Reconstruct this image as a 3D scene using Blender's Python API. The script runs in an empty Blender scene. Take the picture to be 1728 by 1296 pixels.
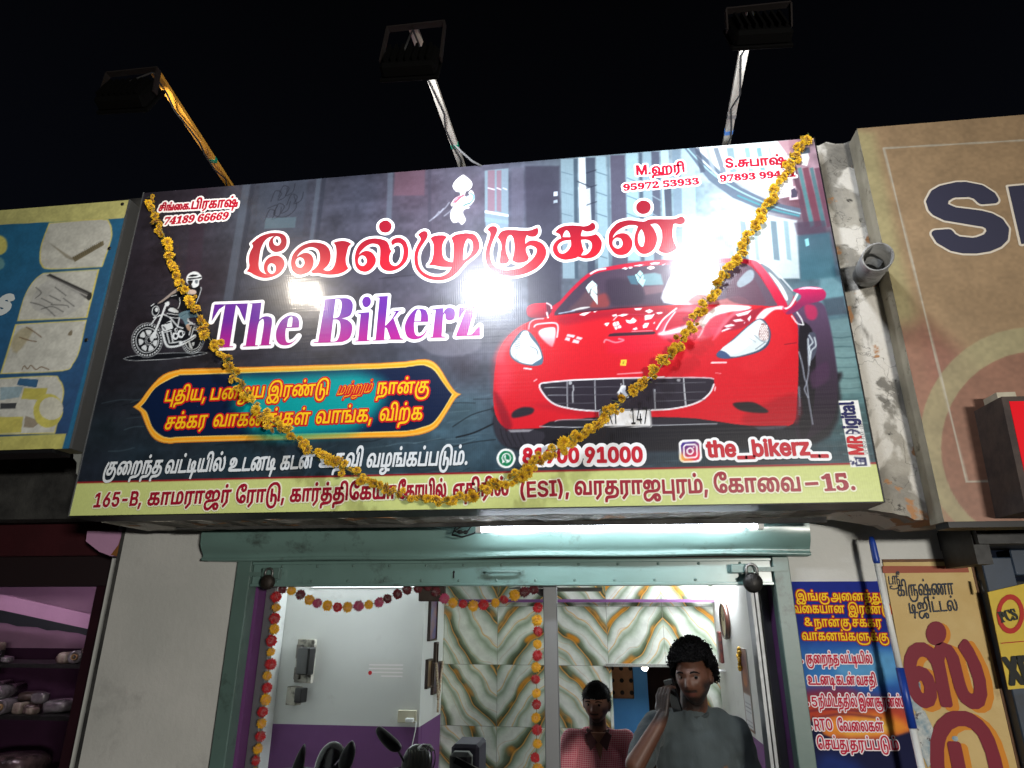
import bpy, math, random
import numpy as np
from mathutils import Vector, Matrix, geometry, noise
PI = math.pi
R = math.radians
scene = bpy.context.scene
C = scene.collection
# ------------------------------------------------------------------ camera
cam_data = bpy.data.cameras.new('camera')
cam = bpy.data.objects.new('camera', cam_data); C.objects.link(cam)
scene.camera = cam
cam_data.sensor_fit = 'HORIZONTAL'; cam_data.sensor_width = 36.0
cam_data.lens = 22.60417
cam_data.clip_start = 0.02; cam_data.clip_end = 400
cam.matrix_world = Matrix([(0.9920727, 0.0405764, 0.1189343, 0.5447216), (0.1256512, -0.334605, -0.9339439, -2.33973), (0.0018999, 0.9414845, -0.3370509, 1.8803628), (0.0, 0.0, 0.0, 1.0)])
# ------------------------------------------------------------------ night sky, exposure
world = bpy.data.worlds.new('World'); scene.world = world; world.use_nodes = True
wn = world.node_tree; bg = wn.nodes['Background']
tc = wn.nodes.new('ShaderNodeTexCoord'); sp = wn.nodes.new('ShaderNodeSeparateXYZ')
rp = wn.nodes.new('ShaderNodeValToRGB')
rp.color_ramp.elements[0].position = 0.0; rp.color_ramp.elements[0].color = (0.0060, 0.0075, 0.0120, 1)
rp.color_ramp.elements[1].position = 0.85; rp.color_ramp.elements[1].color = (0.0006, 0.0006, 0.0007, 1)
e = rp.color_ramp.elements.new(0.45); e.color = (0.0017, 0.0021, 0.0036, 1)
wn.links.new(tc.outputs['Generated'], sp.inputs[0]); wn.links.new(sp.outputs['Z'], rp.inputs[0])
wn.links.new(rp.outputs[0], bg.inputs[0]); bg.inputs[1].default_value = 1.0
scene.view_settings.view_transform = 'Standard'; scene.view_settings.look = 'None'
scene.view_settings.exposure = 0.0; scene.view_settings.gamma = 1.0
scene.cycles.use_denoising = True
scene.cycles.max_bounces = 8; scene.cycles.sample_clamp_indirect = 4.0
scene.cycles.caustics_reflective = False; scene.cycles.caustics_refractive = False
# brightness of the lamps; street lamp and store room tube are inferred, out of view
P_FLOOD = {'left': 560.0, 'middle': 390.0, 'right': 250.0}
P_CANOPY_TUBE = 48.0; P_ROOM_TUBE = 370.0; P_NEXT_TUBE = 100.0; P_STREET = 620.0

# ------------------------------------------------------------------ helpers
def lin(c):
    c = np.asarray(c, float) / 255.0
    return np.where(c <= 0.04045, c / 12.92, ((c + 0.055) / 1.055) ** 2.4)
def L4(c): return tuple(float(v) for v in lin(c)) + (1.0,)

def tag(o, label=None, cat=None, group=None, kind=None):
    if label: o['label'] = label
    if cat: o['category'] = cat
    if group: o['group'] = group
    if kind: o['kind'] = kind
    return o

def empty(name, loc, label, cat, group=None, rot=(0, 0, 0)):
    o = bpy.data.objects.new(name, None); o.empty_display_size = 0.05
    C.objects.link(o); o.location = loc; o.rotation_euler = rot
    return tag(o, label, cat, group)

class MB:
    """collects vertices and faces of one mesh"""
    def __init__(s): s.v = []; s.f = []; s.c = []; s.sm = []
    def add(s, vs, fs, smooth=False, col=None):
        o = len(s.v); s.v += [tuple(v) for v in vs]
        s.f += [tuple(i + o for i in f) for f in fs]; s.sm += [smooth] * len(fs)
        if col is not None: s.c += [col] * len(vs)
        return s
    def box(s, x0, x1, y0, y1, z0, z1, M=None, bev=0.0):
        if bev > 0:
            b = bev
            P = []
            for ix in (0, 1):
                for iy in (0, 1):
                    for iz in (0, 1):
                        x = (x0, x1)[ix]; y = (y0, y1)[iy]; z = (z0, z1)[iz]
                        dx = b if ix == 0 else -b; dy = b if iy == 0 else -b; dz = b if iz == 0 else -b
                        P.append([(x, y + dy, z + dz), (x + dx, y, z + dz), (x + dx, y + dy, z)])
            idx = lambda ix, iy, iz, k: (ix * 4 + iy * 2 + iz) * 3 + k
            vs = [p for q in P for p in q]; fs = []
            fs.append((idx(0,0,0,0), idx(0,0,1,0), idx(0,1,1,0), idx(0,1,0,0))); fs.append((idx(1,0,0,0), idx(1,1,0,0), idx(1,1,1,0), idx(1,0,1,0)))
            fs.append((idx(0,0,0,1), idx(1,0,0,1), idx(1,0,1,1), idx(0,0,1,1))); fs.append((idx(0,1,0,1), idx(0,1,1,1), idx(1,1,1,1), idx(1,1,0,1)))
            fs.append((idx(0,0,0,2), idx(0,1,0,2), idx(1,1,0,2), idx(1,0,0,2))); fs.append((idx(0,0,1,2), idx(1,0,1,2), idx(1,1,1,2), idx(0,1,1,2)))
            for iy in (0, 1):
                for iz in (0, 1): fs.append((idx(0,iy,iz,1), idx(0,iy,iz,2), idx(1,iy,iz,2), idx(1,iy,iz,1)))
            for ix in (0, 1):
                for iz in (0, 1): fs.append((idx(ix,0,iz,0), idx(ix,0,iz,2), idx(ix,1,iz,2), idx(ix,1,iz,0)))
            for ix in (0, 1):
                for iy in (0, 1): fs.append((idx(ix,iy,0,0), idx(ix,iy,0,1), idx(ix,iy,1,1), idx(ix,iy,1,0)))
            for ix in (0, 1):
                for iy in (0, 1):
                    for iz in (0, 1): fs.append((idx(ix,iy,iz,0), idx(ix,iy,iz,1), idx(ix,iy,iz,2)))
        else:
            vs = [(x, y, z) for x in (x0, x1) for y in (y0, y1) for z in (z0, z1)]
            fs = [(0,1,3,2), (4,6,7,5), (0,4,5,1), (2,3,7,6), (0,2,6,4), (1,5,7,3)]
        if M is not None: vs = [M @ Vector(v) for v in vs]
        return s.add(vs, fs)
    def tube(s, pts, r, n=10, caps=True, smooth=True):
        pts = [Vector(p) for p in pts]; m = len(pts)
        rs = r if isinstance(r, (list, tuple)) else [r] * m
        vs = []; up = None
        for i, p in enumerate(pts):
            t = (pts[min(i + 1, m - 1)] - pts[max(i - 1, 0)])
            t = t.normalized() if t.length > 1e-9 else Vector((0, 0, 1))
            if up is None:
                up = Vector((0, 0, 1)) if abs(t.z) < 0.9 else Vector((1, 0, 0))
            a = up - t * up.dot(t); a.normalize(); up = a; b = t.cross(a)
            for k in range(n):
                w = 2 * PI * k / n; vs.append(p + (a * math.cos(w) + b * math.sin(w)) * rs[i])
        fs = [(i * n + k, i * n + (k + 1) % n, (i + 1) * n + (k + 1) % n, (i + 1) * n + k) for i in range(m - 1) for k in range(n)]
        s.add(vs, fs, smooth)
        if caps:
            o = len(s.v) - m * n
            s.f.append(tuple(o + k for k in range(n))[::-1]); s.f.append(tuple(o + (m - 1) * n + k for k in range(n))); s.sm += [False, False]
        return s
    def bar(s, a, b, w, h, up=(0, 0, 1), bev=0.0):
        a = Vector(a); b = Vector(b); t = (b - a); L = t.length; t.normalize()
        u = Vector(up); u = (u - t * u.dot(t)).normalized(); r = t.cross(u)
        M = Matrix((( r.x, t.x, u.x, a.x), (r.y, t.y, u.y, a.y), (r.z, t.z, u.z, a.z), (0, 0, 0, 1)))
        return s.box(-w / 2, w / 2, 0, L, -h / 2, h / 2, M, bev)
    def prism(s, poly, y0, y1, M=None):
        """poly in (x,z), extruded along y"""
        n = len(poly)
        vs = [(p[0], y0, p[1]) for p in poly] + [(p[0], y1, p[1]) for p in poly]
        if M is not None: vs = [M @ Vector(v) for v in vs]
        tri = geometry.tessellate_polygon([[Vector((p[0], p[1], 0)) for p in poly]])
        fs = [tuple(t) for t in tri] + [tuple(i + n for i in t[::-1]) for t in tri]
        fs += [(i, (i + 1) % n, n + (i + 1) % n, n + i) for i in range(n)]
        return s.add(vs, fs)
    def extr_x(s, prof, x0, x1, smooth=False):
        """open profile in (y,z) swept along x"""
        n = len(prof)
        vs = [(x0, p[0], p[1]) for p in prof] + [(x1, p[0], p[1]) for p in prof]
        return s.add(vs, [(i, i + 1, n + i + 1, n + i) for i in range(n - 1)], smooth)
    def lathe(s, prof, M=None, n=20, smooth=True):
        """profile (r,z) about local z"""
        vs = [(r * math.cos(2 * PI * k / n), r * math.sin(2 * PI * k / n), z) for r, z in prof for k in range(n)]
        if M is not None: vs = [M @ Vector(v) for v in vs]
        fs = [(i * n + k, i * n + (k + 1) % n, (i + 1) * n + (k + 1) % n, (i + 1) * n + k) for i in range(len(prof) - 1) for k in range(n)]
        return s.add(vs, fs, smooth)
    def ball(s, c, r, nu=14, nv=9, M=None, smooth=True):
        rx, ry, rz = r if isinstance(r, (tuple, list)) else (r, r, r)
        vs = [Vector((rx * math.sin(PI * j / nv) * math.cos(2 * PI * i / nu), ry * math.sin(PI * j / nv) * math.sin(2 * PI * i / nu), rz * math.cos(PI * j / nv))) for j in range(nv + 1) for i in range(nu)]
        if M is not None: vs = [M @ v for v in vs]
        c = Vector(c); vs = [v + c for v in vs]
        fs = [(j * nu + i, j * nu + (i + 1) % nu, (j + 1) * nu + (i + 1) % nu, (j + 1) * nu + i) for j in range(nv) for i in range(nu)]
        return s.add(vs, fs, smooth)
    def build(s, name, m, parent=None, at=None):
        me = bpy.data.meshes.new(name); me.from_pydata([tuple(v) for v in s.v], [], s.f)
        if len(s.sm) == len(s.f): me.polygons.foreach_set('use_smooth', s.sm)
        if s.c and len(s.c) == len(s.v):
            a = me.color_attributes.new('Col', 'FLOAT_COLOR', 'POINT')
            a.data.foreach_set('color', np.asarray([tuple(c)[:3] + (1.0,) for c in s.c], np.float32).ravel())
        me.update()
        return link(name, me, m, parent, at)
def link(name, me, m, parent=None, at=None):
    o = bpy.data.objects.new(name, me); C.objects.link(o)
    if m is not None: me.materials.append(m)
    if parent is not None:
        o.parent = parent; o.matrix_parent_inverse = Matrix.Identity(4)
        if at is None: # coordinates were given in world space
            o.matrix_parent_inverse = world_of(parent).inverted()
        else: o.location = at
    elif at is not None: o.location = at
    return o
def world_of(o):
    m = o.matrix_basis.copy()
    if o.parent: m = world_of(o.parent) @ o.matrix_parent_inverse @ m
    return m
def copy_tree(o, parent=None):
    c = o.copy(); C.objects.link(c)
    if parent is not None: c.parent = parent
    for ch in o.children: copy_tree(ch, c)
    return c
def frame(o, d, up=(0, 0, 1)):
    """matrix with local z along d, at o"""
    z = Vector(d).normalized(); u = Vector(up)
    if abs(z.dot(u)) > .98: u = Vector((0, 1, 0))
    x = u.cross(z).normalized(); y = z.cross(x)
    return Matrix(((x.x, y.x, z.x, o[0]), (x.y, y.y, z.y, o[1]), (x.z, y.z, z.z, o[2]), (0, 0, 0, 1)))

# ------------------------------------------------------------------ materials
MATS = {}
def mat(key, rgb=(128,128,128), rough=.6, metal=0.0, spec=.5, coat=0.0, coat_rough=.1, var=0.0, vscale=8.0, rgb2=None, bump=0.0, bscale=60.0, attr=None, trans=0.0, emit=None, estr=0.0, dirt=None, dscale=3.0, dlo=.5, dhi=.7, stretch=(1,1,1), sheen=0.0, rvar=0.0):
    if key in MATS: return MATS[key]
    m = bpy.data.materials.new(key); m.use_nodes = True; MATS[key] = m
    n = m.node_tree.nodes; l = m.node_tree.links; b = n['Principled BSDF']
    b.inputs['Roughness'].default_value = rough; b.inputs['Metallic'].default_value = metal
    b.inputs['Specular IOR Level'].default_value = spec
    if coat: b.inputs['Coat Weight'].default_value = coat; b.inputs['Coat Roughness'].default_value = coat_rough
    if sheen: b.inputs['Sheen Weight'].default_value = sheen
    if trans: b.inputs['Transmission Weight'].default_value = trans
    tcn = n.new('ShaderNodeTexCoord'); mp = n.new('ShaderNodeMapping'); mp.inputs['Scale'].default_value = stretch
    l.new(tcn.outputs['Object'], mp.inputs['Vector'])
    def nz(scale, detail=4.0, rgh=.6):
        t = n.new('ShaderNodeTexNoise'); t.inputs['Scale'].default_value = scale; t.inputs['Detail'].default_value = detail; t.inputs['Roughness'].default_value = rgh
        l.new(mp.outputs[0], t.inputs['Vector']); return t
    col = None
    if attr:
        a = n.new('ShaderNodeAttribute'); a.attribute_name = attr; col = a.outputs['Color']
    elif var or rgb2 is not None:
        t = nz(vscale); r = n.new('ShaderNodeValToRGB'); c1 = L4(rgb)
        c2 = L4(rgb2) if rgb2 is not None else tuple(v * (1 - var) for v in c1[:3]) + (1,)
        r.color_ramp.elements[0].position = .36; r.color_ramp.elements[0].color = c2
        r.color_ramp.elements[1].position = .64; r.color_ramp.elements[1].color = c1
        l.new(t.outputs['Fac'], r.inputs[0]); col = r.outputs[0]
    if dirt is not None:
        t = nz(dscale, 8.0, .7); r = n.new('ShaderNodeMapRange'); r.inputs['From Min'].default_value = dlo; r.inputs['From Max'].default_value = dhi
        l.new(t.outputs['Fac'], r.inputs['Value'])
        mx = n.new('ShaderNodeMix'); mx.data_type = 'RGBA'; l.new(r.outputs[0], mx.inputs[0])
        if col is not None: l.new(col, mx.inputs[6])
        else: mx.inputs[6].default_value = L4(rgb)
        mx.inputs[7].default_value = L4(dirt); col = mx.outputs[2]
    if col is not None: l.new(col, b.inputs['Base Color'])
    else: b.inputs['Base Color'].default_value = L4(rgb)
    if rvar:
        t = nz(vscale * 1.7); r = n.new('ShaderNodeMapRange'); r.inputs['To Min'].default_value = max(.02, rough - rvar); r.inputs['To Max'].default_value = min(1, rough + rvar)
        l.new(t.outputs['Fac'], r.inputs['Value']); l.new(r.outputs[0], b.inputs['Roughness'])
    if bump:
        t = nz(bscale, 6.0, .65); bp = n.new('ShaderNodeBump'); bp.inputs['Strength'].default_value = bump; bp.inputs['Distance'].default_value = .01
        l.new(t.outputs['Fac'], bp.inputs['Height']); l.new(bp.outputs[0], b.inputs['Normal'])
    if emit is not None:
        b.inputs['Emission Color'].default_value = L4(emit); b.inputs['Emission Strength'].default_value = estr
    return m
def lamp_mat(key, rgb, strength):
    return mat(key, (230,230,230), .4, emit=rgb, estr=strength)

# the printed flex sheet: colours come from the print itself, stretched over fine upright ribs under a gloss film
PRINT = mat('printed_flex', attr='Col', rough=.33, spec=.45, coat=.45, coat_rough=.12)
def add_ribs(m, scale, strength):
    n = m.node_tree.nodes; l = m.node_tree.links; b = n['Principled BSDF']
    tcn = n.new('ShaderNodeTexCoord'); w = n.new('ShaderNodeTexWave'); w.wave_type = 'BANDS'; w.bands_direction = 'X'; w.inputs['Scale'].default_value = scale
    w.inputs['Distortion'].default_value = .6; w.inputs['Detail'].default_value = 1.0
    bp = n.new('ShaderNodeBump'); bp.inputs['Strength'].default_value = strength; bp.inputs['Distance'].default_value = .002
    mp = n.new('ShaderNodeMapping'); mp.inputs['Scale'].default_value = (2.5, 1, 110); nz = n.new('ShaderNodeTexNoise'); nz.inputs['Scale'].default_value = 1.0; nz.inputs['Detail'].default_value = 0
    bz = n.new('ShaderNodeBump'); bz.inputs['Strength'].default_value = .10; bz.inputs['Distance'].default_value = .002; l.new(tcn.outputs['Object'], mp.inputs[0]); l.new(mp.outputs[0], nz.inputs['Vector']); l.new(nz.outputs['Fac'], bz.inputs['Height']); l.new(bp.outputs[0], bz.inputs['Normal'])
    l.new(tcn.outputs['Object'], w.inputs['Vector']); l.new(w.outputs['Fac'], bp.inputs['Height']); l.new(bz.outputs[0], b.inputs['Normal']); l.new(bz.outputs[0], b.inputs['Coat Normal'])
add_ribs(PRINT, 40.0, .07)
PRINT_DULL = mat('printed_board', attr='Col', rough=.5, spec=.35, bump=.06, bscale=40)

# ------------------------------------------------------------------ lettering: glyph outlines -> distance field -> outline at any weight
def points(v):
    """pairs of differences -> points; 20000 on the first number marks a corner"""
    out = []; x = y = 0
    for i in range(0, len(v), 2):
        d = v[i]; k = d > 10000
        x += d - 20000 if k else d; y += v[i + 1]; out.append((x, y, 1) if k else (x, y))
    return out
def ops(rows):
    """0: filled outline (colour, feather/10, alpha/100, smooth, points); 1: the same with a second colour and gradient line; 2: stroke (colour, width/10, feather/10, alpha/100, smooth, points)"""
    out = []
    for q in rows:
        if q[0] == 2: out.append(('l', points(q[8:]), q[1:4], q[4] / 10, q[5] / 10, q[6] / 100, q[7]))
        elif q[0] == 1: out.append(('p', points(q[14:]), q[1:4], q[4] / 10, q[5] / 100, q[6], q[7:10], [q[10:12], q[12:14]]))
        else: out.append(('p', points(q[7:]), q[1:4], q[4] / 10, q[5] / 100, q[6], None, None))
    return out
def outlines(gl): return [[points(lp) for lp in g] for g in gl]
def glyphs(d): return {k: (w, [[x for p in points(c) for x in p] for c in cs]) for k, (w, cs) in d.items()}
GLYPHS = glyphs({
0:(723,[(261,-12,-108,19,-76,56,-28,89,7,50,44,68,68,36,100,20,415,2,0,-70,-405,-2,-100,-24,-32,-32,-11,-47,17,-51,21,-18,43,-18,94,-3,62,29,22,28,17,93,0,269,-172,0,0,-180,-79,-16,0,268,523,0,0,-72,-187,0,-3,-316,-41,-109,-80,-53)]),
1:(262,[(-79,843,99,-17,41,-22,59,-57,33,-71,21,-187,0,-489,-86,0,-2,537,-12,96,-40,85,-81,47,-107,-13,-26,-20,-31,-58,-2,-66,31,-93,-91,0,-12,30,-14,60,3,81,34,78,61,51)]),
2:(1044,[(88,0,0,554,516,0,0,-72,-174,0,0,-158,52,25,76,13,46,-5,72,-37,37,-72,5,-47,-36,-129,122,0,0,-72,-460,0,0,72,251,0,27,56,10,64,-25,75,-29,17,-66,2,-82,-40,0,-102,-86,0,0,338,-170,0,0,-482),(733,0,0,72,137,0,0,482,86,0,0,-554),(522,678,-48,18,-19,49,19,48,48,19,48,-19,19,-48,-19,-49)]),
3:(1160,[(249,-12,-97,26,-50,49,-34,75,-11,105,5,63,38,108,33,45,90,67,117,36,159,-4,122,-39,113,-89,58,-87,25,-75,3,-140,-38,-90,-32,-28,-87,-22,-95,26,-31,31,-36,87,9,162,34,88,53,75,130,91,101,18,110,-18,43,-22,65,-64,43,-108,4,-139,-26,-108,-62,-119,-72,44,53,102,22,142,-22,114,-64,76,-63,23,-81,0,-70,-25,-64,-60,-41,-77,-22,-138,21,-101,58,-32,28,5,35,35,17,86,-14,99,-69,120,-85,60,-112,28,-109,0,-82,-24,-49,-32,-65,-93,-16,-57,1,-109,12,-45,42,-56,60,-17,63,26,23,73,-26,77,-30,19,-76,2,-100,-69,-15,64,75,58,93,22,84,-20,57,-57,20,-86,-21,-95,-59,-61)]),
4:(825,[(261,-12,-108,19,-43,23,-54,74,0,98,22,44,90,60,164,22,306,-11,82,-38,52,-87,1,-76,-23,-59,-45,-41,-64,-21,-139,10,19,67,102,-7,56,38,11,53,-15,54,-65,39,-285,9,-119,-14,-47,-26,-21,-39,1,-54,34,-41,43,-18,94,-3,62,29,22,28,17,93,0,269,-172,0,0,-180,-79,-16,0,268,523,0,0,-72,-187,0,-3,-316,-41,-109,-80,-53)]),
505:(269,[(136,-6,-46,19,-20,47,20,46,46,19,47,-19,19,-46,-19,-47)]),
6:(778,[(88,0,0,554,86,0,0,-482,430,0,0,482,86,0,0,-554)]),
7:(640,[(231,-212,-57,53,193,183,0,458,-193,0,0,-482,-86,0,0,554,535,0,0,-72,-170,0,0,-482)]),
8:(640,[(88,0,0,554,535,0,0,-72,-170,0,0,-482,-86,0,0,482,-193,0,0,-482)]),
9:(1323,[(909,566,73,-12,50,-36,28,-51,9,-61,-14,-122,-143,-568,-79,22,135,542,14,123,-5,39,-37,46,-57,3,-54,-47,-6,-103,16,-33,59,-42,147,-11,71,23,72,50,81,0,0,-328,-489,0,18,72,390,0,4,175,-131,-60,-129,-2,-126,46,-52,63,-19,90,21,92,59,66),(249,-12,-97,26,-50,49,-34,75,-8,156,21,90,50,82,81,64,99,32,101,2,82,-20,50,-27,70,-78,20,-49,17,-110,-14,-114,-34,-94,266,0,-2,-72,-352,0,-4,63,48,142,1,109,-22,76,-70,76,-50,20,-102,2,-76,-30,-56,-55,-41,-97,-7,-69,16,-107,42,-56,59,-18,63,26,24,73,-26,77,-30,19,-76,2,-100,-69,-15,64,75,58,93,22,84,-19,52,-47,25,-97,-21,-95,-59,-61),(661,678,-48,18,-19,49,19,48,48,19,48,-19,19,-48,-19,-49)]),
510:(559,[(165,0,266,605,-286,-3,-29,-26,-12,-72,-60,0,5,210,477,0,0,-49,-276,-665)]),
511:(559,[(180,0,0,53,60,3,39,22,11,108,-277,0,0,61,284,467,139,0,0,-462,104,0,0,-66,-104,0,3,-88,21,-32,71,-13,0,-53),(83,252,207,0,7,367)]),
512:(559,[(97,0,0,53,105,3,24,31,3,532,-69,-75,-60,-29,-41,20,-17,54,108,45,116,84,112,0,2,-628,23,-33,107,-4,0,-53)]),
513:(559,[(273,-10,-98,12,-72,33,-47,51,-26,96,5,41,35,65,107,73,-53,37,-57,73,-14,71,22,88,73,68,137,26,129,-28,71,-78,13,-69,-16,-69,-119,-93,128,-90,38,-108,-17,-84,-50,-63,-81,-39),(302,421,54,51,13,107,-39,70,-76,13,-38,-28,-16,-36,-3,-76,25,-48),(278,47,82,35,30,90,-34,82,-112,67,-56,-56,-17,-39,-3,-84,51,-79)]),
514:(559,[(227,-10,-54,4,-73,31,-33,51,-1,47,46,37,63,-93,57,-14,40,8,33,24,47,97,21,161,-57,-49,-39,-14,-124,8,-87,70,-31,124,12,88,63,100,68,40,86,14,129,-35,64,-64,43,-99,10,-64,0,-154,-33,-142,-69,-108,-88,-54),(274,347,60,19,39,48,-8,110,-21,76,-21,31,-53,26,-26,-5,-40,-38,-24,-126,24,-106,18,-19)]),
515:(559,[(293,-10,-130,36,-64,66,-40,101,-11,64,1,153,35,142,71,105,87,53,146,10,46,-12,56,-40,17,-54,-7,-29,-42,-39,-71,-10,-25,110,-41,19,-53,-17,-57,-89,-25,-158,54,25,84,12,116,-31,70,-89,10,-138,-29,-87,-51,-60,-65,-32),(296,56,44,18,16,22,23,125,-25,119,-18,20,-49,17,-57,-15,-44,-33,9,-124,23,-85,36,-48)]),
516:(903,[(88,0,0,728,132,0,186,-478,56,-183,-20,0,50,160,191,501,132,0,0,-728,-91,0,4,655,-57,-195,-179,-460,-81,0,-248,655,11,-91,2,-564)]),
17:(1619,[(1320,566,48,-4,80,-34,59,-66,36,-95,12,-123,-14,-143,-40,-104,-61,-74,-86,-49,-158,-28,-989,-8,-40,-17,-25,-31,-6,-107,-82,-4,-7,78,16,75,41,49,58,27,1040,11,114,22,68,37,46,60,27,88,0,226,-43,99,-58,37,-42,6,-72,-20,-46,-70,-8,-404,-86,0,-5,404,-31,70,-54,20,-53,-18,-33,-70,-4,-406,-86,0,1,386,10,68,24,49,68,53,103,6,60,-27,59,-92,-21,7,61,83),(249,-12,-97,26,-50,49,-34,75,-8,156,21,90,50,82,81,64,99,32,101,2,82,-20,50,-27,70,-78,20,-49,17,-110,-14,-114,-34,-94,266,0,-2,-72,-352,0,-4,63,48,142,1,109,-22,76,-70,76,-50,20,-102,2,-76,-30,-56,-55,-41,-97,-7,-69,16,-107,42,-56,59,-18,63,26,24,73,-26,77,-30,19,-76,2,-100,-69,-15,64,75,58,93,22,84,-20,57,-57,20,-86,-21,-95,-59,-61)]),
518:(559,[(245,-10,-120,18,-39,20,-41,53,1,61,16,21,58,17,10,-56,35,-46,65,-18,61,14,45,50,17,96,-16,83,-46,49,-74,16,-111,-18,-46,18,32,346,378,0,5,-182,-57,0,-13,50,-21,20,-228,2,-16,-185,110,15,148,-30,63,-47,42,-96,-7,-118,-41,-72,-75,-53)]),
519:(559,[(35,0,0,103,243,262,46,92,13,96,-21,83,-25,20,-63,2,-40,-38,-21,-130,-36,3,-76,38,-16,58,6,35,49,60,98,35,120,2,85,-22,76,-72,15,-69,-12,-68,-76,-114,-270,-266,262,4,42,36,20,60,59,0,-5,-210)]),
520:(559,[(243,-10,-88,8,-76,29,-29,25,-22,58,26,58,59,20,15,-71,19,-25,55,-28,95,9,45,45,13,125,-36,58,-69,33,-108,4,0,62,106,5,56,35,28,66,-6,103,-49,51,-57,-3,-38,-42,-16,-107,-96,22,-30,39,-4,28,25,64,62,42,83,19,102,-1,118,-39,46,-52,16,-69,-20,-80,-56,-60,-77,-40,119,-50,47,-58,12,-67,-23,-102,-60,-67,-87,-36)]),
521:(642,[(321,-13,-96,12,-76,33,-74,84,-18,74,95,0,9,-37,46,-53,114,-30,47,4,77,32,44,57,1,69,-38,45,-289,109,-64,62,-16,39,-2,85,54,97,65,43,127,25,68,-6,108,-49,63,-86,9,-52,-91,0,-25,60,-57,38,-122,9,-38,-11,-55,-42,-20,-61,6,-34,74,-63,197,-62,67,-36,53,-58,21,-86,-31,-107,-54,-55,-78,-36)]),
22:(867,[(261,-12,-108,19,-43,23,-54,74,0,98,22,44,52,44,138,36,575,2,0,-70,-518,0,-119,-14,-60,-44,-11,-47,17,-51,64,-36,53,-6,75,14,50,46,17,93,0,269,-172,0,0,-180,-79,-16,0,268,523,0,0,-72,-187,0,-3,-316,-41,-109,-80,-53),(632,0,0,275,83,-8,0,-267)]),
23:(778,[(604,-283,0,283,-516,0,0,554,86,0,0,-482,430,0,0,482,86,0,0,-837)]),
24:(825,[(261,-12,-108,19,-43,23,-54,74,0,98,22,44,90,60,164,22,227,-5,73,-17,106,-71,35,-83,-7,-134,-44,-75,-41,-37,-119,-49,-376,-26,-44,-41,-6,-107,-82,-4,-3,119,30,61,41,34,92,22,338,18,98,54,38,83,-2,79,-37,61,-64,34,-77,12,-230,0,-100,-24,-40,-53,14,-77,64,-36,53,-6,75,14,50,46,17,93,0,269,-172,0,0,-180,-79,-16,0,268,523,0,0,-72,-187,0,-3,-316,-41,-109,-80,-53)]),
25:(963,[(354,0,0,554,86,0,0,-482,349,0,0,482,86,0,0,-554),(240,-11,-90,27,-50,76,-12,110,0,352,86,0,1,-375,11,-73,27,-33,45,-12,54,15,48,49,-2,-86,-48,-35)]),
526:(269,[(53,-175,43,277,100,0,-76,-277)]),
27:(858,[(580,566,47,-4,76,-34,71,-108,20,-100,-1,-123,-31,-101,-28,-36,-53,-36,-71,-18,-522,-6,0,554,86,0,0,-482,226,0,12,382,58,83),(578,494,-48,-13,-36,-55,-8,-354,153,19,41,36,22,58,4,143,-28,100,-46,52),(220,-61,70,-5,-8,-67,-110,-9,-23,-43,19,-41,79,-24,101,2,69,24,105,116,48,7,75,-12,-63,-27,-54,-81,-64,-62,-79,-30,-161,-5,-113,36,-33,38,-15,58,5,36,38,56),(549,-166,-110,56,-33,65,-6,45,85,0,11,-50,46,-36,197,-8,0,-72)]),
28:(1126,[(256,-321,-60,6,-92,44,-49,83,-6,54,37,125,42,49,118,72,73,22,160,17,207,-30,149,-85,33,-40,37,-85,2,-86,-28,-69,-54,-49,-79,-25,-184,16,-129,59,-101,68,-129,150,-103,223,-24,181,7,86,46,137,110,137,109,65,66,21,231,14,71,-11,118,-45,91,-76,85,-159,25,-140,3,-408,-86,0,-11,443,-35,131,-63,97,-72,54,-90,32,-114,11,-157,-26,-70,-31,-94,-80,-70,-138,-12,-177,18,-105,36,-95,50,-98,77,-100,103,-89,101,-55,91,-21,94,2,60,29,27,54,-5,82,-58,82,-96,51,-181,26,-153,-17,-108,-46,-38,-31,-43,-74,9,-103,43,-42,77,-15,84,7,79,28,59,33,103,93,74,114,21,57,25,124,-3,109,-14,56,-51,78,-65,40,-150,-4,-58,-57,2,-64,44,-47,70,0,26,18,17,28,3,69,-47,82,80,-5,34,-52,14,-66,-5,-41,-37,-65,-72,-37,-92,0,-72,37,-26,31,-22,81,13,67,51,60,46,23,54,14,120,0,54,-13,85,-51,32,-37,44,-92,14,-115,-9,-103,-59,-175,-114,-151,-164,-104,-132,-37)]),
29:(1649,[(249,-12,-97,26,-50,49,-34,75,-11,105,5,63,38,108,33,45,90,67,117,36,115,2,87,-15,120,-54,92,-92,57,-110,9,-165,-38,-90,-32,-28,-87,-22,-95,26,-31,31,-36,87,7,155,58,130,127,109,111,36,144,-4,104,-40,78,-61,58,-75,38,-90,14,-103,-5,-61,-38,-90,-33,-28,-87,-22,-93,26,-32,31,-36,87,-1,104,21,92,84,130,76,54,116,34,419,8,0,-72,-170,0,0,-482,-86,0,0,482,-206,-16,-73,-36,-55,-58,-33,-85,-10,-140,19,-59,57,-32,28,5,36,35,17,86,-15,106,-65,119,-71,54,-90,29,-100,0,-96,-30,-46,-31,-53,-67,-36,-129,7,-120,28,-43,42,-14,48,19,30,77,-12,129,-40,84,-65,68,-49,28,-174,31,-90,-12,-88,-47,-38,-42,-43,-108,1,-109,30,-78,52,-36,78,8,30,33,10,54,-26,77,-30,19,-76,2,-100,-69,-15,64,75,58,93,22,84,-20,57,-57,20,-86,-21,-95,-59,-61),(825,678,-48,18,-19,49,19,48,48,19,48,-19,19,-48,-19,-49)]),
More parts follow.
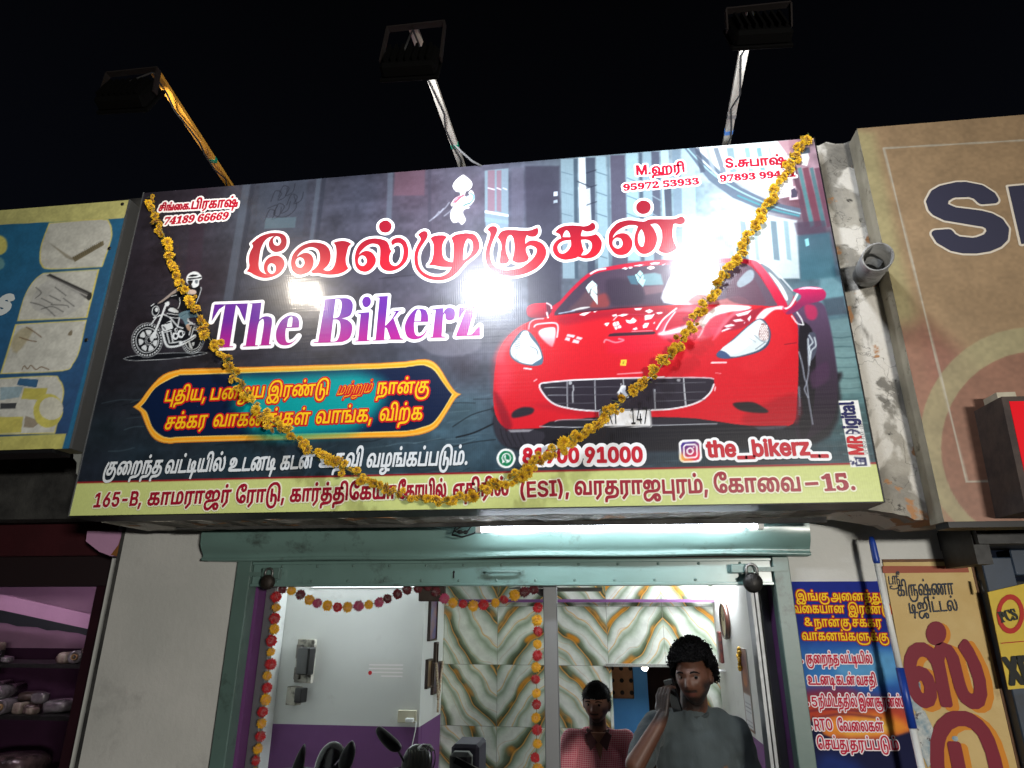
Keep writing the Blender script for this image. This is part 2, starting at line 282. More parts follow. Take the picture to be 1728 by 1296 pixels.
30:(1015,[(424,-297,-148,34,-78,59,-61,87,-42,114,-21,139,8,256,54,185,76,117,56,54,134,71,75,18,157,1,66,-16,104,-59,59,-67,38,-84,25,-166,2,-446,-86,0,-8,492,-51,167,-87,79,-88,27,-114,-2,-114,-38,-99,-80,-41,-57,-35,-70,-38,-145,-2,-286,24,-114,39,-87,83,-82,110,-26,102,18,39,22,56,70,27,102,-10,178,-16,37,-49,37,-61,2,-73,-37,1,74,47,26,120,5,70,-41,52,-104,10,-105,-24,-170,-66,-110,-98,-60),(355,0,0,554,87,0,0,-554)]),
31:(789,[(557,362,93,-26,37,-32,43,-82,8,-144,-23,-86,-31,-48,-76,-59,-84,-28,-338,-26,-44,-41,-6,-107,-82,-4,-3,119,30,61,41,34,92,22,258,8,83,23,55,40,32,58,13,87,-30,118,-53,35,-36,5,-56,-13,-50,-29,-3,75,58,28),(88,0,0,554,521,0,0,-72,-175,0,0,-482,-86,0,0,482,-174,0,0,-482)]),
32:(1234,[(249,-12,-97,26,-50,49,-34,75,-11,105,5,63,38,108,33,45,90,67,117,36,115,2,87,-15,120,-54,94,-94,55,-109,9,-164,-38,-90,-32,-28,-87,-22,-95,26,-31,31,-36,87,7,154,35,89,57,79,81,58,115,34,421,8,0,-72,-170,0,0,-482,-86,0,0,482,-209,-17,-71,-35,-55,-60,-34,-86,-9,-137,19,-59,58,-32,28,5,35,35,17,86,-14,98,-69,121,-85,60,-112,28,-109,0,-82,-24,-49,-32,-65,-93,-16,-57,1,-109,12,-45,42,-56,59,-17,64,26,23,73,-26,77,-30,19,-76,2,-100,-69,-15,64,75,58,93,22,84,-20,57,-57,20,-86,-21,-95,-59,-61),(618,678,-48,18,-19,49,19,48,48,19,48,-19,19,-48,-19,-49)]),
33:(1062,[(499,-12,-109,19,-43,23,-54,74,0,98,21,44,54,44,138,36,243,-1,93,-21,55,-28,77,-81,36,-101,-7,-152,-43,-98,-84,-85,-113,-53,-197,-27,-158,12,-129,46,-61,41,-87,103,-29,59,-30,127,1,163,15,75,52,135,67,114,73,-44,-68,-116,-43,-120,-15,-143,22,-143,70,-120,75,-60,100,-39,127,-13,164,18,116,54,72,88,20,58,3,114,-28,76,-52,53,-92,35,-65,6,-171,-2,-100,-24,-40,-53,14,-77,64,-36,53,-6,76,14,48,46,18,93,0,269,-172,0,0,-180,-79,-16,0,268,523,0,0,-72,-187,0,-3,-316,-41,-109,-79,-53)]),
34:(825,[(261,-12,-108,19,-43,23,-54,74,0,98,22,44,90,60,164,22,306,-11,82,-38,52,-87,1,-76,-23,-59,-45,-41,-64,-21,-139,10,19,67,102,-7,56,38,11,53,-15,54,-65,39,-285,9,-119,-14,-47,-26,-21,-39,1,-54,34,-41,43,-18,94,-3,62,29,22,28,17,93,0,269,-172,0,0,-180,-79,-16,0,268,523,0,0,-72,-187,0,-3,-316,-41,-109,-80,-53),(432,678,-48,18,-19,49,19,48,48,19,48,-19,19,-48,-19,-49)]),
35:(1044,[(249,-12,-51,7,-73,40,-43,62,-22,90,0,107,21,90,87,118,92,48,104,16,92,-10,88,-39,70,-78,33,-102,1,-117,-45,-148,267,0,0,482,86,0,0,-554,-441,0,-4,63,48,142,-7,149,-56,92,-78,40,-58,6,-84,-15,-67,-43,-46,-66,-20,-62,-3,-129,30,-81,24,-22,59,-18,63,26,24,73,-26,77,-30,19,-76,2,-100,-69,-15,64,75,58,93,22,84,-20,57,-57,20,-86,-21,-95,-59,-61)]),
36:(1234,[(249,-12,-97,26,-50,49,-34,75,-11,105,5,63,38,108,33,45,90,67,117,36,115,2,87,-15,120,-54,94,-94,55,-109,9,-164,-38,-90,-32,-28,-87,-22,-95,26,-31,31,-36,87,7,154,35,89,57,79,81,58,115,34,421,8,0,-72,-170,0,0,-482,-86,0,0,482,-209,-17,-71,-35,-55,-60,-34,-86,-9,-137,19,-59,58,-32,28,5,35,35,17,86,-14,98,-69,121,-85,60,-112,28,-109,0,-82,-24,-49,-32,-65,-93,-16,-57,1,-109,12,-45,42,-56,59,-17,64,26,23,73,-26,77,-30,19,-76,2,-100,-69,-15,64,75,58,93,22,84,-20,57,-57,20,-86,-21,-95,-59,-61)]),
37:(1070,[(249,-12,-97,26,-70,83,-25,146,25,143,67,100,97,60,112,20,112,-19,85,-50,-13,-96,-80,67,-49,18,-101,2,-73,-30,-76,-90,-27,-131,16,-107,18,-34,52,-36,78,8,30,33,10,54,-26,77,-30,19,-76,2,-100,-69,-15,64,75,58,93,22,84,-20,57,-57,20,-86,-21,-95,-59,-61),(537,0,0,416,12,138,504,0,0,-72,-170,0,0,-482,-86,0,0,482,-174,0,0,-482),(535,678,-48,18,-19,49,19,48,48,19,48,-19,19,-48,-19,-49)]),
38:(869,[(570,566,48,-4,80,-34,80,-110,24,-109,0,-141,-51,-171,-61,-74,-136,-63,-370,-29,-44,-41,-6,-107,-82,-4,-3,119,30,61,41,34,92,22,313,15,109,48,46,60,34,144,0,122,-18,88,-54,78,-37,18,-67,4,-64,-34,-28,-54,-8,-404,-86,0,-5,404,-31,70,-54,20,-53,-18,-33,-70,-4,-406,-86,0,1,386,10,68,24,49,68,53,103,6,60,-27,59,-92,-21,7,61,83),(434,678,-48,18,-19,49,19,48,48,19,48,-19,19,-48,-19,-49)]),
39:(858,[(580,566,47,-4,76,-34,71,-108,20,-100,-1,-123,-31,-101,-28,-36,-53,-36,-71,-18,-522,-6,0,554,86,0,0,-482,226,0,12,382,58,83),(578,494,-48,-13,-36,-55,-8,-354,153,19,41,36,22,58,4,143,-28,100,-46,52)]),
40:(1135,[(570,566,48,-4,80,-34,59,-66,36,-95,12,-123,-21,-188,-85,-206,-105,-97,-130,-56,-179,-18,-119,15,-52,21,-62,54,-16,64,18,53,46,26,898,4,0,-72,-844,0,-32,-10,2,-32,40,-30,78,-18,149,4,75,16,125,75,63,104,52,161,10,133,-9,105,-43,99,-59,37,-42,6,-71,-20,-46,-70,-8,-404,-86,0,-5,404,-31,70,-54,20,-53,-18,-33,-70,-4,-406,-86,0,1,386,10,68,24,49,68,53,103,6,60,-27,59,-92,-21,7,61,83),(961,-156,0,710,86,0,0,-710)]),
41:(858,[(580,566,47,-4,76,-34,71,-108,20,-100,-1,-123,-31,-101,-28,-36,-53,-36,-71,-18,-522,-6,0,554,86,0,0,-482,226,0,12,382,58,83),(578,494,-48,-13,-36,-55,-8,-354,153,19,41,36,22,58,4,143,-28,100,-46,52),(430,678,-48,18,-19,49,19,48,48,19,48,-19,19,-48,-19,-49)]),
42:(869,[(570,566,48,-4,80,-34,80,-110,24,-109,0,-141,-51,-171,-61,-74,-136,-63,-370,-29,-44,-41,-6,-107,-82,-4,-3,119,30,61,41,34,92,22,313,15,109,48,46,60,34,144,0,122,-18,88,-54,78,-37,18,-67,4,-64,-34,-28,-54,-8,-404,-86,0,-5,404,-31,70,-54,20,-53,-18,-33,-70,-4,-406,-86,0,1,386,10,68,24,49,68,53,103,6,60,-27,59,-92,-21,7,61,83)]),
43:(789,[(557,362,93,-26,37,-32,43,-82,8,-144,-23,-86,-31,-48,-76,-59,-84,-28,-338,-26,-44,-41,-6,-107,-82,-4,-3,119,30,61,41,34,92,22,258,8,83,23,55,40,32,58,13,87,-30,118,-53,35,-36,5,-56,-13,-50,-29,-3,75,58,28),(88,0,0,554,521,0,0,-72,-175,0,0,-482,-86,0,0,482,-174,0,0,-482),(395,678,-48,18,-19,49,19,48,48,19,48,-19,19,-48,-19,-49)]),
44:(693,[(88,0,0,554,86,0,0,-482,502,0,0,-72),(347,678,-48,18,-19,49,19,48,48,19,48,-19,19,-48,-19,-49)]),
45:(797,[(88,0,0,554,86,0,0,-482,606,0,0,-72),(489,471,71,-13,48,-36,26,-51,9,-61,-19,-139,-126,-455,-79,22,127,463,6,145,-35,47,-29,6,-33,-7,-39,-44,-10,-62,18,-90,45,-76,59,-64,-72,-37,-93,124,-35,97,-5,55,19,89,24,36,74,45)]),
46:(1013,[(249,-12,-51,6,-73,41,-57,103,-11,104,11,99,42,99,37,46,45,35,108,40,108,2,96,-29,66,-61,32,-71,18,-214,24,-74,50,-44,82,-4,52,34,33,96,-14,163,-45,103,-64,85,78,53,98,-166,32,-123,-7,-168,-56,-104,-63,-38,-83,-13,-79,12,-61,38,-49,83,-28,240,-26,67,-44,43,-95,21,-83,-15,-65,-44,-45,-67,-20,-62,-2,-130,30,-78,24,-23,59,-17,64,26,23,73,-26,77,-30,19,-76,2,-100,-69,-15,64,75,58,93,22,84,-20,57,-57,20,-86,-21,-95,-59,-61),(507,678,-48,18,-19,49,19,48,48,19,48,-19,19,-48,-19,-49)]),
47:(1067,[(298,566,125,-13,123,-65,48,-82,3,-110,-16,-44,-60,-62,-93,-36,-268,-39,-14,-20,8,-17,896,-6,0,-72,-859,0,-100,27,-29,67,16,51,21,19,73,26,232,33,74,36,22,28,16,62,-22,74,-62,51,-47,16,-122,7,-91,-24,-32,-44,-4,-30,21,-62,65,-25,60,24,17,28,3,67,-44,79,60,17,46,-56,17,-50,-3,-70,-36,-65,-84,-39,-83,2,-39,14,-58,54,-21,81,31,94,86,56)]),
48:(693,[(88,0,0,554,86,0,0,-482,502,0,0,-72)]),
49:(778,[(88,0,0,554,86,0,0,-482,430,0,0,482,86,0,0,-554),(389,678,-48,18,-19,49,19,48,48,19,48,-19,19,-48,-19,-49)]),
550:(648,[(110,0,0,78,450,0,0,-78),(396,728,0,-728,-91,0,0,642,-181,-131,0,100,158,117)]),
551:(648,[(324,-10,-83,14,-96,69,-49,113,2,98,63,146,200,298,100,0,-252,-355,49,52,50,19,70,0,73,-25,56,-47,36,-66,9,-126,-27,-76,-50,-61,-68,-39),(324,70,40,5,63,39,35,68,5,42,-5,43,-35,68,-63,38,-40,4,-39,-4,-64,-38,-36,-67,-4,-42,4,-43,36,-69,64,-39)]),
552:(648,[(315,-10,-60,7,-100,48,-59,86,-9,53,90,0,22,-58,49,-40,109,-9,37,15,54,57,14,39,0,87,-39,73,-70,41,-77,3,-91,-36,-87,11,43,361,383,0,0,-82,-305,0,-25,-212,96,39,129,-15,39,-22,62,-65,34,-88,1,-95,-52,-114,-101,-70)]),
553:(648,[(482,351,0,-81,-319,0,0,81)]),
554:(654,[(88,0,0,728,306,-3,77,-24,74,-69,24,-97,-4,-43,-31,-62,-84,-55,68,-23,57,-61,23,-97,-25,-99,-47,-50,-72,-34),(181,82,210,2,60,16,53,65,-14,97,-53,50,-37,13,-219,5),(181,408,160,0,71,16,50,43,14,30,-10,92,-45,42,-34,11,-206,4)]),
55:(1022,[(331,566,85,-8,74,-32,53,-56,16,-31,-18,-9,41,74,62,46,85,16,126,-30,77,-81,20,-56,2,-126,-39,-95,-74,-64,-49,-21,-182,-28,-278,-6,-119,-31,-42,-40,-18,-51,0,-66,20,-56,25,-29,62,-30,108,8,58,36,172,157,94,32,95,2,97,-37,58,-87,-1,-82,-15,-37,-57,-51,-122,-15,-61,23,-40,40,-19,49,4,68,74,97,67,-14,-61,-82,1,-63,14,-27,36,-22,62,5,38,44,-9,76,-53,37,-67,10,-58,-6,-45,-21,-150,-152,-128,-61,-151,10,-95,69,-37,86,-1,108,35,80,66,54,147,40,393,17,84,28,30,21,37,57,11,81,-19,88,-52,53,-74,18,-73,-20,-34,-41,-17,-65,-2,-162,-87,0,-2,133,-20,76,-41,52,-68,27,-111,-3,-97,-54,-32,-88,5,-39,34,-45,88,-6,47,42,6,35,-18,61,-52,38,-74,14,64,46,82,-24,58,-52,17,-35,0,-86,-16,-38,-60,-56,-88,-19,-95,22,-33,25,-39,71,11,127,81,91,102,40)]),
56:(640,[(231,-212,-57,53,193,183,0,458,-193,0,0,-482,-86,0,0,554,535,0,0,-72,-170,0,0,-482),(320,678,-48,18,-19,49,19,48,48,19,48,-19,19,-48,-19,-49)]),
57:(720,[(451,-12,-153,28,-126,81,-85,134,-31,184,32,184,90,135,134,82,163,27,109,-18,80,-57,29,-101,-22,-89,-26,-32,-75,-37,-93,0,-72,38,-23,31,-19,78,19,79,45,57,57,-18,-39,-80,1,-57,20,-40,60,-23,64,26,22,67,-4,33,-34,46,-93,26,-112,-15,-100,-52,-78,-87,-43,-124,-6,-76,5,-75,39,-123,70,-88,92,-54,116,-20,97,28,33,51,4,36,-22,73,-66,30,-64,-26,-23,-47,0,-67,45,-93,-62,-16,-46,65,-20,93,20,83,24,32,76,41,96,0,75,-40,26,-33,22,-95,-30,-106,-81,-60)]),
58:(825,[(261,-12,-108,19,-43,23,-54,74,0,98,22,44,90,60,164,22,227,-5,73,-17,106,-71,35,-83,-7,-134,-44,-75,-41,-37,-119,-49,-376,-26,-44,-41,-6,-107,-82,-4,-3,119,30,61,41,34,92,22,338,18,98,54,38,83,-2,79,-37,61,-64,34,-77,12,-230,0,-100,-24,-40,-53,14,-77,64,-36,53,-6,75,14,50,46,17,93,0,269,-172,0,0,-180,-79,-16,0,268,523,0,0,-72,-187,0,-3,-316,-41,-109,-80,-53),(435,678,-48,18,-19,49,19,48,48,19,48,-19,19,-48,-19,-49)]),
59:(801,[(249,-12,-97,26,-70,82,-25,143,25,134,68,95,73,48,97,28,188,10,0,-72,-128,-2,-118,-26,-48,-31,-58,-82,-20,-109,16,-103,18,-33,52,-36,78,8,30,33,10,54,-26,77,-30,19,-76,2,-100,-69,-15,64,75,58,93,22,84,-20,57,-57,20,-86,-21,-95,-59,-61),(528,0,0,482,-36,0,2,72,290,0,0,-72,-170,0,0,-482)]),
560:(391,[(125,296,16,167,75,244,34,65,86,0,-90,-242,-32,-234,29,-199,93,-233,-86,0,-54,107,-63,218)]),
561:(601,[(88,0,0,728,443,0,0,-82,-350,0,0,-238,326,0,0,-82,-326,0,0,-244,355,0,0,-82)]),
562:(441,[(45,0,0,82,129,0,0,564,-129,0,0,82,351,0,0,-82,-129,0,0,-564,129,0,0,-82)]),
563:(391,[(55,-136,93,236,29,196,-33,234,-89,242,85,0,65,-141,45,-168,16,-167,-8,-109,-24,-109,-94,-214)]),
564:(500,[(500,351,0,-81,-500,0,0,81)]),
565:(268,[(133,-14,-43,16,-18,52,18,52,43,15,45,-15,18,-52,-18,-52)]),
566:(648,[(324,-10,-70,7,-95,39,-71,84,-14,73,5,45,36,77,63,51,38,12,-84,63,-24,48,0,108,21,46,79,69,116,25,114,-25,79,-69,22,-46,7,-53,-14,-71,-40,-59,-60,-36,37,-12,63,-51,37,-77,5,-45,-14,-73,-72,-84,-95,-39),(324,71,45,4,69,31,38,56,5,36,-5,38,-40,61,-70,35,-42,4,-44,-4,-70,-35,-39,-61,-5,-38,4,-36,38,-56,70,-31),(324,414,95,34,33,55,5,34,-5,34,-32,53,-96,33,-97,-33,-32,-53,-5,-34,5,-34,32,-55)]),
567:(648,[(324,737,83,-13,96,-69,49,-113,-2,-99,-63,-146,-200,-297,-100,0,252,355,-49,-53,-50,-19,-70,1,-73,24,-56,47,-36,66,-9,126,27,77,50,60,68,40),(324,658,-39,-5,-64,-39,-35,-68,-5,-42,5,-43,35,-68,64,-38,39,-5,39,5,64,37,36,68,4,42,-4,43,-36,69,-63,39)]),
568:(648,[(324,-10,-97,20,-76,58,-52,94,-16,59,-14,142,14,142,17,60,52,94,75,59,97,19,97,-19,76,-59,52,-94,17,-60,13,-142,-13,-142,-17,-59,-51,-94,-76,-58),(324,71,64,16,49,45,45,120,8,111,-8,112,-45,121,-49,45,-64,16,-64,-16,-49,-45,-44,-121,-9,-112,9,-111,44,-120,49,-45)]),
569:(327,[(292,546,0,-75,-282,0,0,75),(92,676,88,0,3,-566,31,-34,75,1,18,-74,-65,-10,-81,17,-52,49,-13,34)]),
570:(591,[(165,327,0,-327,-88,0,0,728,88,0,0,-314,-15,0,43,81,97,54,91,-2,82,-45,28,-40,21,-72,2,-390,-88,0,0,339,-33,99,-55,32,-106,-13,-49,-50)]),
571:(583,[(307,-12,-96,16,-76,46,-70,116,-14,103,13,103,69,117,73,48,90,16,86,-15,77,-46,55,-84,20,-128,0,-37,-424,0,0,74,377,0,-41,-27,-17,95,-21,38,-66,46,-91,0,-70,-46,-37,-76,-4,-92,5,-56,41,-84,33,-27,88,-22,83,21,50,63,85,-23,-17,-39,-59,-61,-89,-34)]),
572:(456,[(456,0,0,-81,-456,0,0,81)]),
573:(612,[(331,-12,-84,18,-75,78,-10,0,0,-84,-85,0,0,728,88,0,0,-270,81,77,36,13,92,1,109,-56,65,-117,10,-160,-26,-95,-81,-98),(317,67,61,12,55,48,22,42,17,103,-17,103,-21,41,-55,46,-62,12,-46,-6,-68,-50,-22,-40,-17,-106,18,-106,21,-42,69,-51)]),
574:(242,[(77,0,0,546,88,0,0,-546),(122,635,-43,17,-18,41,18,42,43,16,43,-16,18,-42,-18,-41)]),
575:(549,[(160,196,0,109,16,0,233,241,109,0,-252,-259),(77,0,0,728,88,0,0,-728),(422,0,-209,267,63,62,259,-329)]),
576:(376,[(77,0,0,546,85,0,6,-84,54,67,41,18,91,5,0,-88,-90,1,-81,-58,-18,-65,0,-342)]),
577:(552,[(62,0,0,65,306,394,-297,5,0,82,410,0,0,-70,-297,-394,307,0,0,-82)]),
578:(722,[(315,0,-176,0,0,82,226,4,49,11,78,45,67,116,13,107,-12,106,-67,115,-75,45,-100,15,-183,0,0,82,189,0,128,-20,100,-57,70,-92,22,-57,14,-65,0,-144,-14,-65,-54,-109,-87,-75,-55,-24),(181,728,0,-728,-93,0,0,728)]),
579:(682,[(28,0,284,407,0,-69,-268,390,107,0,199,-312,-16,0,41,76,161,236,105,0,-268,-386,0,68,281,-410,-107,0,-215,332,20,0,-40,-72,-179,-260)]),
580:(646,[(48,646,0,82,550,0,0,-82,-228,0,0,-646,-93,0,0,646)]),
581:(648,[(59,148,0,76,290,504,91,0,-283,-499,432,0,0,-81),(402,0,0,454,88,0,0,-454)]),
582:(648,[(139,0,323,646,-373,0,0,82,470,0,0,-87,-323,-641)]),
583:(644,[(88,0,0,728,302,-4,87,-26,81,-79,20,-55,0,-122,-20,-54,-48,-57,-119,-46,-251,-3,0,83,193,0,93,17,30,20,33,61,-12,115,-52,50,-41,14,-203,4,0,-646),(506,0,-176,328,105,0,178,-328)]),
584:(613,[(298,-216,-145,33,-79,79,71,45,49,-52,61,-25,120,11,63,57,10,168,-55,-57,-64,-30,-90,-1,-75,28,-60,54,-40,79,-13,102,13,103,39,83,97,77,131,10,64,-31,56,-59,0,88,85,0,0,-560,-14,-83,-70,-81,-90,-33),(296,87,46,6,68,44,35,85,4,55,-17,103,-22,39,-68,49,-46,6,-62,-12,-55,-46,-22,-40,-17,-99,18,-99,22,-38,69,-47)]),
585:(562,[(230,-13,-94,20,-67,57,-19,42,-1,92,35,60,61,34,237,45,14,29,-12,61,-38,36,-64,13,-92,-26,-46,-54,-84,27,24,45,70,57,84,25,104,-4,97,-50,36,-62,9,-434,-86,0,-6,74,-53,-58),(245,65,83,19,51,50,17,63,0,76,-203,-45,-44,-28,-17,-49,15,-47,40,-29)]),
586:(275,[(200,-4,-69,15,-23,18,-27,56,-4,643,88,0,2,-617,21,-32,58,0,17,-75)]),
587:(744,[(373,-12,-151,34,-72,56,-46,77,-16,93,0,480,93,0,0,-473,23,-93,66,-64,103,-24,102,24,66,64,22,93,0,473,93,0,0,-480,-15,-93,-47,-77,-72,-56)]),
588:(690,[(293,0,-268,728,98,0,233,-684,-18,0,25,85,203,599,99,0,-265,-728)]),
589:(730,[(382,-10,-115,20,-96,60,-38,43,-55,111,-18,139,18,140,55,111,38,43,96,60,115,20,105,-16,88,-47,65,-75,36,-100,-93,0,-27,65,-46,48,-59,30,-69,9,-118,-33,-83,-97,-28,-99,11,-170,40,-85,61,-58,75,-29,111,6,85,51,47,92,93,0,-36,-100,-65,-75,-88,-47)]),
590:(765,[(383,-10,-116,20,-96,60,-38,43,-55,111,-18,139,18,140,55,111,38,43,96,60,116,20,115,-20,96,-60,38,-43,55,-111,18,-140,-18,-139,-55,-111,-38,-43,-96,-60),(383,76,117,33,61,58,40,85,14,111,-14,112,-40,86,-61,57,-117,33,-118,-33,-61,-58,-40,-85,-14,-112,14,-111,40,-85,61,-58)]),
591:(590,[(88,0,0,728,440,0,0,-82,-347,0,0,-250,314,0,0,-82,-314,0,0,-314)]),
592:(565,[(88,0,0,728,93,0,0,-646,337,0,0,-82)]),
593:(528,[(263,-12,-100,17,-40,20,-56,64,-14,43,83,20,44,-66,82,-21,66,11,50,41,9,31,-20,47,-233,82,-29,22,-32,58,3,81,51,70,89,40,55,5,52,-4,80,-33,65,-95,-80,-20,-58,66,-103,5,-54,-33,-15,-40,6,-27,45,-38,205,-65,48,-49,16,-66,-7,-45,-53,-74,-95,-41)]),
94:(1121,[(321,-124,-162,24,-97,64,-29,61,-1,60,22,46,48,33,104,12,747,0,3,-72,-801,-2,-26,-12,-15,-34,24,-56,59,-35,80,-14,189,8,118,41,95,81,30,49,21,121,-20,110,-62,87,-106,46,-106,-8,-53,-58,2,-65,17,-29,38,-22,59,3,27,17,16,29,3,70,-44,79,57,17,48,-56,20,-75,-24,-90,-41,-41,-98,-24,-82,17,-59,51,-22,84,29,100,75,55,99,18,135,-26,98,-71,60,-101,19,-143,-40,-149,-71,-86,-99,-63,-122,-38),(947,-154,0,708,86,0,0,-708)]),
95:(1091,[(261,-12,-108,19,-76,56,-28,90,29,93,52,44,84,28,336,6,106,-35,42,-31,58,-84,18,-157,-57,-168,-96,-93,-63,-33,-154,-39,-172,-1,-116,32,-42,29,-32,55,-2,55,29,43,58,18,808,1,0,-72,-779,0,-32,-10,2,-32,73,-41,98,-9,143,11,101,33,76,52,46,84,23,96,-2,71,-23,71,-45,50,-82,33,-209,5,-119,-14,-60,-44,-11,-47,17,-51,64,-36,53,-6,75,14,50,46,17,93,0,269,-172,0,0,-180,-79,-16,0,268,523,0,0,-72,-187,0,-3,-316,-41,-109,-80,-53),(917,-156,0,710,86,0,0,-710)]),
596:(644,[(283,-10,-87,12,-83,46,-55,89,-7,53,5,44,38,72,271,229,6,76,-45,42,-35,6,-49,-12,-32,-31,-12,-46,13,-52,417,-518,-106,0,-394,490,-18,80,22,85,62,58,94,21,51,-5,78,-41,42,-69,3,-73,-24,-57,-43,-48,-236,-192,-18,-62,17,-63,81,-53,121,14,101,87,35,94,5,55,84,0,-16,-118,-38,-74,-53,-62,-89,-58)]),
97:(1483,[(1252,319,97,-28,63,-79,17,-54,1,-134,-16,-64,-62,-106,-98,-79,-130,-55,-158,-31,-229,-10,-193,12,-154,35,-120,54,-87,69,-71,101,-26,66,-18,137,18,157,46,130,64,114,74,-44,-64,-114,-39,-112,-13,-123,19,-131,61,-112,49,-47,111,-62,120,-33,148,-18,279,6,202,46,98,54,68,75,21,45,17,109,-12,83,-37,53,-27,13,-61,2,-75,-37,1,74,48,26),(507,-12,-97,26,-70,83,-25,146,25,143,67,100,97,60,112,20,112,-19,85,-50,-13,-96,-80,67,-49,18,-101,2,-73,-30,-76,-90,-27,-131,16,-107,18,-34,52,-36,78,8,30,33,10,54,-26,77,-30,19,-76,2,-100,-69,-15,64,75,58,93,22,84,-20,57,-57,20,-86,-21,-95,-59,-61),(795,0,0,416,12,138,504,0,0,-72,-170,0,0,-482,-86,0,0,482,-174,0,0,-482)]),
98:(1195,[(1034,174,72,-20,52,-56,20,-93,-28,-123,-34,-50,-100,-78,-133,-49,-154,-23,-176,-1,-126,18,-174,74,-92,83,-36,51,-49,143,-8,85,20,177,52,130,66,112,74,-44,-68,-113,-43,-117,-15,-120,6,-95,20,-71,47,-86,124,-99,122,-39,171,-14,214,22,109,40,77,60,26,38,20,89,-6,42,-44,54,-54,5,-54,-25,0,63),(498,-12,-108,19,-43,23,-54,74,0,98,21,44,54,44,138,36,575,2,0,-70,-519,0,-119,-14,-61,-44,-10,-47,17,-51,65,-36,128,8,48,46,18,93,0,269,-172,0,0,-180,-79,-16,0,268,523,0,0,-72,-187,0,-3,-316,-41,-109,-79,-53),(869,0,0,275,83,-8,0,-267)]),
99:(1285,[(249,-12,-51,6,-73,41,-43,61,-22,90,0,108,21,90,29,56,82,81,108,40,108,1,120,-55,59,-77,-29,3,12,34,72,81,77,18,94,-25,63,-89,15,-248,18,-80,37,-43,69,-19,61,16,24,22,28,61,7,76,-36,176,-90,134,78,53,56,-81,63,-145,16,-130,-24,-142,-72,-86,-73,-25,-85,0,-99,47,-36,50,-23,72,-27,289,-28,35,-41,10,-51,-19,-33,-57,-7,-418,-86,0,0,293,-17,101,-71,78,-94,20,-83,-15,-65,-44,-45,-67,-20,-62,-2,-130,30,-78,24,-23,59,-17,63,26,24,73,-26,77,-30,19,-76,2,-100,-69,-15,64,75,58,93,22,84,-20,57,-57,20,-86,-21,-95,-59,-61),(642,678,-48,18,-19,49,19,48,48,19,48,-19,19,-48,-19,-49)]),
100:(1013,[(249,-12,-51,6,-73,41,-57,103,-11,104,11,99,42,99,37,46,45,35,108,40,108,2,96,-29,66,-61,32,-71,18,-214,24,-74,50,-44,82,-4,52,34,33,96,-14,163,-45,103,-64,85,78,53,98,-166,32,-123,-7,-168,-56,-104,-63,-38,-83,-13,-79,12,-61,38,-49,83,-28,240,-26,67,-44,43,-95,21,-83,-15,-65,-44,-45,-67,-20,-62,-2,-130,30,-78,24,-23,59,-17,64,26,23,73,-26,77,-30,19,-76,2,-100,-69,-15,64,75,58,93,22,84,-20,57,-57,20,-86,-21,-95,-59,-61)]),
101:(901,[(400,-12,-138,29,-108,82,-42,59,-49,148,-6,87,16,137,80,159,101,90,146,57,171,-2,136,-66,61,-78,20,-51,22,-135,3,-504,-86,0,-2,450,-29,182,-20,42,-60,60,-86,30,-55,4,-109,-20,-108,-65,-83,-118,-28,-112,-1,-127,25,-101,45,-78,62,-54,92,-32,100,10,39,38,11,29,-3,76,-19,34,-41,26,-54,0,-42,-25,-23,-47,0,-66,46,-93,-58,-16,-48,65,-21,100,19,78,24,32,78,42,100,0,75,-41,27,-35,22,-95,-28,-106,-72,-60)]),
102:(963,[(354,0,0,554,86,0,0,-482,349,0,0,482,86,0,0,-554),(240,-11,-90,27,-50,76,-12,110,0,352,86,0,1,-375,11,-73,27,-33,45,-12,54,15,48,49,-2,-86,-48,-35),(481,678,-48,18,-19,49,19,48,48,19,48,-19,19,-48,-19,-49)]),
103:(1514,[(1284,362,91,-25,65,-75,22,-76,-4,-125,-55,-138,-47,-58,-131,-93,-219,-70,-179,-20,-208,-3,-320,24,-90,28,-57,45,-17,56,17,53,54,41,103,16,162,-20,-15,-72,-142,21,-88,-23,-5,-18,17,-28,142,-39,270,-11,234,9,162,27,146,56,124,102,57,140,1,102,-11,38,-39,47,-90,13,-79,-43,-1,77,55,30),(88,0,0,554,86,0,0,-482,372,0,11,382,42,70,50,32,100,7,78,-53,0,44,507,0,0,-72,-175,0,0,-482,-86,0,0,482,-175,0,0,-482,-86,0,-6,409,-25,61,-59,24,-53,-18,-33,-70,-4,-406),(1326,843,96,-15,60,-45,20,-65,-17,-70,-79,-51,-71,0,-57,27,-31,49,-4,32,9,54,37,59,51,-22,-29,-58,16,-67,45,-15,44,16,16,41,-28,51,-72,16,-86,-11,-66,-41,-32,-64,-2,-65,24,-64,-84,-6,-19,94,35,121,63,61,45,21)]),
104:(1051,[(820,319,51,-7,81,-56,27,-48,20,-82,-1,-116,-32,-115,-100,-123,-67,-42,-159,-45,-232,5,-127,45,-61,39,-88,102,-28,59,-32,127,1,164,36,144,97,184,74,-44,-52,-86,-59,-148,-15,-133,5,-88,44,-131,41,-56,120,-82,111,-27,147,1,120,31,93,63,34,44,34,80,11,99,-12,95,-16,32,-49,38,-59,2,-70,-33,0,73,47,24),(361,0,0,554,522,0,0,-72,-175,0,0,-482,-86,0,0,482,-175,0,0,-482)]),
